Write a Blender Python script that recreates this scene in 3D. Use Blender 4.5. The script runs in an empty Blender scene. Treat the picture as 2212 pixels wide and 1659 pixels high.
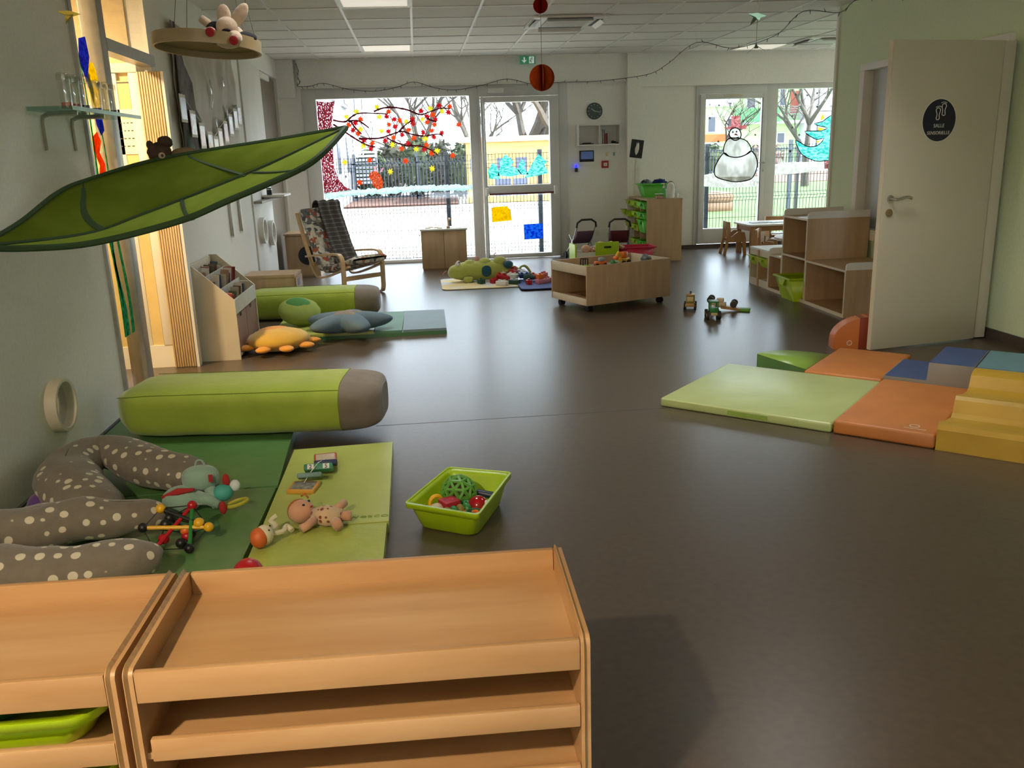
import bpy, bmesh, math, random
from mathutils import Vector, Matrix, noise
random.seed(7)
SC = bpy.context.scene
COL = SC.collection
PI = math.pi
R = math.radians

# ---------------------------------------------------------------- camera
def make_camera():
    yaw, pit, rol = R(5.66), R(14.88), R(1.84)
    f = Vector((math.sin(yaw)*math.cos(pit), math.cos(yaw)*math.cos(pit), -math.sin(pit)))
    r = Vector((math.cos(yaw), -math.sin(yaw), 0))
    d = f.cross(r)
    c, s = math.cos(rol), math.sin(rol)
    r2 = c*r + s*d
    d2 = -s*r + c*d
    cd = bpy.data.cameras.new('camera')
    cd.sensor_fit = 'HORIZONTAL'; cd.sensor_width = 36.0; cd.lens = 36*1866/2212
    cd.clip_start = 0.05; cd.clip_end = 300
    o = bpy.data.objects.new('camera', cd)
    u2, b2 = -d2, -f
    o.matrix_world = Matrix(((r2.x, u2.x, b2.x, 0), (r2.y, u2.y, b2.y, 0), (r2.z, u2.z, b2.z, 1.40), (0, 0, 0, 1)))
    COL.objects.link(o)
    SC.camera = o
make_camera()

# ---------------------------------------------------------------- sky, sun, exposure
SC.view_settings.view_transform = 'Standard'
SC.view_settings.look = 'None'
SC.view_settings.gamma = 1.0
SC.view_settings.use_curve_mapping = False
SC.view_settings.exposure = 1.28
wd = bpy.data.worlds.new('sky'); SC.world = wd; wd.use_nodes = True
bg = wd.node_tree.nodes['Background']
bg.inputs[0].default_value = (0.74, 0.87, 1.0, 1); bg.inputs[1].default_value = 3.5
def light(name, kind, loc, energy, color, **k):
    l = bpy.data.lights.new(name, kind); l.energy = energy; l.color = color
    for a, b in k.items(): setattr(l, a, b)
    o = bpy.data.objects.new(name, l); o.location = loc; COL.objects.link(o); return o
sun = light('sun', 'SUN', (0, 0, 30), 11.0, (1, .97, .92), angle=R(3))
sun.rotation_euler = Vector((-0.70, 0.12, -0.62)).to_track_quat('-Z', 'Y').to_euler()
def portal(x0, x1, y, z0, z1):
    o = light('window_portal', 'AREA', ((x0+x1)/2, y, (z0+z1)/2), 1, (1, 1, 1), shape='RECTANGLE', size=x1-x0, size_y=z1-z0)
    o.data.cycles.is_portal = True; o.rotation_euler = (-PI/2, 0, 0)
portal(-1.26, 1.85, 12.10, .03, 2.18)
portal(4.0, 8.2, 12.40, .2, 2.2)

PANEL_W, DOWN_W, LOBBY_W, UP_W = 6.5, 58.0, 36.0, 22.0   # lamp powers, the last one for the added fill uplights

# ---------------------------------------------------------------- helpers
SEP = {'wheel', 'hob_ring', 'eye', 'pupil', 'spot', 'hour_mark', 'button', 'peg', 'cab_post', 'bar_bracket', 'edge_band', 'apron', 'front_rail', 'side_rail', 'cross_bar', 'jamb', 'cord', 'roll_bar', 'shelf_rail', 'red_tab', 'bracket', 'groove', 'curled_leg', 'end_rail', 'printed_line', 'frame_rail', 'window'}
class MB:
    """collects shapes into one mesh object"""
    def __init__(s): s.bm = bmesh.new()
    def _n(s): return len(s.bm.verts)
    def _t(s, n, M):
        if M is not None:
            s.bm.verts.ensure_lookup_table()
            for v in s.bm.verts[n:]: v.co = M @ v.co
        return s
    def poly(s, vs, fs, M=None):
        n = s._n(); L = [s.bm.verts.new(v) for v in vs]
        for f in fs:
            try: s.bm.faces.new([L[i] for i in f])
            except ValueError: pass
        return s._t(n, M)
    def box(s, x0, x1, y0, y1, z0, z1, M=None):
        v = [(x, y, z) for z in (z0, z1) for y in (y0, y1) for x in (x0, x1)]
        return s.poly(v, [(0,2,3,1), (4,5,7,6), (0,1,5,4), (2,6,7,3), (0,4,6,2), (1,3,7,5)], M)
    def rbox(s, x0, x1, y0, y1, z0, z1, r=.01, seg=2, M=None):
        t = bmesh.new(); bmesh.ops.create_cube(t, size=1)
        for v in t.verts: v.co = Vector(((x0+x1)/2+v.co.x*(x1-x0), (y0+y1)/2+v.co.y*(y1-y0), (z0+z1)/2+v.co.z*(z1-z0)))
        r = min(r, .49*min(x1-x0, y1-y0, z1-z0))
        bmesh.ops.bevel(t, geom=list(t.edges), offset=r, segments=seg, profile=.5, affect='EDGES')
        return s.join(t, M)
    def join(s, t, M=None):
        n = s._n(); t.verts.index_update()
        L = [s.bm.verts.new(v.co) for v in t.verts]
        for f in t.faces:
            try: s.bm.faces.new([L[v.index] for v in f.verts])
            except ValueError: pass
        t.free(); return s._t(n, M)
    def ell(s, c, r, nu=16, nv=10, e1=1, e2=1, M=None, nz=0, ns=5):
        sg = lambda a, e: math.copysign(abs(a)**e, a)
        n = s._n(); V = []; Fs = []
        for j in range(1, nv):
            ph = -PI/2+PI*j/nv
            for i in range(nu):
                th = 2*PI*i/nu
                V.append(Vector((sg(math.cos(ph), e1)*sg(math.cos(th), e2), sg(math.cos(ph), e1)*sg(math.sin(th), e2), sg(math.sin(ph), e1))))
        V += [Vector((0, 0, -1)), Vector((0, 0, 1))]
        for j in range(nv-2):
            for i in range(nu):
                Fs.append((j*nu+i, j*nu+(i+1) % nu, (j+1)*nu+(i+1) % nu, (j+1)*nu+i))
        b, t = len(V)-2, len(V)-1
        for i in range(nu):
            Fs.append((b, (i+1) % nu, i)); Fs.append((t, (nv-2)*nu+i, (nv-2)*nu+(i+1) % nu))
        P = []
        for v in V:
            k = 1+(nz*noise.noise(v*ns) if nz else 0)
            P.append((c[0]+v.x*r[0]*k, c[1]+v.y*r[1]*k, c[2]+v.z*r[2]*k))
        return s.poly(P, Fs, M)
    def lathe(s, prof, n=20, c=(0, 0, 0), M=None, cap=True):
        V = []; Fs = []
        for r, z in prof:
            for i in range(n):
                a = 2*PI*i/n; V.append((c[0]+r*math.cos(a), c[1]+r*math.sin(a), c[2]+z))
        for j in range(len(prof)-1):
            for i in range(n): Fs.append((j*n+i, j*n+(i+1) % n, (j+1)*n+(i+1) % n, (j+1)*n+i))
        if cap:
            if prof[0][0] > 1e-4: Fs.append(tuple(range(n-1, -1, -1)))
            if prof[-1][0] > 1e-4: Fs.append(tuple((len(prof)-1)*n+i for i in range(n)))
        return s.poly(V, Fs, M)
    def cyl(s, p, q, r, n=12, r2=None):
        p, q = Vector(p), Vector(q); d = q-p
        M = Matrix.Translation(p) @ d.to_track_quat('Z', 'Y').to_matrix().to_4x4()
        return s.lathe([(r, 0), (r if r2 is None else r2, d.length)], n, M=M)
    def tube(s, pts, r, n=8, closed=False, M=None, sq=None):
        P = [Vector(p) for p in pts]; m = len(P); rr = r if isinstance(r, (list, tuple)) else [r]*m
        V = []; Fs = []; up = None
        for i in range(m):
            a = P[(i-1) % m] if (closed or i > 0) else P[i]; b = P[(i+1) % m] if (closed or i < m-1) else P[i]
            t = (b-a).normalized()
            if up is None: up = t.orthogonal().normalized() if abs(t.z) > .9 else (Vector((0, 0, 1))-t*t.z).normalized()
            up = (up-t*up.dot(t)).normalized(); sd = t.cross(up)
            for k in range(n):
                an = 2*PI*(k+.5)/n; ca, sa = math.cos(an), math.sin(an)
                if sq: ca, sa = sq[0]*math.copysign(1, ca) if n == 4 else ca*sq[0], sq[1]*math.copysign(1, sa) if n == 4 else sa*sq[1]
                V.append(P[i]+(sd*ca+up*sa)*(rr[i] if not (sq and n == 4) else 1))
        for i in range(m if closed else m-1):
            j = (i+1) % m
            for k in range(n): Fs.append((i*n+k, i*n+(k+1) % n, j*n+(k+1) % n, j*n+k))
        if not closed:
            Fs.append(tuple(range(n-1, -1, -1))); Fs.append(tuple((m-1)*n+k for k in range(n)))
        return s.poly(V, Fs, M)
    def prism(s, pts, a0, a1, pl='xy', M=None):
        """polygon pts extruded from a0 to a1 along the axis normal to plane pl"""
        n = len(pts)
        mk = {'xy': lambda p, a: (p[0], p[1], a), 'xz': lambda p, a: (p[0], a, p[1]), 'yz': lambda p, a: (a, p[0], p[1])}[pl]
        V = [mk(p, a0) for p in pts]+[mk(p, a1) for p in pts]
        Fs = [tuple(range(n-1, -1, -1)), tuple(range(n, 2*n))]+[(i, (i+1) % n, n+(i+1) % n, n+i) for i in range(n)]
        return s.poly(V, Fs, M)
    def surf(s, fn, nu, nv, M=None, cu=False):
        V = [fn(i/nu, j/nv) for j in range(nv+1) for i in range(nu+(0 if cu else 1))]
        w = nu if cu else nu+1
        Fs = [(j*w+i, j*w+(i+1) % w, (j+1)*w+(i+1) % w, (j+1)*w+i) for j in range(nv) for i in range(nu)]
        return s.poly(V, Fs, M)
    def build(s, name, m, parent=None, ang=.7, solid=0, bev=0, loc=None, rz=None):
        if bev: bmesh.ops.bevel(s.bm, geom=[e for e in s.bm.edges if len(e.link_faces) == 2 and e.calc_face_angle(0) > .5], offset=bev, segments=2, profile=.5, affect='EDGES')
        bmesh.ops.recalc_face_normals(s.bm, faces=s.bm.faces)
        if name in SEP:   # alike pieces come out as one object each
            s.bm.verts.ensure_lookup_table(); seen = set(); comps = []
            for v in s.bm.verts:
                if v in seen: continue
                st = [v]; seen.add(v); c = []
                while st:
                    q = st.pop(); c.append(q)
                    for e in q.link_edges:
                        w = e.other_vert(q)
                        if w not in seen: seen.add(w); st.append(w)
                comps.append(c)
            if len(comps) > 1:
                out = None
                for c in comps:
                    k = MB(); ix = {v: i for i, v in enumerate(c)}; cs = set(c)
                    k.poly([v.co.copy() for v in c], [tuple(ix[v] for v in f.verts) for f in s.bm.faces if f.verts[0] in cs])
                    o = k.build(name, m, parent, ang, solid, 0, loc, rz); out = out or o
                s.bm.free(); return out
        me = bpy.data.meshes.new(name); s.bm.to_mesh(me); s.bm.free()
        me.shade_smooth()
        if ang: me.set_sharp_from_angle(angle=ang)
        if m: me.materials.append(m)
        o = bpy.data.objects.new(name, me); COL.objects.link(o)
        if solid:
            md = o.modifiers.new('thickness', 'SOLIDIFY'); md.thickness = solid; md.offset = 0
        if parent: o.parent = parent
        if loc: o.location = loc
        if rz is not None: o.rotation_euler = (0, 0, rz)
        return o
def tag(o, label=None, cat=None, group=None, kind=None):
    if label: o['label'] = label
    if cat: o['category'] = cat
    if group: o['group'] = group
    if kind: o['kind'] = kind
    return o
def thing(name, label, cat, loc=(0, 0, 0), rz=0, group=None):
    o = bpy.data.objects.new(name, None); COL.objects.link(o); o.empty_display_size = .05
    o.location = loc; o.rotation_euler = (0, 0, rz); return tag(o, label, cat, group)
def struct(name, label=None):
    o = bpy.data.objects.new(name, None); COL.objects.link(o); o.empty_display_size = .05
    return tag(o, label, kind='structure')
def sbox(name, m, *bs, label=None, parent=None):
    b = MB()
    for q in bs: b.box(*q)
    o = b.build(name, m, parent)
    if not parent: tag(o, label, kind='structure')
    return o
def part(name, m, parent, *bs, r=0, seg=2):
    b = MB()
    for q in bs:
        if r: b.rbox(*q, r=r, seg=seg)
        else: b.box(*q)
    return b.build(name, m, parent)
def dup(root, loc, rz=None, label=None, sc=None):
    r = root.copy(); COL.objects.link(r); r.location = loc
    if rz is not None: r.rotation_euler = (0, 0, rz)
    if label: r['label'] = label
    if sc: r.scale = (sc, sc, sc)
    for ch in list(root.children):
        c = ch.copy(); COL.objects.link(c); c.parent = r
        for g in ch.children:
            d = g.copy(); COL.objects.link(d); d.parent = c
    return r
def text(name, body, size, m, parent=None, M=None, depth=.0008, al='CENTER', sp=1.0, shear=0):
    cu = bpy.data.curves.new(name, 'FONT'); cu.body = body; cu.size = size; cu.align_x = al; cu.extrude = depth; cu.space_character = sp; cu.shear = shear; cu.resolution_u = 3
    t = bpy.data.objects.new(name+'_c', cu); COL.objects.link(t)
    bpy.context.view_layer.update()
    me = bpy.data.meshes.new_from_object(t.evaluated_get(bpy.context.evaluated_depsgraph_get()))
    bpy.data.objects.remove(t); bpy.data.curves.remove(cu)
    if M is not None: me.transform(M)
    me.name = name; me.materials.clear(); me.materials.append(m)
    o = bpy.data.objects.new(name, me); COL.objects.link(o)
    if parent: o.parent = parent
    return o
def rotM(ax, a): return Matrix.Rotation(a, 4, ax)
def TM(x, y, z): return Matrix.Translation((x, y, z))
def catmull(P, k=6, closed=False):
    P = [Vector(p) for p in P]; n = len(P); out = []
    for i in range(n if closed else n-1):
        g = lambda j: P[j % n] if closed else P[max(0, min(n-1, j))]
        a, b, c, d = g(i-1), g(i), g(i+1), g(i+2)
        for t in range(k):
            t /= k
            out.append(.5*((2*b)+(c-a)*t+(2*a-5*b+4*c-d)*t*t+(3*b-a-3*c+d)*t**3))
    if not closed: out.append(P[-1])
    return out

# ---------------------------------------------------------------- materials
def lin(h):
    h = h.lstrip('#'); o = []
    for i in (0, 2, 4):
        c = int(h[i:i+2], 16)/255; o.append(c/12.92 if c <= .04045 else ((c+.055)/1.055)**2.4)
    return (*o, 1)
MATS = {}
def pm(name, col, rough=.5, col2=None, scale=8, bump=0, bscale=None, spec=.5, metal=0, coat=0, sx=(1, 1, 1), sheen=0, lo=.35, hi=.65, emit=0, detail=4, sub=0):
    if name in MATS: return MATS[name]
    m = bpy.data.materials.new(name); m.use_nodes = True; nt = m.node_tree; N = nt.nodes; L = nt.links
    p = N['Principled BSDF']; p.inputs['Roughness'].default_value = rough; p.inputs['Metallic'].default_value = metal
    p.inputs['Specular IOR Level'].default_value = spec; p.inputs['Coat Weight'].default_value = coat; p.inputs['Sheen Weight'].default_value = sheen
    p.inputs['Base Color'].default_value = lin(col)
    if emit: p.inputs['Emission Color'].default_value = lin(col); p.inputs['Emission Strength'].default_value = emit
    tc = N.new('ShaderNodeTexCoord'); mp = N.new('ShaderNodeMapping'); mp.inputs['Scale'].default_value = sx
    L.new(tc.outputs['Object'], mp.inputs['Vector'])
    nz = N.new('ShaderNodeTexNoise'); nz.inputs['Scale'].default_value = scale; nz.inputs['Detail'].default_value = detail
    L.new(mp.outputs[0], nz.inputs['Vector'])
    cr = N.new('ShaderNodeValToRGB'); cr.color_ramp.elements[0].position = lo; cr.color_ramp.elements[1].position = hi
    c1 = lin(col); c2 = lin(col2) if col2 else tuple(x*.88 for x in c1[:3])+(1,)
    cr.color_ramp.elements[0].color = c1; cr.color_ramp.elements[1].color = c2
    L.new(nz.outputs['Fac'], cr.inputs[0]); L.new(cr.outputs[0], p.inputs['Base Color'])
    if bump:
        n2 = nz
        if bscale:
            n2 = N.new('ShaderNodeTexNoise'); n2.inputs['Scale'].default_value = bscale; n2.inputs['Detail'].default_value = 3; L.new(mp.outputs[0], n2.inputs['Vector'])
        bu = N.new('ShaderNodeBump'); bu.inputs['Strength'].default_value = bump; bu.inputs['Distance'].default_value = .01
        L.new(n2.outputs['Fac'], bu.inputs['Height']); L.new(bu.outputs[0], p.inputs['Normal'])
    MATS[name] = m; return m
def wood(name, c1, c2, axis='x', rough=.42, scale=6, spec=.5):
    sx = {'x': (.12, 1, 1), 'y': (1, .12, 1), 'z': (1, 1, .12)}[axis]
    return pm(name, c1, rough, c2, scale=scale, bump=.03, sx=tuple(q*2.2 for q in sx), spec=spec, detail=7, lo=.3, hi=.72)
def glass(name, tint=(1, 1, 1, 1), gl=.06):
    m = bpy.data.materials.new(name); m.use_nodes = True; nt = m.node_tree; N = nt.nodes; L = nt.links
    N.remove(N['Principled BSDF']); out = N['Material Output']
    t = N.new('ShaderNodeBsdfTransparent'); t.inputs[0].default_value = tint
    g = N.new('ShaderNodeBsdfGlossy'); g.inputs['Roughness'].default_value = .02
    lw = N.new('ShaderNodeLayerWeight'); lw.inputs[0].default_value = .5
    p5 = N.new('ShaderNodeMath'); p5.operation = 'POWER'; L.new(lw.outputs['Facing'], p5.inputs[0]); p5.inputs[1].default_value = 5
    ma = N.new('ShaderNodeMath'); ma.operation = 'MULTIPLY_ADD'; L.new(p5.outputs[0], ma.inputs[0]); ma.inputs[1].default_value = .55; ma.inputs[2].default_value = gl*.5
    mx = N.new('ShaderNodeMixShader'); L.new(ma.outputs[0], mx.inputs[0]); L.new(t.outputs[0], mx.inputs[1]); L.new(g.outputs[0], mx.inputs[2])
    L.new(mx.outputs[0], out.inputs[0]); return m
def film(name, c1, c2, scale=30, cover=1.0, sx=(1, 1, 1), tr=.6):
    """paint on window glass: part diffuse, part translucent, with streaks left bare when cover < 1"""
    m = bpy.data.materials.new(name); m.use_nodes = True; nt = m.node_tree; N = nt.nodes; L = nt.links
    N.remove(N['Principled BSDF']); out = N['Material Output']
    tc = N.new('ShaderNodeTexCoord'); mp = N.new('ShaderNodeMapping'); mp.inputs['Scale'].default_value = sx; L.new(tc.outputs['Object'], mp.inputs[0])
    nz = N.new('ShaderNodeTexNoise'); nz.inputs['Scale'].default_value = scale; nz.inputs['Detail'].default_value = 4; L.new(mp.outputs[0], nz.inputs['Vector'])
    cr = N.new('ShaderNodeValToRGB'); cr.color_ramp.elements[0].position = .4; cr.color_ramp.elements[1].position = .6
    cr.color_ramp.elements[0].color = lin(c1); cr.color_ramp.elements[1].color = lin(c2); L.new(nz.outputs['Fac'], cr.inputs[0])
    d = N.new('ShaderNodeBsdfDiffuse'); t = N.new('ShaderNodeBsdfTranslucent'); L.new(cr.outputs[0], d.inputs[0]); L.new(cr.outputs[0], t.inputs[0])
    mx = N.new('ShaderNodeMixShader'); mx.inputs[0].default_value = tr; L.new(d.outputs[0], mx.inputs[1]); L.new(t.outputs[0], mx.inputs[2])
    sh = mx
    if cover < 1:
        n2 = N.new('ShaderNodeTexNoise'); n2.inputs['Scale'].default_value = scale*1.7; n2.inputs['Detail'].default_value = 5; L.new(mp.outputs[0], n2.inputs['Vector'])
        c2_ = N.new('ShaderNodeValToRGB'); c2_.color_ramp.elements[0].position = cover-.28; c2_.color_ramp.elements[1].position = cover-.2; L.new(n2.outputs['Fac'], c2_.inputs[0])
        tp = N.new('ShaderNodeBsdfTransparent'); m3 = N.new('ShaderNodeMixShader'); L.new(c2_.outputs[0], m3.inputs[0]); L.new(mx.outputs[0], m3.inputs[1]); L.new(tp.outputs[0], m3.inputs[2]); sh = m3
    L.new(sh.outputs[0], out.inputs[0]); return m
def cloth(name, col, col2=None, tr=.35, scale=30, rough=.8):
    """thin fabric that lets light through"""
    return film(name, col, col2 or col, scale, 1.0, tr=tr)

white = pm('white_paint', '#e6e4de', .55, '#dfddd6', scale=3)
wallw = pm('off_white_wall', '#e4e2da', .8, '#dedcd3', scale=60, bump=.06, bscale=220)
wallg = pm('pale_green_wall', '#d3e2c2', .8, '#cedcbc', scale=60, bump=.06, bscale=220)
wallb = pm('white_wall_back', '#f0eee9', .8, '#ebe9e3', scale=40, bump=.05, bscale=200)
pvc = pm('white_pvc', '#d8d8d6', .35, '#d2d2d0', scale=2)
doorm = pm('cream_door', '#cbc5b2', .5, '#c6c0ac', scale=300, bump=.05)
lino = pm('linoleum', '#564a3d', .31, '#4a3f33', scale=34, bump=.02, bscale=9, lo=.3, hi=.75, detail=8, spec=.7)
tilem = pm('ceiling_tile', '#e0dcd3', .9, '#d8d4ca', scale=120, bump=.1)
railm = pm('ceiling_rail', '#dcdad2', .5, scale=3)
birch = wood('birch', '#c29c6e', '#a97d4c', 'x', scale=5)
birch_y = wood('birch_y', '#c29c6e', '#a97d4c', 'y', scale=5)
plyedge = wood('ply_edge', '#c09a68', '#aa8252', 'z', scale=40)
beech = wood('beech', '#b58a5c', '#a3774a', 'z')
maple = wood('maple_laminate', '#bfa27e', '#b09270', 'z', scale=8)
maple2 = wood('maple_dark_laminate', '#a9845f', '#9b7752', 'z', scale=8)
cream = pm('cream_laminate', '#d6ccb4', .5, scale=2)
lime = pm('lime_plastic', '#a9c916', .35, '#a0c010', scale=3)
limed = pm('green_plastic', '#5cc23a', .35, '#52b632', scale=3)
steel = pm('brushed_steel', '#b9b6ae', .3, metal=.9, scale=40)
darkm = pm('black_plastic', '#17171a', .4, scale=4)
dgrey = pm('dark_grey', '#4a4b4d', .5, scale=4)
red = pm('red_plastic', '#b3131d', .35, scale=4)
blue = pm('blue_plastic', '#1b2c7a', .35, scale=4)
yel = pm('yellow_plastic', '#e7b11c', .4, scale=4)
org = pm('orange_plastic', '#e2701b', .4, scale=4)
grn = pm('green_toy_plastic', '#2c7d3a', .4, scale=4)
teal = pm('teal_toy', '#4aa79c', .6, scale=4)
clear = glass('clear_glass', (.96, .98, .97, 1))
paneg = glass('window_glass', (.97, .98, .98, 1))
paper = pm('white_paper', '#e6e3da', .8, scale=5)
mirror = pm('mirror_glass', '#e8ebe8', .03, metal=1.0, scale=2)
# ================================================================ ROOM SHELL
floor = MB().box(-3.4, 8.5, -3.2, 12.30, -.06, 0).build('floor', lino); tag(floor, 'dark brown grey linoleum floor with soft window reflections', kind='structure')
part('weld_seam', dgrey, floor, (-.30, 4.07, 4.525, 4.531, 0, .0006))
wallo = pm('outer_render', '#d8d8d4', .9, scale=10)
roof = sbox('roof', wallo, (-3.6, 8.7, -3.4, 12.45, 2.76, 2.95), label='flat roof slab above the suspended ceiling')

# ---- suspended ceiling: each tile in view is a piece
ceil = struct('ceiling', 'suspended ceiling of white square tiles on white rails')
ZC = 2.65
XL = [.03+.6*k for k in range(-3, 15)]; YL = [8.05+.64*k for k in range(-18, 7)]
lamps = {(-.57, 10.61), (-.57, 7.41), (4.23, 11.25), (-.57, 4.21), (1.83, 4.21), (-.57, 1.01), (1.83, 1.01), (1.83, -2.19), (-.57, -2.19)}
cass = {(1.23, 8.69), (4.83, 10.61)}
key = lambda x, y: (round(x, 2), round(y, 2))
tile0 = None; rest = MB()
for x in XL:
    for y in YL:
        x0, x1 = max(x, -1.72), min(x+.6, 8.3); y0, y1 = max(y, -3.1), min(y+.64, 12.04)
        if x1-x0 < .03 or y1-y0 < .03: continue
        if x0 > 4.1 and y1 < 8.4: continue
        if key(x, y) in lamps or key(x, y) in cass: continue
        full = abs(x1-x0-.6) < .001 and abs(y1-y0-.64) < .001
        if y >= 6.7 and x < 6.7:
            if full:
                if tile0 is None: tile0 = MB().box(.006, .594, .006, .634, ZC+.004, ZC+.02).build('ceiling_tile', tilem, ceil); tile0.location = (x, y, 0)
                else:
                    o = tile0.copy(); COL.objects.link(o); o.location = (x, y, random.uniform(-.001, .001))
            else: part('ceiling_tile', tilem, ceil, (x0+.004, x1-.004, y0+.004, y1-.004, ZC+.004, ZC+.02))
        else: rest.box(x0+.006, x1-.006, y0+.006, y1-.006, ZC+.004, ZC+.02)
tag(rest.build('ceiling_tile_field', tilem, ceil), kind='stuff')
part('ceiling_backing', wallo, ceil, (-1.84, 8.4, -3.2, 12.3, 2.70, 2.74))
for x in XL:
    if -1.7 < x < 8.3: part('ceiling_rail', railm, ceil, (x-.012, x+.012, -3.1 if x < 4.07 else 8.36, 12.04, ZC-.004, ZC+.012))
for y in YL:
    if -3.05 < y < 12: part('ceiling_rail', railm, ceil, (-1.72, 4.07 if y < 8.4 else 8.3, y-.011, y+.011, ZC-.003, ZC+.011))

def ceiling_light(x, y, label, watts, strength):
    t = thing('ceiling_light', label, 'ceiling light', (x+.3, y+.32, ZC), 0, 'square light panels in the ceiling')
    b = MB()
    for q in ((-.298, .298, -.318, -.29), (-.298, .298, .29, .318), (-.298, -.27, -.29, .29), (.27, .298, -.29, .29)): b.box(*q, -.004, .02)
    b.build('frame', railm, t)
    MB().box(-.27, .27, -.29, .29, .002, .012).build('diffuser', pm('diffuser%.2f' % strength, '#fff6e8', .5, scale=2, emit=strength), t)
    if watts:   # low-glare louvre panel: light leaves it downwards, within the spread angle
        a = light('panel_lamp', 'AREA', (0, 0, -.003), watts, (1, .98, .95), shape='RECTANGLE', size=.52, size_y=.56, spread=R(115)); a.parent = t
    return t
ceiling_light(-.57, 10.61, 'pale light panel in the ceiling near the big garden window', PANEL_W, .16)
ceiling_light(-.57, 7.41, 'pale light panel at the top edge of the photo, mid ceiling', PANEL_W, .16)
ceiling_light(4.23, 11.25, 'pale light panel in the ceiling above the snowman door', 0, .16)
WARM = (1, .80, .56)
for (x, y, lb, wt) in ((-.57, 4.21, 'added fill panel in the ceiling above the leaf canopy', PANEL_W*.8), (1.83, 4.21, 'added fill panel in the ceiling over the middle of the room', PANEL_W*.8), (-.57, 1.01, 'unlit light panel in the ceiling over the camera, left', 0), (1.83, 1.01, 'unlit light panel in the ceiling over the camera, right', 0), (1.83, -2.19, 'unlit light panel in the ceiling behind the camera, right', 0), (-.57, -2.19, 'unlit light panel in the ceiling behind the camera, left', 0)):
    ceiling_light(x, y, lb, wt, .16)  # panels out of view; the two lit ones are added as fill
def uplight(label, loc, rz, k=1):  # uplights added out of view to brighten the ceiling and upper walls
    t = thing('fill_uplight', label, 'fill lamp', loc, rz, 'added half-round fill uplights')
    MB().lathe([(.05, 0), (.10, .02), (.14, .07), (.15, .12), (.145, .12), (.135, .075), (.10, .03), (0, .02)], 24).build('bowl', railm, t); MB().box(-.16, -.10, -.03, .03, .03, .08).build('wall_arm', railm, t)
    a = light('fill_uplight_lamp', 'AREA', (0, 0, .10), UP_W*k, (1, .97, .93), shape='DISK', size=.22); a.parent = t; a.rotation_euler = (PI, 0, 0)
uplight('added fill uplight on the left wall behind the camera', (-1.56, -1.6, 1.75), 0, .4); uplight('added fill uplight out of view in the dining corner', (8.14, 9.6, 1.75), PI, 1.2)
# the warm downlight behind and left of the camera that throws the shelf's shadow
t = thing('downlight', 'small round warm downlight recessed in the ceiling', 'ceiling light', (-1.43, -.52, ZC))
MB().lathe([(.075, -.006), (.10, -.006), (.10, .0), (.075, .03)], 24, cap=False).build('trim_ring', railm, t, solid=.003)
MB().lathe([(0, .02), (.072, .02)], 24, cap=False).build('lens', pm('downlight_lens', '#ffdfb0', .4, emit=12), t)
dl = light('downlight_lamp', 'AREA', (-1.43, -.52, ZC-.012), DOWN_W, WARM, shape='DISK', size=.13)
dl.parent = t; dl.location = (0, 0, -.012)

def cassette(x, y, label):
    t = thing('air_conditioner', label, 'air conditioner', (x+.3, y+.32, ZC), 0, 'ceiling cassette air conditioners')
    MB().prism([(-.36, -.38), (.36, -.38), (.36, .38), (-.36, .38)], -.018, 0).build('panel', white, t, bev=.004)
    for a in range(4):
        M = rotM('Z', a*PI/2)
        b = MB().box(-.22, .22, -.335, -.275, -.021, -.017, M=M); b.build('air_slot', dgrey, t)
        b = MB().box(-.22, .22, -.03, .03, -.002, .002, M=M @ TM(0, -.325, -.032) @ rotM('X', R(38))); b.build('flap', white, t)
    b = MB()
    for i in range(11): b.box(-.21, .21, -.205+i*.04, -.185+i*.04, -.026, -.016)
    b.build('grille', white, t)
    MB().box(-.215, .215, -.215, .215, -.019, -.015).build('grille_backing', dgrey, t)
cassette(1.23, 8.69, 'square white air conditioning cassette behind the orange paper ball')
cassette(4.83, 10.61, 'square white air conditioning cassette beside the green wall corner')

# ---- walls
W = .12
wl = sbox('wall_left', wallw, (-1.84, -1.72, -3.2, 4.93, 0, 2.70), (-1.84, -1.72, 6.32, 9.36, 0, 2.70), (-1.84, -1.72, 9.36, 11.9, 2.42, 2.70), (-1.84, -1.72, 11.9, 12.3, 0, 2.70), (-1.95, -1.84, 9.3, 12.1, 0, 2.7), (-1.84, -1.72, 4.93, 6.32, 2.62, 2.70), label='off-white left wall carrying the round mirror and glass shelf')
sbox('wall_behind', wallw, (-1.84, 4.19, -3.2, -3.08, 0, .16), (-1.84, 4.19, -3.2, -3.08, 2.4, 2.70), (-1.84, -1.5, -3.2, -3.08, .35, 2.4), (3.85, 4.19, -3.2, -3.08, .35, 2.4), label='off-white wall behind the camera with an added wide window')
w6 = struct('window_6', 'added fill window behind the camera with cream roller blinds')  # window and blinds added behind the camera as a frontal fill source
for x in (-1.5, .27, 2.04, 3.81): part('frame_post', pvc, w6, (x, x+.04, -3.16, -3.10, .35, 2.4))
part('frame_rail', pvc, w6, (-1.5, 3.85, -3.16, -3.10, .35, .40), (-1.5, 3.85, -3.16, -3.10, 2.35, 2.4))
bld = cloth('fill_blind_cloth', '#aca8a0', '#a9a59c', .85, 3)
for x in (-1.46, .31, 2.08): part('glass_pane', paneg, w6, (x, x+1.73, -3.14, -3.134, .4, 2.35)); part('fill_blind', bld, w6, (x+.005, x+1.725, -3.11, -3.109, .4, 2.34))
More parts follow.
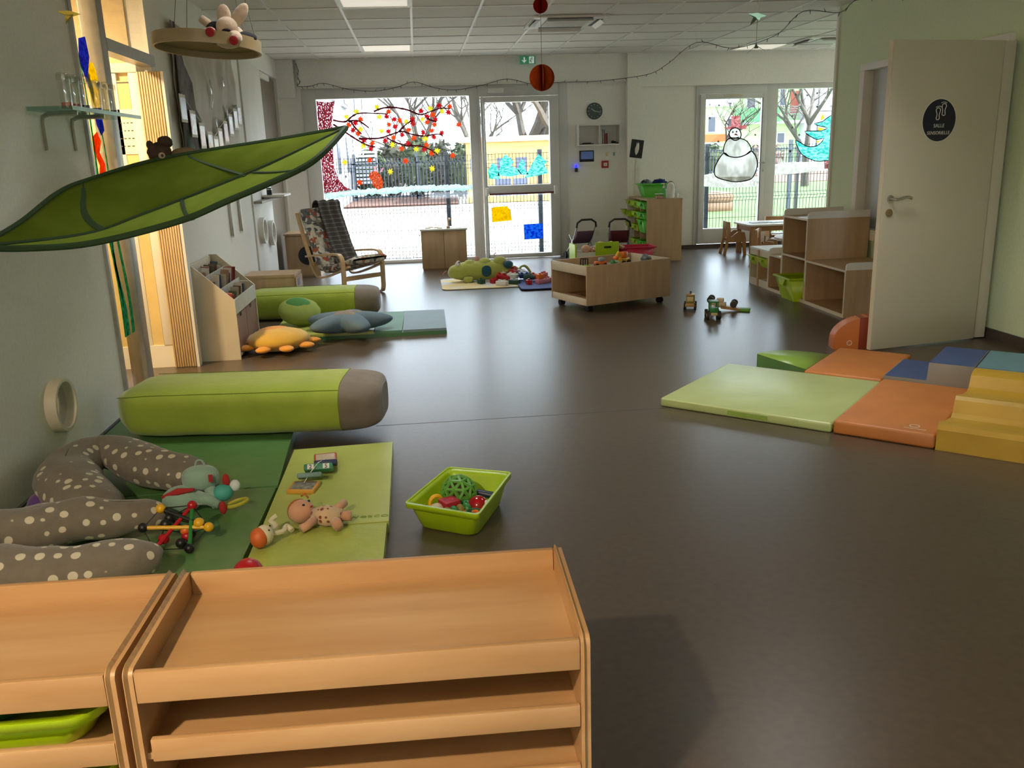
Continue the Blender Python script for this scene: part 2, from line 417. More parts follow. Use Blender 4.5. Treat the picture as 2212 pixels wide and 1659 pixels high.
wr = sbox('wall_right', wallg, (4.07, 4.19, -3.2, 5.90, 0, 2.70), (4.07, 4.19, 5.90, 6.80, 2.06, 2.70), (4.07, 4.19, 6.80, 7.00, 0, 2.70), (4.07, 4.19, 7.0, 7.90, 0, .60), (4.07, 4.19, 7.0, 7.90, 2.04, 2.70), (4.07, 4.19, 7.90, 8.42, 0, 2.70), (4.19, 8.4, 8.30, 8.42, 0, 2.70), label='pale green right wall behind the open door')
sbox('wall_far_right', wallw, (8.3, 8.42, -3.2, 12.45, 0, 2.7), label='white wall at the far right of the dining corner')
baseg = pm('dark_skirting', '#4f463e', .5, scale=5)
sbox('baseboard_right', baseg, (4.055, 4.07, -3.08, 5.84, 0, .075), (4.055, 4.07, 6.86, 8.42, 0, .075))
sbox('baseboard_left', pm('grey_skirting', '#55585a', .45, scale=5), (-1.72, -1.705, -3.08, 5.30, 0, .055), (-1.72, -1.705, 6.36, 9.36, 0, .055))
# back wall
wb = sbox('wall_back', wallb, (-1.84, -1.44, 12.05, 12.30, 0, 2.70), (-1.46, 2.9, 11.98, 12.30, 2.32, 2.70), (2.06, 2.9, 12.05, 12.30, 0, 2.32),
     (3.1, 3.92, 12.30, 12.45, 0, 2.24), (3.04, 8.3, 12.22, 12.45, 2.24, 2.70), (3.92, 8.3, 12.30, 12.45, 0, .05), label='white back wall around the garden windows')
sbox('trim_1', wallb, (-1.72, -1.50, 11.93, 12.06, 2.19, 2.65), label='boxed-in duct in the top left corner of the back wall')
sbox('trim_2', wallb, (2.86, 3.06, 11.93, 12.30, 0, 2.65), (3.06, 3.12, 12.2, 12.3, 0, 2.65), label='white square column between the two garden windows')
sbox('trim_3', white, (-1.46, 2.86, 11.965, 11.985, 2.30, 2.33), label='narrow white ledge under the soffit')
sbox('trim_4', white, (4.052, 4.075, 8.40, 8.44, 0, 2.65), label='pale corner strip at the end of the green wall')
sbox('baseboard_back', baseg, (3.1, 8.3, 12.285, 12.30, 0, .05), (2.06, 2.86, 12.035, 12.05, 0, .05))

# ---- glazed screen and doorway in the left wall
alu = pm('silver_frame', '#a8a69f', .35, metal=.5, scale=20)
w4 = struct('window_4', 'tall glass screen in the left wall with painted sea plants and fish')
part('frame_bottom', alu, w4, (-1.76, -1.70, 4.93, 5.30, 0, .05)); part('frame_top', alu, w4, (-1.76, -1.70, 4.93, 6.32, 2.56, 2.62))
part('frame_post', alu, w4, (-1.79, -1.69, 5.30, 5.40, 0, 2.62), r=.006)
part('frame_post', alu, w4, (-1.76, -1.70, 4.93, 4.955, 0, 2.6)); part('transom', alu, w4, (-1.78, -1.69, 5.40, 6.32, 2.035, 2.105))
part('glass_pane', paneg, w4, (-1.735, -1.729, 4.955, 5.30, .05, 2.56)); part('glass_pane', paneg, w4, (-1.735, -1.729, 5.40, 6.32, 2.105, 2.56))
def yz(pts): return [Vector((0, a, b)) for a, b in pts]
def fish(cy, cz, s):
    out = []
    for k in range(20):
        a = 2*PI*k/20; out.append((cy+.055*s*math.cos(a), cz+.085*s*math.sin(a)*(1+.2*math.cos(a))))
    return out
fb, fy, fo, fg = film('paint_blue', '#2c3aa8', '#4d5cd0', 40), film('paint_yellow', '#e3d326', '#c9b81a', 40), film('paint_orange', '#e8722a', '#d65c18', 40), film('paint_weed', '#2f8f6a', '#57b08a', 40)
MB().prism([(5.02, 1.95), (5.06, 2.06), (5.16, 2.08), (5.18, 1.98), (5.13, 1.90), (5.17, 1.80), (5.15, 1.74), (5.09, 1.84)], -1.726, -1.724, 'yz').build('painted_fin', fb, w4)
MB().prism(fish(5.185, 1.83, 1.45), -1.726, -1.7235, 'yz').build('painted_fish', fy, w4)
MB().prism([(5.13, 1.70), (5.24, 1.68), (5.25, 1.60), (5.19, 1.57), (5.14, 1.63)], -1.726, -1.724, 'yz').build('painted_fin', fb, w4)
MB().prism([(5.05, 1.56), (5.13, 1.59), (5.17, 1.54), (5.12, 1.48), (5.18, 1.42), (5.17, 1.36), (5.10, 1.31), (5.06, 1.35), (5.10, 1.41), (5.04, 1.49)], -1.726, -1.724, 'yz').build('painted_seahorse', fo, w4)
for (y0, y1, zt) in ((5.02, 5.12, 1.98), (5.19, 5.25, 1.64), (5.10, 5.16, 1.27)):
    w = .026; pts = [(y0+(y1-y0)*(1-t)+.02*math.sin(t*9), .45+(zt-.45)*t) for t in [i/10 for i in range(11)]]
    MB().prism([(a-w*(1-.8*i/10), b) for i, (a, b) in enumerate(pts)]+[(a+w*(1-.8*i/10), b) for i, (a, b) in reversed(list(enumerate(pts)))], -1.726, -1.7245, 'yz').build('painted_weed', fg, w4)
# lit lobby behind the glass
lob = pm('lobby_wall', '#dcc99c', .8, scale=20)
sbox('wall_lobby', lob, (-3.4, -3.3, 4.0, 6.4, 0, 2.62), (-3.4, -1.84, 3.9, 4.0, 0, 2.62), (-3.4, -1.84, 6.30, 6.42, 0, 2.62), (-3.4, -1.8, 3.9, 6.42, 2.62, 2.72), label='warm lit lobby walls behind the glass screen')
t = thing('ceiling_light', 'warm round ceiling lamp in the lobby behind the glass', 'ceiling light', (-2.55, 5.2, 2.62))
MB().lathe([(.0, -.05), (.12, -.05), (.15, -.03), (.15, 0)], 24).build('diffuser', pm('lobby_lamp', '#ffd99a', .5, emit=6), t)
ll = light('lobby_lamp', 'AREA', (0, 0, -.06), LOBBY_W, (1, .76, .45), shape='DISK', size=.3); ll.parent = t
d3 = struct('door_3', 'white framed lobby door with a cream panel and a pinned notice')
part('frame', white, d3, (-2.00, -1.94, 6.27, 6.30, .16, 1.998), (-1.86, -1.80, 6.26, 6.30, .161, 1.998), (-2.9, -1.80, 6.26, 6.30, 2.0, 2.06), r=.004)
part('panel', pm('cream_panel', '#e0c98c', .5, scale=4), d3, (-2.9, -1.86, 6.275, 6.30, .10, 1.95))
part('bottom_rail', white, d3, (-2.9, -1.80, 6.265, 6.30, 0, .16)); part('groove', dgrey, d3, (-1.864, -1.858, 6.272, 6.277, .16, 1.94), (-2.9, -1.86, 6.272, 6.277, 1.935, 1.942))
nt_ = thing('notice', 'white paper notice with handwriting pinned on the lobby door', 'paper', (-1.90, 6.272, 1.48))
part('sheet', paper, nt_, (-.09, .045, -.002, 0, 0, .29)); b = MB()
for i in range(5):
    z = .25-.05*i; x = -.07
    while x < .02: w = random.uniform(.005, .02); b.box(x, x+w, -.0035, -.002, z, z+.006); x += w+.012
b.build('handwriting', dgrey, nt_)
fd = thing('folding_door', 'pale wooden fluted folding door stacked at the doorway jamb', 'door', (-1.72, 6.24, 0))
part('carrier', cream, fd, (-.075, .075, .0, .05, .0, 2.0))
slatm = wood('pale_slat', '#dcc39a', '#c9ad80', 'z')
s0 = MB().rbox(0, .0135, -.016, .002, .004, 2.0, r=.004).build('slat', slatm, fd); s0.location = (-.075, 0, 0)
for i in range(1, 9):
    o = s0.copy(); COL.objects.link(o); o.location = (-.075+i*.0168, 0, 0)
part('edge_post', white, fd, (.076, .095, -.01, .06, 0, 2.0))
# sliding panels further along the left wall
d4 = struct('door_4', 'tall white sliding panel on the left wall')
part('panel', white, d4, (-1.76, -1.705, 9.38, 10.58, 0, 2.42), r=.003); part('ledge', pm('grey_edge', '#8f8c84', .5), d4, (-1.76, -1.62, 9.40, 10.62, .985, 1.01))
d5 = struct('door_5', 'brown grey wooden sliding door in the far left corner')
part('panel', wood('grey_brown_door', '#7d7163', '#6f6456', 'z'), d5, (-1.80, -1.755, 10.62, 11.88, 0, 2.40)); part('top_runner', white, d5, (-1.75, -1.715, 10.66, 11.3, 2.34, 2.41), r=.008)
part('edge', wood('brown_edge', '#6d5238', '#5d452e', 'z'), d5, (-1.80, -1.74, 10.585, 10.66, 0, 2.36))

# ---- garden windows
w1 = struct('window_1', 'large fixed garden window painted with an autumn tree')
part('frame_side', pvc, w1, (-1.44, -1.26, 12.03, 12.13, 0, 2.32), r=.006); part('frame_side', pvc, w1, (.74, .85, 12.03, 12.13, 0, 2.32), r=.006)
part('frame_top', pvc, w1, (-1.26, .74, 12.03, 12.13, 2.17, 2.32), r=.006); part('frame_bottom', pvc, w1, (-1.26, .74, 12.03, 12.13, 0, .045), r=.006)
part('glass_pane', paneg, w1, (-1.26, .74, 12.07, 12.076, .045, 2.17))
d1 = struct('door_1', 'white glazed garden door with a mid rail and push bar')
part('jamb', pvc, d1, (.85, .885, 12.03, 12.13, 0, 2.32), r=.004); part('jamb', pvc, d1, (1.94, 2.06, 12.03, 12.13, 0, 2.32), r=.004); part('header', pvc, d1, (.885, 1.94, 12.03, 12.13, 2.15, 2.32), r=.004)
part('stile', pvc, d1, (.89, .945, 12.0, 12.08, .01, 2.145), r=.004); part('stile', pvc, d1, (1.81, 1.935, 12.0, 12.08, .01, 2.145), r=.004)
part('top_rail', pvc, d1, (.945, 1.81, 12.0, 12.08, 2.075, 2.145), r=.004); part('mid_rail', pvc, d1, (.945, 1.81, 12.0, 12.08, .885, .995), r=.004); part('bottom_rail', pvc, d1, (.945, 1.81, 12.0, 12.08, .01, .065), r=.004)
part('glass_pane', paneg, d1, (.945, 1.81, 12.04, 12.046, .995, 2.075)); part('glass_pane', paneg, d1, (.945, 1.81, 12.04, 12.046, .065, .885))
pb = MB().cyl((.96, 11.93, .885), (1.84, 11.93, .885), .013).build('push_bar', pm('dark_red_bar', '#5b1f22', .4), d1)
b = MB()
for x in (.93, 1.87): b.rbox(x-.02, x+.02, 11.915, 12.0, .86, .97, r=.01)
b.build('bar_bracket', white, d1); part('door_closer', white, d1, (.99, 1.20, 11.95, 12.03, 2.19, 2.25), r=.005); part('closer_arm', steel, d1, (1.2, 1.6, 11.97, 11.985, 2.20, 2.215), (1.55, 1.66, 11.95, 12.0, 2.15, 2.165))
MB().cyl((.905, 11.985, .02), (.905, 11.985, 2.14), .02).build('hinge_post', pvc, d1)
d2 = struct('door_2', 'white glazed garden door painted with a snowman')
part('jamb', pvc, d2, (3.92, 3.97, 12.28, 12.38, .05, 2.24), r=.004); part('jamb', pvc, d2, (4.94, 5.10, 12.28, 12.38, .05, 2.24), r=.004); part('header', pvc, d2, (3.97, 4.94, 12.28, 12.38, 2.13, 2.24), r=.004)
part('stile', pvc, d2, (3.975, 4.05, 12.25, 12.33, .06, 2.125), r=.004); part('stile', pvc, d2, (4.87, 4.935, 12.25, 12.33, .06, 2.125), r=.004)
part('top_rail', pvc, d2, (4.05, 4.87, 12.25, 12.33, 2.055, 2.125), r=.004); part('bottom_rail', pvc, d2, (4.05, 4.87, 12.25, 12.33, .06, .275), r=.004)
part('glass_pane', paneg, d2, (4.05, 4.87, 12.29, 12.296, .275, 2.055)); part('gasket', darkm, d2, (4.862, 4.872, 12.248, 12.255, .275, 2.06))
part('vent', cream, d2, (4.30, 4.58, 12.235, 12.25, 2.085, 2.112), r=.008); part('handle', steel, d2, (4.83, 4.93, 12.21, 12.225, 1.17, 1.185), (4.90, 4.915, 12.21, 12.25, 1.165, 1.19), (4.895, 4.92, 12.24, 12.25, 1.05, 1.09), r=.004)
for n, (x0, x1) in ((2, (5.10, 6.62)), (3, (6.62, 8.25))):
    w = struct('window_%d' % n, 'fixed garden window %s' % ('beside the snowman door painted with a fir tree' if n == 2 else 'at the right end of the dining corner'))
    part('frame_bottom', pvc, w, (x0, x1, 12.28, 12.38, .05, .10), r=.004); part('frame_top', pvc, w, (x0, x1, 12.28, 12.38, 2.17, 2.24), r=.004)
    part('frame_side', pvc, w, (x1-.08, x1, 12.28, 12.38, .1, 2.17), r=.004); part('glass_pane', paneg, w, (x0, x1-.08, 12.32, 12.326, .1, 2.17))
    if n == 2: w2 = w

# ---- interior window in the green wall
w5 = struct('window_5', 'interior window with grey film in the green wall')
part('frame', white, w5, (4.05, 4.2, 7.0, 7.06, .641, 2.029), (4.05, 4.2, 7.84, 7.92, .641, 2.029), (4.04, 4.2, 7.0, 7.92, .545, .64), (4.05, 4.2, 7.0, 7.92, 2.03, 2.09), r=.003)
part('film_pane', pm('grey_film', '#b9bdbf', .4, scale=2), w5, (4.14, 4.146, 7.06, 7.84, .64, 2.03)); part('mullion', darkm, w5, (4.12, 4.135, 7.30, 7.315, .64, 2.03), (4.10, 4.13, 7.06, 7.31, .90, .91))
# ================================================================ OPEN DOOR (sensory room)
hx, hy, fx, fy_ = 3.93, 5.735, 3.055, 5.553
ang = math.atan2(hy-fy_, hx-fx); LW = math.hypot(hx-fx, hy-fy_)
d6 = struct('door_6', 'open cream door with a dark round sensory room sign'); d6.location = (fx, fy_, 0); d6.rotation_euler = (0, 0, ang)
part('leaf', doorm, d6, (0, LW, 0, .04, .012, 2.03), r=.003)
part('edge_band', doorm, d6, (-.004, 0, .002, .038, .012, 2.03))
hd = MB(); hd.lathe([(.0, 0), (.026, 0), (.026, .008), (.012, .010)], 20, M=TM(.062, -.0005, 1.035) @ rotM('X', PI/2))
hd.tube(catmull([(.062, -.01, 1.035), (.062, -.045, 1.035), (.085, -.052, 1.033), (.12, -.05, 1.04), (.16, -.05, 1.046), (.195, -.05, 1.036)], 5), .0095, 8); hd.build('door_handle', steel, d6)
MB().lathe([(.0, 0), (.026, 0), (.026, .007), (.02, .009), (0, .009)], 20, M=TM(.06, -.0005, .945) @ rotM('X', PI/2)).build('lock_rosette', pm('bronze_rosette', '#8f7a5c', .4, metal=.4), d6)
sg = thing('door_sign', 'dark blue round sign with white footprints and handwriting on the open door', 'sign', (fx, fy_, 0), ang); sg.location = d6.matrix_basis @ Vector((.405, -.001, 1.53)); sg.rotation_euler = (0, 0, ang)
SX = rotM('X', PI/2)
MB().lathe([(.0, 0), (.139, 0), (.139, .002), (0, .002)], 48, M=SX).build('rim', paper, sg); MB().lathe([(.0, 0), (.134, 0), (.134, .003), (0, .003)], 48, M=SX).build('disc', pm('navy_sign', '#0d1730', .5, scale=3), sg)
def foot(cx, cz, s, mir):
    o = [(0, -.05), (.016, -.046), (.018, -.03), (.013, -.008), (.018, .012), (.026, .03), (.02, .048), (0, .054), (-.018, .045), (-.022, .026), (-.014, .004), (-.012, -.02), (-.017, -.04)]
    b = MB(); b.tube(catmull([(cx+mir*x*s, -.004, cz+z*s) for x, z in o], 3, True), .0026, 6, closed=True)
    for i in range(5): b.ell((cx+mir*(-.03+.014*i)*s, -.004, cz+(.062+.006*i-.0012*i*i*1.3)*s), (.0055*s, .0015, .005*s), 8, 5)
    b.build('footprint', paper, sg)
foot(-.015, .04, .72, -1); foot(.028, .066, .72, 1)
text('lettering', 'SALLE', .033, paper, sg, TM(0, -.0035, -.045) @ SX, sp=1.05, shear=.05); text('lettering', 'SENSORIELLE', .0305, paper, sg, TM(0, -.0035, -.09) @ SX, sp=1.05, shear=.05)
d6b = struct('trim_5', 'white door frame on the green wall behind the open door')
part('jamb', white, d6b, (4.03, 4.2, 5.84, 5.92, 0, 2.029), (4.03, 4.2, 6.78, 6.86, 0, 2.029), r=.003); part('lintel', white, d6b, (4.03, 4.2, 5.84, 6.86, 2.03, 2.09), r=.003); part('hinge_strip', doorm, d6b, (3.95, 4.03, 5.76, 5.85, .012, 2.03), r=.003)
# ================================================================ GARDEN OUTSIDE
gm_ = pm('pale_paving', '#a8a499', .9, '#9f9a8e', scale=2, bump=.1)
gr_ = pm('lawn_green', '#2e4718', .95, '#3b561f', scale=3, bump=.4, bscale=60)
ml_ = pm('mulch', '#3e271e', .95, '#52382c', scale=18, bump=.5, lo=.4, hi=.6)
g = MB().box(-70, 110, 12.46, 150, -.2, -.04).build('ground', gm_); tag(g, 'pale sunlit paving outside the windows', kind='structure')
g = MB(); g.prism([(3.55, 14.2), (90, 14.2), (90, 34), (11.5, 34), (4.4, 22)], -.04, -.015); tag(g.build('lawn', gr_), 'green lawn seen through the right windows', 'lawn', kind='stuff')
g = MB(); g.prism([(9, 34), (90, 34), (90, 47), (14, 47)], -.04, .0); tag(g.build('mulch_bed', ml_), 'brown bark bed behind the lawn', 'mulch', kind='stuff')
g = MB(); g.prism([(-2.25, 27.0), (1.2, 27.0), (1.4, 31.4), (-2.25, 34.5)], -.04, .02); tag(g.build('mulch_bed', ml_), 'brown bark bed along the hedge', 'mulch', kind='stuff')
sbox('path', gm_, (3.4, 90, 47, 52, -.04, .01), label='pale path beyond the bark bed')
# wire fence close to the windows
wire = pm('fence_wire', '#2a3138', .5, metal=.3); postm = pm('fence_post', '#3b444e', .5, scale=4)
FY = 12.80
def wavy(z):
    d = 0
    for zc in (.12, .72, 1.32):
        a = abs(z-zc)
        if a < .05: d = -.045*(1-a/.05)
    return d
ft = thing('wire_fence', 'grey wire mesh fence standing just outside the garden windows', 'fence', (0, FY, -.04))
zs = sorted(set([0, 1.46]+[zc+k for zc in (.12, .72, 1.32) for k in (-.05, 0, .05)]))
for k, (xa, xb) in enumerate(((-4.5, -2.07), (-2.07, .43), (.43, 1.78), (1.78, 4.28), (4.28, 6.78), (6.78, 9.3))):
    b = MB(); n = int((xb-xa)/.05)
    for i in range(n+1):
        x = xa+i*.05; r = .0036
        b.poly([(x-r, wavy(z), z) for z in zs]+[(x+r, wavy(z), z) for z in zs]+[(x, wavy(z)+r*2, z) for z in zs], [(j, j+1, len(zs)+j+1, len(zs)+j) for j in range(len(zs)-1)]+[(j, j+1, 2*len(zs)+j+1, 2*len(zs)+j) for j in range(len(zs)-1)]+[(len(zs)+j, len(zs)+j+1, 2*len(zs)+j+1, 2*len(zs)+j) for j in range(len(zs)-1)])
    for z in (.02, .07, .12, .17, .42, .67, .72, .77, 1.02, 1.27, 1.32, 1.37, 1.45): b.box(xa, xb, wavy(z)-.003, wavy(z)+.003, z-.003, z+.003)
    b.build('mesh_panel', wire, ft)
for x in (-4.5, -2.07, .43, 1.78, 4.28, 6.78): part('fence_post', postm, ft, (x-.032, x+.032, .02, .08, 0, 1.5))
f2 = thing('bar_fence', 'dark railing in front of the hedge across the yard', 'fence', (0, 30.5, -.04))
b = MB()
for i in range(34): b.box(-2.2+i*.12, -2.2+i*.12+.028, 0, .03, 0, 1.45)
b.box(-2.2, 1.9, 0, .03, .15, .2); b.box(-2.2, 1.9, 0, .03, 1.25, 1.3); b.build('bar_panel', postm, f2)
for x in (-2.1, .0, 1.85): part('fence_post', postm, f2, (x-.05, x+.05, 0, .1, 0, 1.6))
pp = thing('post_pair', 'two dark metal posts standing on the lawn', 'post', (8.6, 19.6, -.02))
part('post', postm, pp, (-.13, -.055, 0, .07, 0, 1.55)); part('post', pm('post_dark', '#22262b', .5), pp, (.06, .12, 0, .06, 0, 1.55))
f3 = thing('bar_fence', 'thin dark railing far behind the lawn', 'fence', (0, 47.5, 0)); b = MB()
for i in range(150): b.box(13+i*.16, 13.03+i*.16, 0, .04, 0, 1.35)
b.box(13, 37, 0, .04, 1.2, 1.28); b.box(13, 37, 0, .04, .1, .16); b.build('bar_panel', postm, f3)
# wooden shed
shedm = wood('shed_boards', '#c49c60', '#b58b4c', 'x', scale=4)
sh = thing('shed', 'pale wooden garden shed with a flat roof and small dark panes', 'shed', (1.55, 27.5, -.04), R(-6))
for i in range(12): part('board', shedm, sh, (0, 2.55, -.02 if i % 2 else -.026, .02, .02+i*.15, .165+i*.15), (-.02, .0, 0, 2.2, .02+i*.15, .165+i*.15))
part('wall', shedm, sh, (.01, 2.54, .02, 2.2, 0, 1.8)); part('roof', wood('shed_roof', '#cdb07c', '#c0a169', 'x'), sh, (-.22, 2.75, -.22, 2.35, 1.82, 1.98), r=.01)
wn = part('window', pm('shed_pane', '#565c72', .3), sh, (.10, .40, -.035, 0, .95, 1.35), (.92, 1.38, -.035, 0, .85, 1.35), (1.5, 1.85, -.035, 0, .85, 1.35))
part('door', wood('shed_door', '#c79f63', '#b98f55', 'z'), sh, (.75, 1.95, -.032, 0, .05, .8)); part('window', MATS['shed_pane'], sh, (.85, 1.35, -.04, 0, .2, .72), (1.42, 1.85, -.04, 0, .2, .72))
# bare trees
bark = pm('bark', '#6d6258', .9, '#57504a', scale=12, bump=.4); barkp = pm('pale_bark', '#4a443d', .9, '#3b3732', scale=12, bump=.4)
def tree(label, loc, h, r0, mat_, seed, levels=5, split=.45, group='bare trees in the garden'):
    rnd = random.Random(seed); b = MB(); tw = MB()
    def grow(p, d, ln, r, lv):
        n = 4; pts = [p]; rr = [r]
        for i in range(n):
            d = (d+Vector((rnd.uniform(-1, 1), rnd.uniform(-1, 1), rnd.uniform(-.6, .8)))*(.16 if lv > 0 else .05)).normalized()
            p = p+d*ln/n; pts.append(p); rr.append(r*(1-.5*(i+1)/n))
        (b if lv < 3 else tw).tube(pts, rr, 7 if lv < 2 else 4 if lv < 3 else 3)
        if lv >= levels: return
        k = (6 if lv == 0 else rnd.choice((3, 4))) if lv < 3 else 3
        for i in range(k):
            a = rnd.uniform(0, 2*PI); tlt = rnd.uniform(.5, 1.25)
            t = (d+Vector((math.cos(a), math.sin(a), .15))*tlt).normalized(); q = pts[n-rnd.choice((0, 0, 1, 2))]
            grow(q, t, (h*.33 if lv == 0 else ln)*rnd.uniform(.6, .88), r*.58*rnd.uniform(.75, 1.0), lv+1)
    t = thing('bare_tree', label, 'tree', loc, 0, group); grow(Vector((0, 0, 0)), Vector((0, 0, 1)), h*split, r0, 0)
    b.build('trunk', mat_, t); tw.build('twigs', mat_, t); return t
tree('bare tree with thin spreading branches behind the big window hedge', (.3, 40, 0), 8.5, .20, barkp, 3, split=.20)
tree('thick old bare tree standing behind the shed', (4.2, 31.5, 0), 9, .40, barkp, 11, split=.22)
tree('slender bare tree behind the fence beside the shed', (2.9, 46, 0), 9, .2, barkp, 21, split=.2)
tree('small bare street tree in front of the white building', (13.6, 30, 0), 7, .15, barkp, 8, levels=4, split=.30)
tree('bare tree in front of the pale green building', (15.6, 44, 0), 6.5, .12, barkp, 15, levels=4, split=.25)
# hedge shrubs
def shrub(label, loc, rx, rz, mat_, seed, n=260):
    rnd = random.Random(seed); b = MB()
    for i in range(n):
        v = Vector((rnd.gauss(0, 1), rnd.gauss(0, 1), rnd.gauss(0, 1))).normalized()*rnd.uniform(.75, 1.0)
        c = Vector((v.x*rx, v.y*rx*.6, rz+v.z*rz)); s = rnd.uniform(.10, .2)
        if c.z < .03: continue
        M = TM(*c) @ Matrix.Rotation(rnd.uniform(0, 6), 4, Vector((rnd.gauss(0, 1), rnd.gauss(0, 1), rnd.gauss(0, 1))).normalized())
        b.poly([(-s, 0, 0), (0, -s*.5, 0), (s, 0, 0), (0, s*.5, 0)], [(0, 1, 2, 3)], M)
    t = thing('shrub', label, 'shrub', loc, 0, 'shrubs of the garden hedge'); o = b.build('leaf_mass', mat_, t, solid=.006); o['kind'] = 'stuff'
    MB().ell((0, 0, rz*.95), (rx*.8, rx*.45, rz*.85), 14, 9, nz=.25).build('core', mat_, t); b = MB()
    for k in range(4): b.cyl((rx*.2*(k-1.5), 0, 0), (rx*.3*(k-1.5), 0, rz), .03, 6)
    b.build('stem', bark, t)
hg = pm('hedge_green', '#39472b', .9, '#475036', scale=3); hb = pm('hedge_brown', '#544d43', .9, '#444537', scale=3)
for i, (x, rx, rz, m_, lb) in enumerate(((-1.65, .62, .95, hg, 'dark green shrub at the left end of the hedge'), (-.85, .62, 1.08, hb, 'brownish shrub second in the hedge'), (0, .65, 1.12, hg, 'green shrub in the middle of the hedge'), (.85, .62, 1.05, hb, 'brownish shrub fourth in the hedge'), (1.65, .6, .95, hg, 'green shrub beside the shed'))):
    shrub(lb, (x, 32.3+1.0*(i % 2), -.03), rx, rz, m_, 40+i)
for i, (x, lb) in enumerate(((16.5, 'dark shrub far behind the snowman door'), (18.6, 'dark shrub behind the lawn railing'), (20.6, 'reddish bare shrub before the white building'))):
    shrub(lb, (x, 49+i, 0), 1.2, .85, hg if i < 2 else pm('shrub_red', '#7b6258', .9, '#8b7468', scale=3), 70+i, 200)
# planter
pl = thing('planter_box', 'raised wooden sleeper planter on the lawn', 'planter', (5.9, 19.6, -.02))
slp = wood('sleeper', '#7d6048', '#684f3a', 'x')
for i in range(2): part('sleeper', slp, pl, (0, 1.28, 0, .14, i*.21, i*.21+.2), r=.008); part('sleeper', slp, pl, (1.14, 1.28, .14, 1.2, i*.21, i*.21+.2), r=.008); part('sleeper', slp, pl, (0, .14, .14, 1.2, i*.21, i*.21+.2), r=.008)
part('soil', ml_, pl, (.14, 1.14, .14, 1.2, 0, .36))
# buildings
def facade(t, rects, m_, pane, x=None, y=None):
    for q in rects:
        if y is not None:
            f = part('window', m_, t, (q[0], q[1], y-.12, y, q[2], q[3])); part('pane', pane, f, (q[0]+.08, q[1]-.08, y-.14, y-.12, q[2]+.08, q[3]-.08))
        else:
            f = part('window', m_, t, (x, x+.1, q[0], q[1], q[2], q[3])); part('pane', pane, f, (x+.1, x+.13, q[0]+.1, q[1]-.1, q[2]+.1, q[3]-.1))
bw = pm('white_render', '#a4a8b2', .9, scale=2); dpane = pm('dark_pane', '#343a46', .25, scale=2); lpane = pm('light_pane', '#b9c2cc', .25, scale=2)
t = thing('white_building', 'white rendered building left of the yard with tall dark windows', 'building', (0, 0, 0))
part('wall', bw, t, (-22, -2.35, 23, 46, -.04, 7.5)); part('parapet', dgrey, t, (-22.1, -2.25, 22.9, 46.1, 7.5, 7.8))
facade(t, [(26, 27, .9, 2.2), (29.5, 30.3, .9, 2.2), (32.5, 33.3, .9, 2.2), (25, 27.5, 3.1, 4.6), (30, 32, 3.1, 4.6), (35, 37, 3.1, 4.6), (40, 42, 3.1, 4.6)], bw, dpane, x=-2.35)
lv = thing('louvre_screen', 'white louvred shutter screen beside the white building', 'shutter', (-2.25, 31.5, -.04)); part('frame', bw, lv, (0, .9, 0, .05, .6, .68), (0, .9, 0, .05, 1.9, 1.98), (0, .07, 0, .05, .68, 1.9), (.83, .9, 0, .05, .68, 1.9))
for i in range(9): part('slat', bw, lv, (.07, .83, .01, .03, .72+i*.13, .80+i*.13))
t = thing('green_building', 'pale green apartment block with balconies and an orange base', 'building', (0, 0, 0))
gw = pm('pale_green_render', '#93bd7d', .9, scale=2); gb = pm('balcony_green', '#3f8f50', .8, scale=2)
part('wall', gw, t, (20, 35.4, 80, 92, 2.6, 8.5)); part('base', pm('orange_render', '#a8562a', .9), t, (20, 29.3, 79.9, 91.9, 1.95, 2.6)); part('base_wall', gw, t, (20, 35.4, 80, 92, -.04, 2.6))
part('roof_block', bw, t, (20, 29, 79.8, 90, 5.0, 7.4)); part('balcony_front', gb, t, (28.9, 33.0, 78.9, 79.1, 3.55, 4.75)); part('balcony_floor', bw, t, (28.9, 33.0, 79, 80, 3.4, 3.6))
part('balcony_floor', bw, t, (33.2, 35.4, 78.8, 80, 3.35, 3.6)); b = MB()
for i in range(6): b.box(33.2, 35.4, 78.8, 78.85, 3.75+i*.2, 3.85+i*.2)
b.build('balcony_rail', dgrey, t)
facade(t, [(26.6, 27.4, 2.75, 4.2), (28.3, 29.1, 2.9, 4.0), (30.2, 31.1, 4.8, 6.2), (31.6, 32.6, 2.0, 3.2), (33.3, 33.9, 4.9, 6.6), (33.2, 34.0, 1.6, 2.6)], bw, dpane, y=80)
part('shutter', pm('brick_red', '#7d3a2a', .8), t, (34.4, 35.2, 79.9, 80, 4.2, 6.2)); part('bay', bw, t, (26, 27.6, 79.6, 80, -.04, 1.9))
t = thing('white_building', 'white apartment block at the right behind the street tree', 'building', (0, 0, 0))
part('wall', bw, t, (35.4, 60, 79, 92, -.04, 9)); facade(t, [(36.6, 38.4, 4.3, 5.9), (36.6, 38.6, 1.2, 3.1), (41, 43, 4.3, 5.9)], dgrey, lpane, y=79)
lp = thing('street_lamp', 'thin grey street lamp in front of the green building', 'street lamp', (16.8, 47.2, 0)); MB().cyl((0, 0, 0), (0, 0, 3.0), .05, 8).build('pole', steel, lp); MB().box(0, .35, -.06, .06, 2.95, 3.05).build('lamp_head', steel, lp)
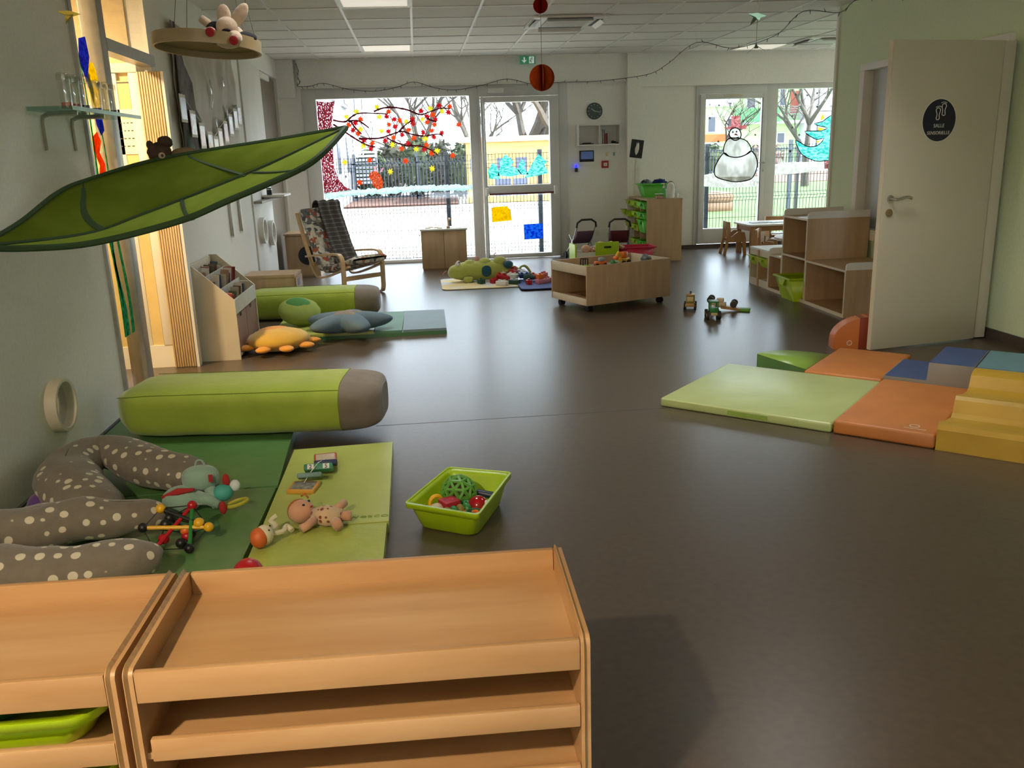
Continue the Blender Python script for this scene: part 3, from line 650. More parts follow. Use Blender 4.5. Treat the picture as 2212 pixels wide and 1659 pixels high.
# ================================================================ WINDOW PAINTINGS (outlines on the glass, in metres)
LEAVES=[(-0.883,1.945,'Y'),(-0.751,2.008,'Y'),(-0.478,2.058,'Y'),(-0.453,1.934,'Y'),(-0.705,1.912,'O'),(-0.772,1.867,'R'),(-0.858,1.84,'O'),(-0.809,1.772,'R'),(-0.71,1.784,'Y'),(-0.748,1.728,'O'),(-0.325,1.997,'O'),(-0.359,1.936,'R'),(-0.258,1.896,'R'),(-0.189,1.879,'O'),(-0.331,1.831,'O'),(-0.254,1.8,'R'),(-0.101,1.863,'Y'),(-0.025,1.894,'R'),(-0.018,1.836,'R'),(0.1,1.991,'R'),(0.114,1.89,'Y'),(0.176,1.922,'R'),(0.252,1.944,'O'),(0.283,1.876,'R'),(0.269,1.814,'O'),(0.172,1.85,'O'),(0.221,2.021,'Y'),(0.342,2.051,'R'),(0.378,1.979,'Y'),(0.481,2.043,'O'),(0.462,1.969,'R'),(-0.436,1.752,'Y'),(-0.347,1.745,'R'),(-0.166,1.697,'R'),(-0.078,1.757,'O'),(0.114,1.722,'R'),(0.23,1.738,'O'),(0.359,1.706,'R'),(0.251,1.656,'R'),(0.135,1.64,'Y'),(-0.02,1.649,'O'),(-0.288,1.666,'O'),(-0.399,1.631,'R'),(-0.676,1.639,'R'),(-0.57,1.602,'O'),(-0.686,1.572,'Y'),(-0.589,1.54,'R'),(-0.304,1.575,'Y'),(-0.187,1.523,'O'),(-0.099,1.584,'R'),(0.007,1.508,'Y'),(0.112,1.5,'R'),(0.15,1.557,'O'),(0.209,1.448,'O'),(0.286,1.475,'Y'),(0.49,1.41,'O'),(0.59,1.805,'O'),(-0.62,1.386,'O'),(-0.949,1.367,'Y'),(-0.143,1.356,'O'),(-0.357,1.226,'Y'),(0.208,1.247,'Y'),(-0.771,1.098,'O')]
BRANCH=[[(-1.058,1.908),(-0.903,1.884),(-0.8,1.953),(-0.68,1.987),(-0.347,1.969)],[(-0.521,2.002),(-0.401,2.042),(-0.253,2.047),(-0.087,2.015),(0.088,1.948),(0.209,1.979),(0.37,2.022),(0.489,2.009)],[(-0.834,1.897),(-0.79,1.82),(-0.7,1.721)],[(-0.864,1.888),(-0.745,1.894),(-0.67,1.854),(-0.596,1.795)],[(-1.062,1.856),(-0.932,1.766),(-0.82,1.687),(-0.726,1.626),(-0.631,1.575),(-0.534,1.553)],[(-0.743,1.665),(-0.477,1.662),(-0.325,1.701),(-0.174,1.74),(-0.027,1.697),(0.122,1.674),(0.313,1.693),(0.372,1.662)],[(-0.377,1.669),(-0.281,1.613),(-0.135,1.561),(0.064,1.545),(0.182,1.502),(0.299,1.421)],[(-0.204,1.736),(-0.119,1.82),(-0.026,1.875)],[(0.164,1.899),(0.242,1.868),(0.301,1.847)]]
TRUNK=[(-1.255,2.157),(-1.193,2.142),(-1.077,2.134),(-1.013,2.148),(-1.04,2.063),(-1.068,1.903),(-1.081,1.685),(-1.092,1.493),(-1.093,1.299),(-1.051,1.151),(-0.97,1.05),(-0.874,0.998),(-1.074,0.985),(-1.253,0.967)]
GRASS=[(-1.248,0.932),(-0.876,0.968),(-0.474,0.974),(-0.07,0.989),(0.337,0.985),(0.736,0.981)]
SQ=[(-0.644,1.196),(-0.596,1.239),(-0.527,1.232),(-0.481,1.171),(-0.461,1.092),(-0.472,1.013),(-0.543,0.996),(-0.6,1.047),(-0.614,1.127),(-0.642,1.157)]
SQT=[(-0.557,1.233),(-0.558,1.282),(-0.511,1.314),(-0.535,1.252),(-0.507,1.221),(-0.443,1.278)]
FIRS=[[(0.953,1.186),(1.021,1.299),(1.075,1.271),(1.107,1.164),(1.123,1.075),(0.977,1.088)],[(1.088,1.129),(1.129,1.251),(1.112,1.296),(1.207,1.407),(1.313,1.307),(1.284,1.246),(1.365,1.208),(1.418,1.136),(1.27,1.105)],[(1.365,1.191),(1.385,1.269),(1.424,1.339),(1.468,1.276),(1.457,1.205),(1.51,1.133),(1.418,1.118)],[(1.53,1.203),(1.569,1.281),(1.654,1.393),(1.772,1.292),(1.734,1.241),(1.796,1.141),(1.648,1.11),(1.453,1.081),(1.492,1.151)]]
SNB=[(4.231,1.006),(4.209,1.1),(4.245,1.2),(4.339,1.326),(4.419,1.277),(4.537,1.26),(4.654,1.288),(4.74,1.341),(4.813,1.256),(4.837,1.144),(4.803,1.015),(4.727,0.943),(4.53,0.921),(4.351,0.956)]
SNM=[(4.339,1.326),(4.336,1.408),(4.372,1.489),(4.429,1.524),(4.586,1.515),(4.686,1.462),(4.74,1.35),(4.654,1.288),(4.537,1.26),(4.419,1.277)]
SNH=[(4.408,1.579),(4.435,1.642),(4.493,1.663),(4.552,1.639),(4.584,1.574),(4.566,1.52),(4.509,1.494),(4.449,1.514)]
HAT=[(4.317,1.677),(4.424,1.683),(4.434,1.822),(4.564,1.828),(4.564,1.697),(4.657,1.695),(4.659,1.64),(4.503,1.658),(4.406,1.643)]
FIR=[(5.921,1.801),(5.788,1.714),(5.66,1.69),(5.762,1.651),(5.863,1.625),(5.766,1.586),(5.528,1.588),(5.632,1.508),(5.724,1.468),(5.822,1.484),(5.758,1.403),(5.67,1.373),(5.559,1.385),(5.467,1.439),(5.401,1.468),(5.43,1.385),(5.506,1.271),(5.651,1.193),(5.773,1.165),(5.923,1.175)]
SNOW1=[(4.054,1.031),(4.21,1.053),(4.212,0.997),(4.844,0.986),(4.867,0.91),(4.85,0.845),(4.414,0.841),(4.058,0.872)]
SNOW2=[(5.11,1.145),(5.293,1.167),(5.793,1.16),(5.906,1.128),(5.906,1.044),(5.601,1.017),(5.108,0.986)]
EYE=[(4.461,1.607),(4.514,1.611)]
NOSE=[(4.477,1.568),(4.505,1.59),(4.545,1.557)]
MOUTH=[(4.429,1.542),(4.488,1.527),(4.556,1.543),(4.547,1.525),(4.479,1.514),(4.434,1.528)]
DOTS=[(4.115,1.983),(4.25,1.971),(4.418,1.993),(4.313,1.817),(4.465,1.885),(4.12,1.804),(4.731,1.801),(4.611,1.755),(4.255,1.484),(4.659,1.893),(5.334,1.323),(5.338,1.803),(5.48,1.731),(5.346,1.644),(5.451,1.54),(5.438,1.95),(5.538,2.077),(5.371,2.086),(5.813,2.012),(5.696,1.916),(5.684,2.101),(5.898,1.92),(4.79,1.559),(5.325,1.314)]
YEL1=[(5.78,1.832),(5.752,1.724),(5.815,1.759)]
YEL2=[(5.733,1.642),(5.726,1.583),(5.834,1.612)]
YEL3=[(5.715,1.45),(5.727,1.422),(5.804,1.466)]
fr, fo2, fy2 = film('paint_leaf_red', '#c4283a', '#e05a5e', 60), film('paint_leaf_orange', '#e0622c', '#ee8a55', 60), film('paint_leaf_yellow', '#e2d640', '#efe77e', 60)
ftr = film('paint_trunk', '#861f34', '#c46a76', 45, .82, sx=(1, 1, .55)); fgr = film('paint_grass', '#d2efec', '#ecfaf8', 60, .86)
fsq = film('paint_squirrel', '#b8502a', '#ee8a58', 50, .84); ffir = film('paint_fir', '#58c4bd', '#c4f0ea', 24, sx=(1, 1, 2.5), tr=.75); fbr = film('paint_branch', '#5a1a24', '#8a4a52', 60)
def leafpoly(x, z, s, a):
    o = []
    for k in range(14):
        r = s*(1 if k % 2 == 0 else .5); r *= random.uniform(.82, 1.12); t = a+2*PI*k/14; o.append((x+r*math.cos(t), z+r*math.sin(t)))
    return o
for x, z, c in LEAVES: MB().prism(leafpoly(x, z, .050, random.uniform(0, 6)), 12.0625, 12.066, 'xz').build('painted_leaf', {'R': fr, 'O': fo2, 'Y': fy2}[c], w1)
def strip(pts, w, y0, y1, name, m_, par, k=5):
    P = catmull([(a, 0, b) for a, b in pts], k); b = MB(); A = []; B_ = []
    for i, p in enumerate(P):
        d = (P[min(i+1, len(P)-1)]-P[max(i-1, 0)]).normalized(); n = Vector((-d.z, 0, d.x)); ww = w*(1-.35*i/len(P))*random.uniform(.8, 1.2)
        A.append(((p+n*ww).x, (p+n*ww).z)); B_.append(((p-n*ww).x, (p-n*ww).z))
    return b.prism(A+B_[::-1], y0, y1, 'xz').build(name, m_, par)
for br in BRANCH: strip(br, .013, 12.066, 12.0685, 'painted_branch', fbr, w1)
MB().prism(TRUNK, 12.066, 12.0685, 'xz').build('painted_trunk', ftr, w1)
def rough(P, w, n=90, y=(12.062, 12.065)):
    top, bot = [], []
    for i in range(n+1):
        t = i/n*(len(P)-1); j = min(int(t), len(P)-2); f = t-j; x = P[j][0]+(P[j+1][0]-P[j][0])*f; z = P[j][1]+(P[j+1][1]-P[j][1])*f
        top.append((x, z+w*random.uniform(.5, 1.1))); bot.append((x, z-w*random.uniform(.5, 1.1)))
    b = MB(); V = [(x, y[0], z) for x, z in top]+[(x, y[0], z) for x, z in bot]
    b.poly(V, [(i, i+1, n+2+i, n+1+i) for i in range(n)]); return b
rough(GRASS, .05).build('painted_grass', fgr, w1, solid=.002)
MB().prism(SQ, 12.060, 12.0625, 'xz').build('painted_squirrel', fsq, w1); MB().prism([(-.56, 1.23), (-.575, 1.29), (-.52, 1.31), (-.545, 1.27), (-.52, 1.23)], 12.060, 12.0625, 'xz').build('painted_ear', film('paint_pale_red', '#d8909a', '#e8b8bd', 60, .8), w1); MB().prism([(-.50, 1.22), (-.47, 1.27), (-.44, 1.285), (-.46, 1.23)], 12.060, 12.0625, 'xz').build('painted_ear', MATS.get('x') or film('paint_pale_red2', '#d8909a', '#e8b8bd', 60, .8), w1)
for f in FIRS: MB().prism(f, 12.0345, 12.0385, 'xz').build('painted_fir', ffir, d1)
MB().prism([(.985, .70), (1.05, .712), (1.20, .715), (1.25, .66), (1.262, .52), (1.1, .51), (.99, .505)], 12.034, 12.0385, 'xz').build('yellow_patch', film('film_yellow', '#ffe21a', '#e6c400', 45), d1)
MB().prism([(1.425, .46), (1.69, .465), (1.695, .255), (1.43, .25)], 12.034, 12.0385, 'xz').build('blue_patch', film('film_blue', '#0b4fd0', '#49a8f0', 45), d1)
fsn = film('paint_snow', '#d2d1cb', '#f0f0ec', 9, sx=(1, 1, .5)); fsh = film('paint_face', '#f2f1ec', '#e6e5e0', 20); fblk = film('paint_black', '#1c1714', '#2a221e', 20); fhat = film('paint_hat', '#e6bcbc', '#c47a80', 40, .88); fsw = film('paint_snowdrift', '#e2e1db', '#f6f5f2', 30, .9)
MB().prism(SNB, 12.2865, 12.2885, 'xz').build('painted_snowman_body', fsn, d2); MB().prism(SNM, 12.2855, 12.2875, 'xz').build('painted_snowman_chest', fsn, d2); MB().prism(SNH, 12.284, 12.2865, 'xz').build('painted_snowman_head', fsh, d2)
MB().prism(HAT, 12.2845, 12.2875, 'xz').build('painted_hat', fhat, d2); MB().prism(NOSE, 12.2825, 12.284, 'xz').build('painted_nose', fo, d2); MB().prism(MOUTH, 12.2825, 12.284, 'xz').build('painted_mouth', fblk, d2)
for x, z in EYE: MB().ell((x, 12.283, z), (.013, .001, .014), 10, 6).build('painted_eye', film('paint_eye', '#8a949c', '#6b767e', 60), d2)
for P in (SNB, SNM, SNH):
    MB().tube([(v.x, 12.284, v.z) for v in catmull([(a, 0, b) for a, b in P], 3, True)], .0075, 5, closed=True).build('painted_outline', fblk, d2)
MB().prism(SNOW1, 12.2875, 12.289, 'xz').build('painted_snowdrift', fsw, d2)
MB().prism(SNOW2, 12.3155, 12.3185, 'xz').build('painted_snowdrift', fsw, w2); MB().prism([(5.905, 1.13), (6.5, 1.16), (6.5, .98), (5.905, 1.04)], 12.3155, 12.3185, 'xz').build('painted_snowdrift', fsw, w2)
mir = [(2*5.922-x, z) for x, z in FIR[1:-1]][::-1]
MB().prism(FIR+mir, 12.314, 12.3175, 'xz').build('painted_fir_tree', ffir, w2)
MB().tube([(v.x, 12.3135, v.z) for v in catmull([(a, 0, b) for a, b in FIR+mir], 2, True)], .006, 5, closed=True).build('painted_outline', fblk, w2)
for Q in (YEL1, YEL2, YEL3): MB().prism(Q, 12.3165, 12.3185, 'xz').build('painted_bell', fy2, w2)
MB().prism([(5.85, 1.165), (5.99, 1.165), (5.98, 1.06), (5.86, 1.06)], 12.3125, 12.3145, 'xz').build('painted_pot', fhat, w2)
fdot = film('paint_flake', '#d9d9d4', '#b9b7b0', 60, .95); fdk = film('paint_flake_dark', '#6b655e', '#8a847b', 60, .9)
for i, (x, z) in enumerate(DOTS):
    par, y = (d2, 12.285) if x < 5 else (w2, 12.3155)
    MB().prism(leafpoly(x, z, .022, i), y, y+.002, 'xz').build('painted_flake', fdk if i % 3 else fdot, par)
# ================================================================ BACK WALL FITTINGS
t = thing('wall_clock', 'round dark green wall clock with white hands above the white cubby', 'clock', (2.43, 12.05, 1.93))
MB().lathe([(0, 0), (.108, 0), (.108, .03), (.098, .034), (.098, .022), (0, .022)], 40, M=SX).build('case', pm('clock_case', '#3c4745', .4), t)
MB().lathe([(0, .021), (.097, .021), (.097, .024), (0, .024)], 40, M=SX).build('dial', pm('clock_dial', '#4d5e5b', .6, scale=3), t)
b = MB()
for k in range(12): b.box(-.003, .003, -.0265, -.0235, .078, .090, M=rotM('Y', k*PI/6))
b.build('hour_mark', paper, t)
def hand(a, l, w): MB().box(-w, w, -.029, -.026, -.012, l, M=rotM('Y', R(a))).build('hand', paper, t)
hand(-55, .055, .0035); hand(102, .082, .0028)
t = thing('wall_cubby', 'white two-compartment wall cubby below the clock', 'shelf', (2.17, 12.05, 1.48))
for n, q in (('side', (0, .016, -.2, 0, 0, .275)), ('side', (.564, .58, -.2, 0, 0, .275)), ('divider', (.285, .30, -.2, 0, .016, .259)), ('top', (.016, .564, -.2, 0, .259, .275)), ('bottom', (.016, .564, -.2, 0, 0, .016)), ('back', (.016, .564, -.012, 0, .016, .259))): part(n, white, t, q)
bk = [('white', '#d8d4cc', .022, .20), ('grey', '#7b6f78', .012, .19), ('white spined', '#c9c4bd', .012, .19), ('grey blue', '#5f6570', .012, .185), ('red', '#a5352a', .028, .135), ('dark brown', '#4a3a34', .014, .14)]
x = 2.482
for i, (nm, c, w, h) in enumerate(bk):
    t = thing('book', '%s book standing in the right half of the wall cubby%s' % (nm, ', leftmost of its row' if i == 0 else ''), 'book', (x, 11.90, 1.4965), 0, 'books in the wall cubby')
    cm = pm('book_%s' % c, c, .6); part('cover', cm, t, (0, .0015, 0, .12, 0, h), (w-.0025, w-.001, 0, .12, 0, h), (0, w-.001, 0, .002, 0, h)); part('pages', paper, t, (.0015, w-.0025, .003, .115, .003, h-.004)); x += w
t = thing('book', 'thin dark red book leaning in the left half of the wall cubby', 'book', (2.188, 11.90, 1.4965), 0, 'books in the wall cubby'); cm = pm('book_dr', '#8a3a30', .6); part('cover', cm, t, (0, .002, 0, .12, 0, .10), (.008, .010, 0, .12, 0, .10), (0, .010, 0, .002, 0, .10)); part('pages', paper, t, (.002, .008, .003, .115, .003, .095))
t = thing('tablet', 'flat black tablet lying in the left half of the wall cubby', 'tablet', (2.22, 11.89, 1.4965)); part('case', darkm, t, (0, .17, 0, .12, 0, .012), r=.004); part('bump', darkm, t, (.03, .14, .03, .09, .012, .024), r=.005)
t = thing('cable_coil', 'small black coiled cable in the right half of the wall cubby', 'cable', (2.67, 11.92, 1.4965)); MB().tube([(.035*math.cos(a)+.004*math.sin(5*a), .03*math.sin(a), .008+.0035*a/2) for a in [i*.35 for i in range(50)]], .004, 6).build('coil', darkm, t); part('plug', darkm, t, (.03, .06, -.02, .01, 0, .018), r=.003)
t = thing('intercom', 'black wall intercom with a blue screen under the cubby', 'intercom', (2.22, 12.05, 1.25)); part('body', darkm, t, (0, .20, -.02, 0, .02, .17), r=.006); part('screen', pm('lcd_blue', '#4a5f8f', .2, emit=.12), t, (.02, .185, -.022, -.019, .055, .155)); part('wall_plate', white, t, (.005, .195, -.015, 0, -.03, .02), r=.003)
b = MB()
for i in range(5): b.rbox(.05+.02*i, .062+.02*i, -.023, -.018, .028, .036, r=.001)
b.build('button', dgrey, t)
t = thing('night_light', 'small black socket lamp glowing deep blue', 'lamp', (2.17, 12.05, 1.14)); part('socket_body', darkm, t, (-.017, .017, -.05, 0, 0, .055), r=.005); MB().ell((0, -.028, .075), (.017, .017, .028), 14, 9).build('bulb', pm('blue_bulb', '#1a1fd8', .3, emit=2.0), t)
t = thing('fire_alarm', 'small red fire alarm call point beside the intercom', 'alarm', (2.525, 12.05, 1.18)); part('housing', red, t, (0, .095, -.04, 0, 0, .095), r=.006); part('press_plate', paper, t, (.024, .072, -.0425, -.04, .026, .07)); part('mark', red, t, (.043, .053, -.044, -.0425, .043, .053))
for i, x in enumerate((2.34, 2.46)):
    t = thing('wall_socket', 'flush round white wall socket, %s of the pair by the floor' % ('left' if i == 0 else 'right'), 'socket', (x, 12.05, .30)); MB().lathe([(0, 0), (.043, 0), (.041, .007), (.02, .008), (.019, .002), (0, .002)], 24, M=SX).build('plate', white, t)
    MB().cyl((0, -.002, .008), (0, -.012, .008), .003, 8).build('pin', steel, t)
for i, (x, c) in enumerate(((2.60, '#d6d48a'), (2.70, '#7fbf8f'))):
    t = thing('key_tag', 'small %s key tag hanging under the wall cubby' % ('yellow' if i == 0 else 'green'), 'key tag', (x, 12.035, 1.38)); MB().tube([(0, 0, .0), (.002, 0, .05), (.0, 0, .095)], .0015, 5).build('cord', paper, t); part('tag', pm('tag%d' % i, c, .4), t, (-.011, .011, -.003, .003, -.04, .005), r=.002)
t = thing('framed_print', 'small tilted black print with a white figure on the column', 'picture', (2.99, 11.93, 1.42)); t.rotation_euler = (0, R(8), 0)
part('board', darkm, t, (-.085, .085, -.008, -.0005, -.12, .12)); MB().prism([(.0, -.085), (.022, -.05), (.03, .0), (.028, .05), (.012, .09), (.0, .06), (-.01, .09), (-.014, .04), (-.026, .0), (-.02, -.05)], -.010, -.008, 'xz').build('figure', paper, t)
t = thing('light_switch', 'tall white switch trunking on the column', 'switch', (3.0, 11.93, .8)); part('trunking', white, t, (-.03, .03, -.012, 0, 0, .48), r=.003); part('switch_plate', white, t, (-.036, .036, -.018, -.002, .30, .40), r=.004); part('rocker', paper, t, (-.015, .015, -.022, -.018, .33, .37), r=.002)
t = thing('exit_sign', 'green exit sign with a white arrow and running figure under the ceiling', 'sign', (1.42, 11.90, 2.535)); grs = pm('exit_green', '#3f8a63', .5, emit=.12)
part('box', grs, t, (0, .205, 0, .03, 0, .10), r=.003); part('pictogram_field', pm('exit_white', '#e6ece6', .5, emit=.12), t, (.12, .185, -.002, 0, .008, .092))
MB().prism([(.055, .015), (.09, .05), (.077, .05), (.066, .04), (.066, .085), (.048, .085), (.048, .04), (.035, .05), (.022, .05)], -.003, 0, 'xz').build('arrow', MATS['exit_white'], t)
b = MB(); b.ell((.158, -.0035, .078), (.008, .0015, .008), 10, 6)
for q in (((.152, .068), (.140, .045)), ((.140, .045), (.128, .042)), ((.140, .045), (.150, .03)), ((.150, .03), (.146, .014)), ((.140, .045), (.13, .024)), ((.152, .066), (.168, .056)), ((.152, .066), (.136, .062))): b.cyl((q[0][0], -.0035, q[0][1]), (q[1][0], -.0035, q[1][1]), .0045, 6)
b.build('running_figure', grs, t); part('hanger', white, t, (.095, .11, .012, .02, .10, .115))
# ---- string of fairy lights along the soffit and across the ceiling
GP = [(-1.46, 11.95, 2.61), (-1.44, 11.95, 2.52), (-1.45, 11.95, 2.44), (-1.43, 11.95, 2.38), (-1.46, 11.95, 2.33), (-1.30, 11.95, 2.33), (-1.13, 11.95, 2.36), (-.82, 11.95, 2.28), (-.48, 11.95, 2.25), (-.2, 11.95, 2.29), (.03, 11.95, 2.35), (.3, 11.95, 2.27), (.57, 11.95, 2.24), (.92, 11.95, 2.29), (1.25, 11.95, 2.36), (1.59, 11.95, 2.29), (2.0, 11.9, 2.30), (2.4, 11.9, 2.30), (2.82, 11.88, 2.33), (3.1, 11.6, 2.36), (3.13, 10.9, 2.42), (3.15, 9.91, 2.53), (3.5, 9.85, 2.46), (3.72, 9.75, 2.48), (3.55, 8.6, 2.45), (3.47, 7.89, 2.54), (3.62, 7.5, 2.47), (3.55, 7.0, 2.50), (3.75, 6.3, 2.42), (4.0, 5.6, 2.50), (4.03, 5.2, 2.42), (4.03, 4.6, 2.5)]
t = thing('fairy_lights', 'dark string of fairy lights looping along the soffit and ceiling', 'string lights'); P = catmull(GP, 5); MB().tube(P, .0035, 5).build('cable', pm('green_cable', '#2b2d22', .5), t)
b = MB()
for i in range(2, len(P)-1, 2):
    p = P[i]; a = random.uniform(0, 6); d = Vector((math.cos(a)*.6, math.sin(a)*.3, random.choice((-1, -1, .8)))).normalized(); b.cyl(p, p+d*.035, .0042, 5, .002)
b.build('tiny_bulbs', MATS['green_cable'], t)['kind'] = 'stuff'
for p in ((-1.13, 11.95, 2.36), (.03, 11.95, 2.35), (1.25, 11.95, 2.36), (3.15, 9.91, 2.53), (3.47, 7.89, 2.54)): MB().cyl(p, (p[0]-.02, p[1], 2.645), .0012, 4).build('hanging_thread', paper, t)
# ---- paper mobiles
def pball(t, z, r, m_, n=5):
    for k in range(n):
        b = MB(); a0 = k*PI/n; q = []
        for i in range(19): th = -PI/2+PI*i/18; q.append((r*math.cos(th), r*math.sin(th)))
        for sgn in (0, PI):
            b.poly([(x*math.cos(a0+sgn), x*math.sin(a0+sgn), z+zz) for x, zz in q], [tuple(range(19))])
        b.build('paper_disc', m_, t, solid=.0015)
t = thing('paper_mobile', 'orange and red paper balls hanging on one thread', 'mobile', (.745, 5.2, 0)); th = pm('thread', '#6a5a4c', .8)
MB().cyl((0, 0, 1.745), (0, 0, 2.65), .0012, 5).build('thread', th, t); pball(t, 1.82, .073, cloth('orange_paper', '#a8431a', '#9c3c16', .25), 4); pball(t, 2.205, .042, cloth('red_paper', '#8f2018', '#851c15', .25), 7)
cgp = pm('dark_green_paper', '#5d7f6a', .7); t = thing('origami_mobile', 'two dark green origami birds hanging on one thread', 'mobile', (1.935, 5.0, 0)); MB().cyl((0, 0, 1.93), (0, 0, 2.65), .0012, 5).build('thread', th, t)
def bird(t, z, s, m_, a):
    M = TM(0, 0, z) @ rotM('Z', a)
    b = MB(); b.poly([(-.055*s, 0, .012*s), (0, -.012*s, -.012*s), (.055*s, .0, .004*s), (0, .012*s, -.012*s), (.0, .0, .018*s)], [(0, 1, 4), (1, 2, 4), (2, 3, 4), (3, 0, 4), (0, 3, 1), (1, 3, 2)], M)
    b.poly([(-.02*s, .004*s, 0), (.02*s, .004*s, 0), (-.012*s, .05*s, -.038*s)], [(0, 1, 2)], M); b.poly([(-.02*s, -.004*s, 0), (.02*s, -.004*s, 0), (-.02*s, -.05*s, -.03*s)], [(0, 1, 2)], M)
    b.build('paper_bird', m_, t, solid=.001)
bird(t, 2.10, 1.05, cgp, .2); bird(t, 1.945, 1.0, cgp, 1.2)
t = thing('origami_bird', 'small yellow origami bird hanging by the left wall', 'mobile', (-1.04, 3.0, 0)); MB().cyl((0, 0, 1.87), (0, 0, 2.65), .0010, 5).build('thread', th, t); bird(t, 1.86, .62, pm('yellow_paper', '#cdb54a', .7), .5)
t = thing('ladybird_sticker', 'red ladybird wall sticker with a yellow face on the green wall', 'sticker', (4.068, 5.37, 1.60)); YZ = rotM('Z', -PI/2)
MB().ell((0, -.06, .02), (.003, .10, .085), 24, 14).build('body', pm('ladybird_red', '#a33a2c', .6), t); MB().ell((0, .055, -.03), (.004, .045, .05), 18, 10).build('face', pm('ladybird_face', '#cdb457', .6), t)
b = MB(); b.ell((0, -.05, .095), (.0035, .05, .025), 14, 8)
for y, z in ((-.02, .05), (-.09, .03), (-.06, -.03), (.085, -.085), (-.02, -.085)): b.ell((0, y, z), (.0045, .017, .016), 10, 6)
b.build('spot', darkm, t); b = MB()
for y in (.035, .068): b.ell((0, y, .0), (.006, .015, .018), 12, 8)
b.build('eye', paper, t); b = MB()
for y in (.037, .066): b.ell((-.004, y, -.003), (.004, .006, .009), 10, 6)
b.build('pupil', pm('pupil_green', '#4a5a4a', .5), t); MB().ell((0, .055, -.058), (.0055, .022, .008), 10, 6).build('mouth', darkm, t)
# ================================================================ FABRICS
def dots(name, base, dot, scale, thr):
    m = pm(name, base, .9, scale=30, bump=.15, bscale=90, sheen=.2); nt = m.node_tree; N = nt.nodes; L = nt.links; p = N['Principled BSDF']
    src = p.inputs['Base Color'].links[0].from_socket; tc = [n for n in N if n.type == 'TEX_COORD'][0]
    v = N.new('ShaderNodeTexVoronoi'); v.inputs['Scale'].default_value = scale; v.inputs['Randomness'].default_value = .35; L.new(tc.outputs['Object'], v.inputs['Vector'])
    c = N.new('ShaderNodeValToRGB'); c.color_ramp.elements[0].position = thr; c.color_ramp.elements[0].color = (1, 1, 1, 1); c.color_ramp.elements[1].position = thr+.03; c.color_ramp.elements[1].color = (0, 0, 0, 1); L.new(v.outputs['Distance'], c.inputs[0])
    mx = N.new('ShaderNodeMix'); mx.data_type = 'RGBA'; L.new(c.outputs[0], mx.inputs[0]); L.new(src, mx.inputs[6]); mx.inputs[7].default_value = lin(dot); L.new(mx.outputs[2], p.inputs['Base Color']); return m
def cells(name, cols, scale, rough=.85):
    m = pm(name, cols[0], rough, scale=30, bump=.1, bscale=120); nt = m.node_tree; N = nt.nodes; L = nt.links; p = N['Principled BSDF']; tc = [n for n in N if n.type == 'TEX_COORD'][0]
    v = N.new('ShaderNodeTexVoronoi'); v.inputs['Scale'].default_value = scale; v.distance = 'CHEBYCHEV'; L.new(tc.outputs['Object'], v.inputs['Vector'])
    s = N.new('ShaderNodeSeparateColor'); L.new(v.outputs['Color'], s.inputs[0]); c = N.new('ShaderNodeValToRGB'); c.color_ramp.interpolation = 'CONSTANT'; e = c.color_ramp.elements
    while len(e) < len(cols): e.new(.5)
    for i, q in enumerate(cols): e[i].position = i/len(cols); e[i].color = lin(q)
    L.new(s.outputs[0], c.inputs[0]); L.new(c.outputs[0], p.inputs['Base Color']); return m
vin = lambda n, c, c2=None, r=.38, b=.25: pm(n, c, r, c2, scale=5, bump=b, bscale=9, spec=.85)
v_lime, v_lime2, v_green, v_dgreen = vin('lime_vinyl', '#b2be62', '#a9b558'), vin('pale_lime_vinyl', '#b2c281', '#a9b977'), vin('green_vinyl', '#56824a', '#4d7740'), vin('dark_green_vinyl', '#2f6a3a')
v_or, v_or2, v_blue, v_grey, v_yel, v_teal, v_redd = vin('orange_vinyl', '#c0762f', '#b66d28', .55), vin('bright_orange_vinyl', '#c8702f'), vin('blue_vinyl', '#31497a', None, .6), vin('grey_vinyl', '#8a8a86', None, .6), vin('yellow_vinyl', '#be981f', '#b48e1a', .5), vin('teal_vinyl', '#5f8a94', None, .6), vin('red_brown_vinyl', '#8a3418')
b_lime, b_taupe = pm('lime_canvas', '#9dae3a', .85, '#93a432', scale=6, bump=.5, bscale=11, sheen=.3), pm('taupe_canvas', '#7d7264', .85, '#70655a', scale=6, bump=.5, bscale=14, sheen=.2)
seamm = pm('dark_lime_seam', '#6f8414', .9)

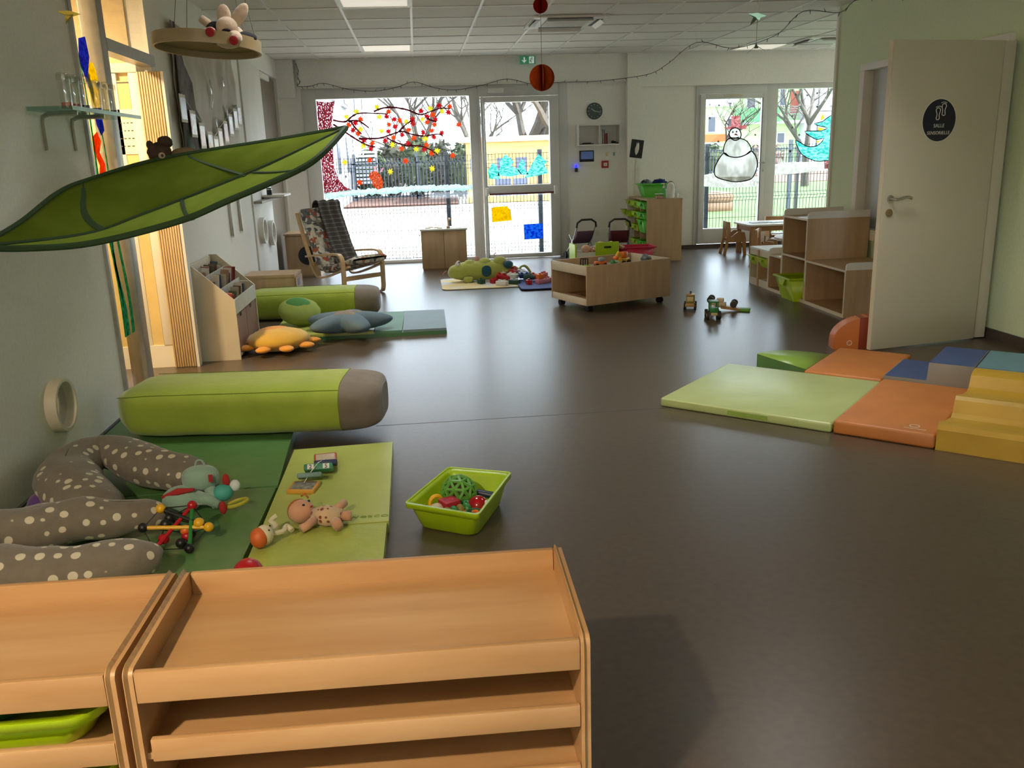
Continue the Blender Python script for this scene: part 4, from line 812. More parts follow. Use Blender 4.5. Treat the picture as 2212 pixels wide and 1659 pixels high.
def bolster(label, loc, rz, L, Wd, Hh, split):
    t = thing('bolster', label, 'cushion', loc, rz, 'long floor bolsters')
    def ring(x):
        s = max(.02, 1-abs(2*x/L)**7)**(1/5.)
        return [(x, Wd/2*s*math.copysign(abs(math.cos(a))**.55, math.cos(a))*(1+.02*noise.noise(Vector((x*5, a, 1)))), Hh/2+Hh/2*(.25+.75*s)*math.copysign(abs(math.sin(a))**.6, math.sin(a))*(1+.03*noise.noise(Vector((x*6, a*2, 3))))) for a in [2*PI*(k+.5)/32 for k in range(32)]]
    def seg(xa, xb, name, m_, n):
        xs = [xa+(xb-xa)*(.5-.5*math.cos(PI*i/n)) if name != 'body' else xa+(xb-xa)*(i/n)**.7 for i in range(n+1)]; b = MB(); V = []; Fs = []
        for x in xs: V += ring(x)
        for j in range(n):
            for k in range(32): Fs.append((j*32+k, j*32+(k+1) % 32, (j+1)*32+(k+1) % 32, (j+1)*32+k))
        Fs += [tuple(range(32)), tuple(n*32+k for k in range(32))]
        b.poly(V, Fs).build(name, m_, t, ang=1.2)
    seg(-L/2, split, 'body', b_lime, 40); seg(split, L/2, 'end_section', b_taupe, 18)
    b = MB(); R2 = [ring(-L/2*.97+(split+L/2*.97)*i/30) for i in range(31)]
    for k in (12, 28) : b.tube([r[k] for r in R2], .0022, 5)
    b.tube([Vector(p) for p in ring(split)], .0022, 5, closed=True)
    b.tube([(x, Wd*.25, Hh+.002) for x in [-L/2*.8+(split-.12+L/2*.8)*i/12 for i in range(13)]], .002, 5); b.build('seam', seamm, t)
    return t
def mat_panel(t, poly, z0, z1, m_, name='panel', bev=.010):
    b = MB().prism(poly, z0, z1); return b.build(name, m_, t, bev=bev)

# ================================================================ PLAY MATS ON THE LEFT, FAR
t = thing('folding_mat', 'far folding floor mat in green and blue grey sections', 'mat', (0, 0, 0)); e = .004
for (xa, xb, mm) in ((-1.25, -.42, v_lime), (-.42, -.19, vin('sea_green_vinyl', '#4c7d64', None, .6)), (-.19, .17, vin('blue_grey_vinyl', '#66808a', None, .6))):
    mat_panel(t, [(xa+e, 6.95), (xb-e, 6.95), (xb-e+.01, 7.84), (xa+e, 7.86)], .012, .05, mm, 'section', .006)
part('edge_strip', v_dgreen, t, (-1.25, .168, 6.948, 7.84, 0, .03))
bolster('far green bolster with a taupe end behind the round green cushion', (-1.02, 8.09, .0), R(-2), 1.22, .42, .27, .40)
t = thing('round_cushion', 'round two-tone green cushion leaning on the far bolster', 'cushion', (-1.06, 7.42, .05))
M = TM(0, 0, .115) @ rotM('X', R(26)) @ rotM('Y', R(10)); MB().ell((0, 0, 0), (.178, .165, .088), 28, 14, nz=.04, M=M).build('cover', pm('olive_canvas', '#93a54c', .85, scale=6, bump=.4, bscale=14), t)
MB().ell((-.01, .02, .016), (.135, .11, .082), 24, 12, M=M).build('top_patch', pm('mid_green_canvas', '#4c8a45', .85, bump=.3, bscale=14), t)
t = thing('star_cushion', 'blue grey star shaped floor cushion with a taupe centre', 'cushion', (-.63, 7.02, .045), .15)
def star(r, h, k=5, depth=.54):
    def fn(u, v):
        a = 2*PI*u; ph = PI*v; rr = r*(1-depth*.5*(1-math.cos(k*a)))*math.sin(ph)**.55; x, y = rr*math.cos(a), rr*math.sin(a)
        return (x, y, h*.5-h*.5*math.cos(ph)*(1-.35*(math.hypot(x, y)/r)) if ph > .01 else 0)
    return fn
sb = pm('blue_grey_canvas', '#5f7686', .85, '#586f7f', scale=6, bump=.5, bscale=12); MB().surf(star(.37, .17), 60, 14, cu=True).build('cover', sb, t, ang=1.5)
MB().surf(lambda u, v: (.16*v*(1-.16*(1-math.cos(5*2*PI*u)))*math.cos(2*PI*u), .16*v*(1-.16*(1-math.cos(5*2*PI*u)))*math.sin(2*PI*u), .1745-.16*v*v*.16), 60, 5, cu=True).build('centre_patch', b_taupe, t, ang=1.5)
t = thing('sun_cushion', 'yellow sun shaped floor cushion with orange points', 'cushion', (-1.13, 6.66, 0)); vy = pm('yellow_velvet', '#d3a83c', .9, '#c79b30', scale=6, bump=.5, bscale=12, sheen=.4); vo = pm('orange_velvet', '#dd9322', .9, scale=6, bump=.4, sheen=.4)
MB().ell((0, 0, .085), (.235, .235, .085), 40, 14, nz=.03).build('cover', vy, t, ang=1.5); MB().ell((-.03, .05, .118), (.15, .14, .058), 30, 12).build('centre_patch', vo, t, ang=1.5)
for k in range(9):
    a = 2*PI*k/9+.2; M = rotM('Z', a) @ TM(.215, 0, .055); b = MB(); b.ell((.03, 0, 0), (.075, .055, .022), 12, 8, M=M); b.build('point', vo, t, ang=1.5)

# ================================================================ BOOK RACK
t = thing('book_rack', 'cream sloping book rack on the left wall with drawers below', 'book rack', (-1.70, 6.38, 0))
DY = .82; prof = [(0, 0), (.335, 0), (.335, .44), (.06, .70), (0, .70)]
for y0 in (0, DY-.016): MB().prism(prof, y0, y0+.016, 'xz').build('side_panel', cream, t, bev=.002)
part('back_panel', cream, t, (.0, .012, .016, DY-.016, 0, .69)); part('bottom', cream, t, (.012, .33, .016, DY-.016, .02, .036)); part('front_lip', pm('rack_front', '#c3c3b8', .5), t, (.318, .335, .016, DY-.016, .335, .44))
b = MB()
for x, z in ((.225, .44), (.125, .535)): part('tier_front', MATS['rack_front'], t, (x-.012, x, .016, DY-.016, z-.08, z+.07)); part('tier_floor', cream, t, (x, x+.09, .016, DY-.016, z-.08, z-.068))
part('tier_floor', cream, t, (.012, .32, .016, DY-.016, .335, .347))
dm = pm('mauve_drawer', '#8f6f66', .5, '#86665d', scale=3)
for y0 in (.022, .415):
    o = MB().box(.05, .325, y0, y0+.385, .04, .325).build('drawer', dm, t); part('cut_out', darkm, o, (.3245, .327, y0+.15, y0+.21, .295, .325))
bc = ['#c9c2a8', '#8a3030', '#4a5b6a', '#d8d2c4', '#76523a', '#b08a6a', '#5d6b52', '#c4a99a', '#a33d3d', '#dcd5c6', '#6a5a70', '#b9b09a']; nm = {'#c9c2a8': 'beige', '#8a3030': 'dark red', '#4a5b6a': 'slate blue', '#d8d2c4': 'cream', '#76523a': 'brown', '#b08a6a': 'tan', '#5d6b52': 'olive', '#c4a99a': 'pinkish', '#a33d3d': 'red', '#dcd5c6': 'ivory', '#6a5a70': 'mauve', '#b9b09a': 'grey beige'}
rnd = random.Random(5); tiers = [('top', .02, .50, .09), ('middle', .132, .455, .08), ('front', .235, .35, .07)]
for ti, (tn, x0, z0, dp) in enumerate(tiers):
    y = .05; i = 0
    while y < .72:
        c = bc[(i*5+ti*4) % 12]; th_ = rnd.uniform(.012, .022); hh = rnd.uniform(.12, .165); w = rnd.uniform(.055, dp-.01)
        k = thing('book', '%s book in the %s tier of the rack, %s from the near end' % (nm[c], tn, ('first', 'second', 'third', 'fourth', 'fifth', 'sixth', 'seventh', 'eighth', 'ninth', 'tenth', 'eleventh', 'twelfth', 'thirteenth', 'fourteenth')[i]), 'book', (-1.70+x0+.008, 6.38+y, z0), 0, 'books in the sloping rack'); k.rotation_euler = (R(rnd.uniform(-9, 9)), R(rnd.uniform(2, 7)), 0)
        cm = pm('bk'+c, c, .6, scale=9); part('cover', cm, k, (0, w, 0, .0015, 0, hh), (0, w, th_-.0015, th_, 0, hh), (0, .0015, 0, th_, 0, hh)); part('pages', paper, k, (.0015, w-.003, .0015, th_-.0015, .003, hh-.003))
        y += th_+rnd.uniform(.03, .075); i += 1

# ================================================================ LEFT WALL FURTHER BACK
t = thing('low_cabinet', 'low maple cabinet box behind the far bolster', 'cabinet', (-1.70, 8.42, 0), R(-2)); part('body', maple, t, (0, .48, 0, .38, 0, .335)); part('top', maple, t, (-.004, .484, -.004, .384, .335, .36)); part('door', maple2, t, (.481, .492, .01, .37, .02, .325)); part('handle_notch', darkm, t, (.492, .494, .10, .22, .24, .30))
for i, (y, z) in enumerate(((9.66, .69), (10.2, .62))):
    t = thing('round_mirror', 'small white rimmed round mirror on the white panel, %s of two' % ('nearer' if i == 0 else 'farther'), 'mirror', (-1.705, y, z)); M = rotM('Y', PI/2)
    MB().lathe([(.115, 0), (.14, 0), (.14, .05), (.115, .05), (.115, .0)], 40, M=M, cap=False).build('rim', white, t); MB().lathe([(0, .008), (.116, .008)], 40, M=M, cap=False).build('glass', mirror, t)
t = thing('small_shelf', 'small white ledge shelf fixed above the two small round mirrors', 'shelf', (-1.70, 9.9, 1.03)); part('board', white, t, (0, .24, 0, .5, 0, .02)); part('bracket', steel, t, (0, .2, .1, .115, -.02, 0), (0, .2, .4, .415, -.02, 0))
t = thing('tin_can', 'dark small tin standing on the white ledge', 'tin', (-1.63, 9.98, 1.05)); MB().lathe([(.03, 0), (.03, .07), (.026, .075), (0, .075)], 16).build('can', darkm, t); MB().lathe([(.031, .055), (.031, .065), (.02, .078)], 16).build('lid', steel, t)
for i, (y, z0) in enumerate(((8.2, .76), (8.63, .77))):
    t = thing('shelf_rail', 'vertical chrome shelf rail on the left wall, %s one' % ('nearer' if i == 0 else 'farther'), 'rail', (-1.72, y, z0)); part('rail', steel, t, (0, .03, -.012, .012, 0, .34), r=.004); part('end_cap', white, t, (.0, .032, -.013, .013, -.012, .0), r=.003)
# big paper art
t = thing('wall_art', 'large crumpled paper collage with a painted grey mountain on the left wall', 'artwork', (-1.715, 6.75, 1.40))
def sheet(u, v):
    y = .05+2.2*u; z = .02+.98*v; return (.015+.025*noise.noise(Vector((y*2.2, z*2.5, 1)))+.02*abs(noise.noise(Vector((y*6, z*5, 4)))), y, z)
MB().surf(sheet, 44, 22).build('sheet', pm('crumpled_paper', '#b3aa9a', .6, '#a39a89', scale=4, bump=.4, bscale=8), t, ang=2, solid=.002)
def onsheet(pts, name, m_, off=.006):
    b = MB(); V = []
    for y, z in pts: s = sheet((y-.05)/2.2, (z-.02)/.98); V.append((s[0]+off+.012, y, z))
    b.poly(V, [tuple(range(len(V)))]); return b.build(name, m_, t, solid=.0015)
onsheet([(.05, .02), (.95, .02), (.9, .12), (.75, .20), (.62, .36), (.5, .42), (.42, .6), (.28, .72), (.2, .9), (.1, .99), (.05, .99)], 'painted_mountain', pm('grey_paint', '#6f6a66', .9, '#57534f', scale=12, lo=.4, hi=.6))
onsheet([(.1, .05), (.35, .05), (.3, .22), (.15, .25)], 'painted_patch', pm('dark_teal_paint', '#4a5f58', .9), .012)
for (y, z, s) in ((1.05, .62, .07), (1.1, .5, .06), (1.55, .7, .05), (1.6, .45, .06), (1.2, .34, .05)): onsheet([(y-s*.5, z-s), (y+s*.5, z-s*.6), (y+s*.2, z+s), (y-s*.3, z+s*.7)], 'foil_scrap', pm('foil_scrap', '#c9cdd2', .2, metal=.7), .010)
t2 = thing('photo_string', 'string of small photo prints hanging in front of the paper collage', 'photos', (-1.66, 6.75, 0)); pc = ['#c9b0b4', '#b98a8e', '#d4c6cc', '#a8b4c0', '#d9d2cc', '#c99a9c', '#b0595c', '#cfd4da', '#a59a5c', '#9a6238', '#c2b8bb']
CP = [(.05, 1.90), (.3, 1.80), (.55, 1.72), (.8, 1.66), (1.0, 1.63), (1.2, 1.70), (1.45, 1.77), (1.7, 1.84), (1.95, 1.90), (2.15, 1.94)]
MB().tube([(0, y, z) for y, z in CP], .002, 5).build('cord', paper, t2)
for i, (y, z) in enumerate(CP): o = part('photo_print', paper, t2, (-.002, .001, y-.085, y+.085, z-.20, z-.005)); part('image', pm('photo'+pc[i], pc[i], .25, pc[(i+3) % 11], scale=14, lo=.45, hi=.55), o, (.001, .002, y-.075, y+.075, z-.18, z-.03))
# play oven in the corner
t = thing('play_oven', 'maple play oven with a dark round window behind the armchair', 'toy oven', (-1.66, 10.95, 0)); part('body', maple, t, (0, .40, .02, .45, 0, .52)); part('front_panel', maple, t, (0, .40, 0, .018, .02, .50)); MB().lathe([(0, 0), (.115, 0), (.115, .012), (0, .012)], 32, M=TM(.26, 0, .27) @ SX).build('oven_window', pm('oven_dark', '#20252c', .15), t); part('top', maple, t, (-.01, .41, -.01, .46, .52, .54))

# ================================================================ ARMCHAIR
t = thing('armchair', 'bentwood lounge chair with a triangle pattern cushion', 'armchair', (-.62, 9.22, 0), R(-48))
bw_ = wood('bentwood', '#d8b88c', '#c9a676', 'x'); cush = cells('triangle_fabric', ['#8f8a7c', '#cfc8b4', '#6f7270', '#b9b09a', '#a5573a', '#57595a', '#d9d4c6'], 27)
# local frame: chair faces +x, width along y; the front legs stand at x=0
for s in (-.26, .26):
    pth = catmull([(-.62, s, .012), (-.3, s, .012), (-.06, s, .012), (-.008, s, .05), (0, s, .16), (0, s, .36), (-.025, s, .435), (-.10, s, .455), (-.35, s, .44), (-.62, s, .41)], 5)
    MB().tube(pth, 1, 4, sq=(.024, .010)).build('arm_frame', bw_, t, ang=.5)
    pth = catmull([(.06, s*.86, .335), (-.15, s*.86, .26), (-.42, s*.86, .19), (-.52, s*.86, .22), (-.60, s*.86, .36), (-.70, s*.86, .62), (-.78, s*.86, .86)], 5)
    MB().tube(pth, 1, 4, sq=(.020, .010)).build('seat_rail', bw_, t, ang=.5)
part('cross_bar', bw_, t, (-.015, .012, -.25, .25, .18, .225), (-.60, -.58, -.25, .25, .3, .34))
def pad(path, w, th, name, m_):
    P = catmull(path, 6); b = MB(); n = len(P)
    def fn(u, v):
        i = u*(n-1); j = min(int(i), n-2); f = i-j; p = P[j].lerp(P[j+1], f); d = (P[min(j+2, n-1)]-P[max(j-1, 0)]).normalized(); nn = Vector((-d.z, 0, d.x)); a = 2*PI*v
        e_ = min(1, min(u, 1-u)*14+.25)
        return p+Vector((0, 1, 0))*w*math.copysign(abs(math.cos(a))**.4, math.cos(a))+nn*th*e_*math.copysign(abs(math.sin(a))**.6, math.sin(a))
    b.surf(fn, 46, 24)
    return b.build(name, m_, t, ang=1.2)
pad([(.13, 0, .405), (-.1, 0, .335), (-.4, 0, .265)], .225, .042, 'seat_cushion', cush)
pad([(-.42, 0, .27), (-.50, 0, .36), (-.60, 0, .60), (-.69, 0, .80), (-.73, 0, .885)], .225, .045, 'back_cushion', cush)
pad([(-.645, 0, .73), (-.68, 0, .81), (-.71, 0, .90)], .225, .058, 'head_pillow', cush)
bl = thing('blanket', 'dark grey striped blanket draped over the armchair back', 'blanket', (-.62, 9.22, 0), R(-48))
stripe = pm('grey_blanket', '#4e4b49', .95, '#55524f', scale=40, bump=.2); nt = stripe.node_tree; wv = nt.nodes.new('ShaderNodeTexWave'); wv.bands_direction = 'Z'; wv.inputs['Scale'].default_value = 7; tcn = [n for n in nt.nodes if n.type == 'TEX_COORD'][0]; nt.links.new(tcn.outputs['Object'], wv.inputs['Vector'])
crn = nt.nodes.new('ShaderNodeValToRGB'); crn.color_ramp.elements[0].position = .90; crn.color_ramp.elements[0].color = lin('#4e4b49'); crn.color_ramp.elements[1].position = .95; crn.color_ramp.elements[1].color = lin('#7a7774'); nt.links.new(wv.outputs['Fac'], crn.inputs[0]); nt.links.new(crn.outputs[0], nt.nodes['Principled BSDF'].inputs['Base Color'])
BP = catmull([(-.30, 0, .315), (-.37, 0, .36), (-.45, 0, .50), (-.535, 0, .70), (-.61, 0, .86), (-.65, 0, .965), (-.72, 0, .975), (-.78, 0, .92), (-.79, 0, .78), (-.77, 0, .62)], 5)
def bfn(u, v):
    i = u*(len(BP)-1); j = min(int(i), len(BP)-2); p = BP[j].lerp(BP[j+1], i-j); y = -.05+.30*v-.02*math.sin(u*5); fold = .018*math.sin(v*17+u*3)
    return p+Vector((fold*.7+.012, y, fold*.4))
MB().surf(bfn, 46, 24).build('throw', stripe, bl, ang=2, solid=.006)

# ================================================================ PLAY KITCHEN
t = thing('play_kitchen', 'small two-door wooden play kitchen with a white top', 'toy kitchen', (0.0, 11.05, 0), R(-3)); part('body', maple, t, (.005, .575, .018, .40, .025, .50)); part('plinth', maple2, t, (.01, .57, .03, .39, 0, .025))
for x in (.003, .291): o = part('door', maple, t, (x, x+.284, 0, .018, .03, .492), r=.002)
part('gap_shade_strip', darkm, t, (.286, .292, .012, .018, .03, .492)); part('worktop', white, t, (-.008, .588, -.008, .41, .50, .522), r=.003); b = MB()  # black strip paints the shade in the gap between the two doors
for x, y in ((.09, .12), (.20, .20), (.24, .08), (.12, .26)): b.lathe([(.035, 0), (.035, .008), (.028, .012), (0, .012)], 20, c=(x, y, .522))
b.build('hob_ring', pm('hob_beige', '#b9a98a', .6), t); MB().lathe([(.105, .003), (.11, .003), (.11, 0), (.09, .001), (.05, -.004), (0, -.004)], 28, c=(.45, .2, .523)).build('sink', steel, t); MB().tube([(.35, .30, .52), (.35, .30, .60), (.36, .27, .63), (.38, .22, .62)], .012, 8).build('tap', maple2, t); part('tap_base', maple2, t, (.33, .37, .03, .07, .522, .55)); part('hook', steel, t, (-.02, -.005, .03, .04, .44, .455))

# ================================================================ RUGS, CROCODILE, BLOCKS
def rr(x0, x1, y0, y1, r, n=5):
    o = []
    for cx, cy, a in ((x1-r, y1-r, 0), (x0+r, y1-r, 90), (x0+r, y0+r, 180), (x1-r, y0+r, 270)):
        for k in range(n+1): o.append((cx+r*math.cos(R(a+90*k/n)), cy+r*math.sin(R(a+90*k/n))))
    return o
t = thing('play_rug', 'cream yellow rounded play rug with pale blue print under the crocodile', 'rug', (0, 0, 0)); MB().prism(rr(.20, 1.08, 9.30, 10.15, .08), .003, .012).build('pile', pm('cream_rug', '#e3cf98', .95, '#c9cfd6', scale=3.2, lo=.5, hi=.58), t); MB().prism(rr(.196, 1.084, 9.296, 10.154, .08), 0, .005).build('backing', darkm, t)
t = thing('play_rug', 'dark blue rounded play rug beside the toy table', 'rug', (0, 0, 0)); MB().prism(rr(1.03, 1.85, 9.02, 9.75, .06), .014, .022).build('pile', pm('navy_rug', '#56659a', .95, '#6d7bab', scale=4), t); MB().prism(rr(1.026, 1.854, 9.016, 9.754, .06), .0125, .0165).build('backing', pm('navy_backing', '#17203c', .9), t)
t = thing('plush_crocodile', 'long pale green plush crocodile with blue patches on the rug', 'plush toy', (.27, 9.86, .012)); pg = pm('plush_lime', '#b3b95c', .95, '#a8af50', scale=8, bump=.3, bscale=40, sheen=.4); pb_ = pm('plush_petrol', '#1f5566', .95, scale=8, bump=.3, sheen=.3)
b = MB(); b.tube(catmull([(.02, 0, .13), (.08, 0, .115), (.2, 0, .115), (.4, 0, .12), (.6, 0, .115), (.72, .03, .10), (.86, .08, .06), (.96, .12, .04)], 4), [.02, .045, .06, .07, .075, .085, .09, .10, .105, .11, .11, .11, .11, .11, .11, .10, .10, .09, .085, .08, .07, .065, .06, .05, .045, .04, .03, .02, .015][:29], 16)
for x, h in ((.27, .20), (.44, .215), (.61, .225)): b.ell((x, 0, h-.02), (.085, .07, .065), 16, 10)
b.build('body', pg, t, ang=2)
for x in (.24, .72):
    for y in (-.11, .11): MB().ell((x, y, .035), (.055, .045, .036), 14, 8, e1=.7).build('foot', pg, t, ang=2)
MB().ell((.13, -.03, .195), (.03, .025, .05), 14, 10, M=TM(.13, -.03, .2) @ rotM('Y', .35) @ TM(-.13, .03, -.2)).build('eye', paper, t); MB().ell((.145, -.05, .225), (.008, .006, .01), 8, 6).build('pupil', darkm, t); MB().ell((.12, -.02, .155), (.06, .05, .018), 14, 8).build('eyelid', pb_, t)
MB().ell((.45, -.105, .12), (.06, .012, .065), 18, 10).build('patch', pb_, t); MB().ell((.70, -.05, .18), (.06, .06, .045), 16, 10).build('patch', pb_, t); MB().ell((.35, .02, .235), (.03, .03, .045), 12, 8).build('ear_tag', pm('pink_plush', '#cf9a90', .9), t)
MB().tube([(0, 0, .13), (-.03, -.02, .115), (-.045, -.02, .09)], .006, 6).build('ribbon', MATS['pink_plush'], t); MB().tube([(.56, 0, .27), (.55, 0, .30), (.575, 0, .31)], .006, 6).build('ribbon', MATS['pink_plush'], t)
MB().surf(lambda u, v: (.80+.20*u, .02+.10*v, .03+.12*math.sin(PI*min(u*1.1, 1))**.8*(1-.15*v)), 14, 4).build('tail_wing', pg, t, solid=.02, ang=2)
cols = {'red': red, 'white': paper, 'green': pm('block_green', '#1f4a38', .4), 'blue': pm('block_blue', '#2a3f74', .4), 'pink': pm('block_pink', '#c87a86', .45), 'orange': org, 'coral': pm('block_coral', '#c8564a', .45), 'grey': pm('block_grey', '#b9bdc4', .45)}
pos = {'red': 'red', 'white': 'white', 'green': 'dark green', 'blue': 'blue', 'pink': 'pink', 'orange': 'orange', 'coral': 'coral red', 'grey': 'pale grey'}
BL = [('green', .645, 9.62, .07, .012, 'alone on the cream rug'), ('red', .80, 9.62, .10, .012, 'left end of the block pile'), ('white', .86, 9.42, .13, .012, 'front of the block pile'), ('green', 1.0, 9.47, .13, .012, 'in front of the pile with white trim'), ('red', .90, 9.66, .16, .05, 'tilted on top of the pile'), ('white', 1.0, 9.62, .12, .06, 'middle of the pile'), ('red', 1.02, 9.72, .12, .085, 'top of the pile centre'), ('white', .88, 9.80, .13, .06, 'leaning at the back of the pile'), ('red', 1.0, 9.85, .15, .10, 'dark at the back of the pile'), ('blue', 1.13, 9.64, .12, .06, 'by the navy rug edge'), ('green', 1.17, 9.52, .11, .05, 'tilted by the navy rug'), ('grey', 1.12, 9.76, .12, .07, 'behind the pile'), ('pink', 1.30, 9.36, .16, .022, 'flat on the navy rug'), ('orange', 1.275, 9.36, .07, .075, 'cup shaped on the pink block'), ('red', 1.145, 9.33, .05, .022, 'small on the navy rug'), ('coral', 1.24, 9.58, .11, .05, 'behind the pink block'), ('blue', 1.33, 9.62, .12, .05, 'near the toy table'), ('pink', 1.40, 9.45, .10, .022, 'beside the toy table'), ('coral', 1.33, 9.50, .09, .07, 'on the navy rug heap')]
rnd = random.Random(2)
for c, x, y, w, z, wh in BL:
    t = thing('toy_block', '%s toy block %s' % (pos[c], wh), 'toy block', (x, y, z), rnd.uniform(-.7, .7), 'toy blocks on the rugs')
    if z > .03 and c not in ('orange',): t.rotation_euler = (rnd.uniform(-.4, .4), rnd.uniform(-.5, .5), rnd.uniform(-1, 1))
    h = .05; MB().rbox(-w/2, w/2, -.035, .035, 0, h, r=.006).build('body', cols[c], t); n = max(1, int(w/.045))
    for i in range(n): MB().lathe([(.014, h), (.014, h+.014), (0, h+.014)], 10, c=(-w/2+w*(i+.5)/n, 0, 0)).build('stud', cols['white'] if 'white trim' in wh else cols[c], t)
    if z > .03 and c != 'orange':   # fill below the tilted ones so that they rest on others
        pass
# ================================================================ TOY TABLE ON CASTERS
t = thing('toy_table', 'maple play table on black casters with a recessed tray top', 'table', (1.445, 7.54, 0), R(22.1)); LX, LY, Z0, Z1 = .93, .62, .065, .42
part('long_panel', maple, t, (0, LX, 0, .018, Z0, Z1), r=.002); part('long_panel', maple, t, (0, LX, LY-.018, LY, Z0, Z1), r=.002)
for x0 in (0, LX-.018): part('end_rail', cream, t, (x0, x0+.018, .018, LY-.018, Z1-.085, Z1), r=.002); part('end_rail', cream, t, (x0, x0+.018, .018, LY-.018, Z0, Z0+.06), r=.002)
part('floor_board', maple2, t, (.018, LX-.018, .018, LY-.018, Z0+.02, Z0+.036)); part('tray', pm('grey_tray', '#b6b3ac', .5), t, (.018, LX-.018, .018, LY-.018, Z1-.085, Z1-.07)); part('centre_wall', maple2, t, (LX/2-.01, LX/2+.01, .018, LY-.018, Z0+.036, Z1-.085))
for x, y in ((.07, .07), (LX-.07, .07), (.07, LY-.07), (LX-.07, LY-.07)):
    o = part('caster', darkm, t, (x-.022, x+.022, y-.022, y+.022, Z0-.012, Z0+.001), r=.003); b = MB()
    for s in (-.016, .016): b.cyl((x+s-.008, y, .027), (x+s+.008, y, .027), .027, 16)
    b.build('wheel', darkm, o)
TT = t.matrix_basis.copy(); ZT = Z1-.07
def ontray(name, label, cat, x, y, rz=0):
    p = Matrix.Translation((1.445, 7.54, 0)) @ rotM('Z', R(22.1)) @ Vector((x, y, ZT)); return thing(name, label, cat, p, R(22.1)+rz, 'toys in the tray table')
k = ontray('toy_digger', 'yellow orange toy digger in the tray table', 'toy vehicle', .62, .33, .4); MB().rbox(-.07, .07, -.035, .035, .03, .07, r=.008).build('chassis', yel, k); MB().rbox(-.02, .05, -.03, .03, .07, .125, r=.008).build('cab', org, k); MB().tube([(-.03, 0, .08), (-.08, 0, .13), (-.12, 0, .09)], .012, 8).build('arm', yel, k); MB().ell((-.12, 0, .08), (.025, .03, .02), 12, 8).build('bucket', org, k); b = MB()
for x in (-.045, .045):
    for y in (-.04, .04): b.cyl((x, y-.01, .025), (x, y+.01, .025), .025, 14)
b.build('wheel', darkm, k)
k = ontray('toy_car', 'orange and grey toy car in the tray table', 'toy vehicle', .40, .38, -.3); MB().rbox(-.06, .06, -.03, .03, .015, .05, r=.012).build('body', org, k); MB().rbox(-.02, .045, -.026, .026, .05, .085, r=.014).build('cabin', pm('toy_grey', '#8d9aa0', .4), k); b = MB()
for x in (-.038, .038):
    for y in (-.033, .033): b.cyl((x, y-.006, .018), (x, y+.006, .018), .018, 12)
b.build('wheel', darkm, k)
k = ontray('toy_frog', 'green and cream toy animal in the tray table', 'toy animal', .45, .20, .5); MB().ell((0, 0, .035), (.055, .035, .035), 14, 9).build('body', pm('toy_sage', '#93a888', .5), k); MB().ell((-.05, 0, .055), (.028, .026, .026), 12, 8).build('head', grn, k)
k = ontray('toy_frog', 'lime toy tractor at the left corner of the tray table', 'toy vehicle', .12, .22, 0); MB().rbox(-.05, .05, -.03, .03, .02, .055, r=.008).build('body', lime, k); b = MB(); b.tube([(-.03, -.02, .055), (-.03, -.02, .11), (.02, -.02, .11), (.02, -.02, .055)], .007, 6); b.tube([(-.03, .02, .055), (-.03, .02, .11), (.02, .02, .11), (.02, .02, .055)], .007, 6); b.build('roll_bar', darkm, k); k.name = 'toy_tractor'
k = ontray('toy_ball', 'grey blue toy ball at the right end of the tray table', 'ball', .86, .30); MB().ell((0, 0, .045), (.045, .045, .045), 20, 12).build('ball', pm('ball_slate', '#72808c', .5, scale=12), k); MB().tube([(.0455*math.cos(a), .0455*math.sin(a), .045) for a in [i*PI/12 for i in range(24)]], .002, 5, closed=True).build('seam', dgrey, k)
k = ontray('toy_cup', 'small grey toy dish in the tray table', 'toy', .55, .12); MB().lathe([(.02, 0), (.04, .01), (.045, .03), (.042, .03), (.036, .012), (0, .006)], 18).build('dish', pm('toy_grey2', '#a3a6a6', .4), k)

# ================================================================ TRAY STORAGE UNIT
t = thing('tray_cabinet', 'maple tray cabinet of three columns beside the white column', 'cabinet', (2.89, 10.98, 0)); CW, CD, CH = 1.0, .46, .775
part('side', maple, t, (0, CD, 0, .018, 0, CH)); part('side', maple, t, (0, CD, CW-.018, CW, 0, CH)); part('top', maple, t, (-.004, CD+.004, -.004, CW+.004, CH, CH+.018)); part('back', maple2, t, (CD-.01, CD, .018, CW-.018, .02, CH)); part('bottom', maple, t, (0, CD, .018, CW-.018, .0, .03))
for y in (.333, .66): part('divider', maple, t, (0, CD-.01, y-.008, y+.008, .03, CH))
trays = []
for c, y0 in enumerate((.02, .343, .67)):
    for r, z in enumerate((.665, .535, .365, .10)):
        if c == 2 and r == 3: continue
        dk = (c == 0); nmc = 'mid green' if dk else 'lime'
        k = thing('storage_tray', '%s plastic tray in the %s column of the tray cabinet, %s row' % (nmc, ('right', 'middle', 'left')[c], ('top', 'second', 'third', 'bottom')[r]), 'tray', (2.89-(.10 if (c == 2 and r == 1) else .045), 10.98+y0, z), 0, 'trays in the tray cabinet'); m_ = limed if dk else lime; dz = .16 if (r == 3 or (dk and r == 2)) else .085
        b = MB(); w = .305; h = dz
        b.poly([(0, 0, h), (.35, 0, h), (.35, w, h), (0, w, h), (.03, .03, 0), (.33, .03, 0), (.33, w-.03, 0), (.03, w-.03, 0)], [(0, 1, 5, 4), (1, 2, 6, 5), (2, 3, 7, 6), (3, 0, 4, 7), (4, 5, 6, 7)]); b.build('tub', m_, k, solid=.004)
        part('rim', m_, k, (-.02, .36, -.006, .012, h-.006, h+.004), (-.02, .36, w-.012, w+.006, h-.006, h+.004), (-.02, .0, .0125, w-.0125, h-.006, h+.004), r=.002)
        MB().prism([(.06, h), (w-.06, h), (w-.10, h-.05), (.10, h-.05)], -.016, -.004, 'yz').build('pull', m_, k)
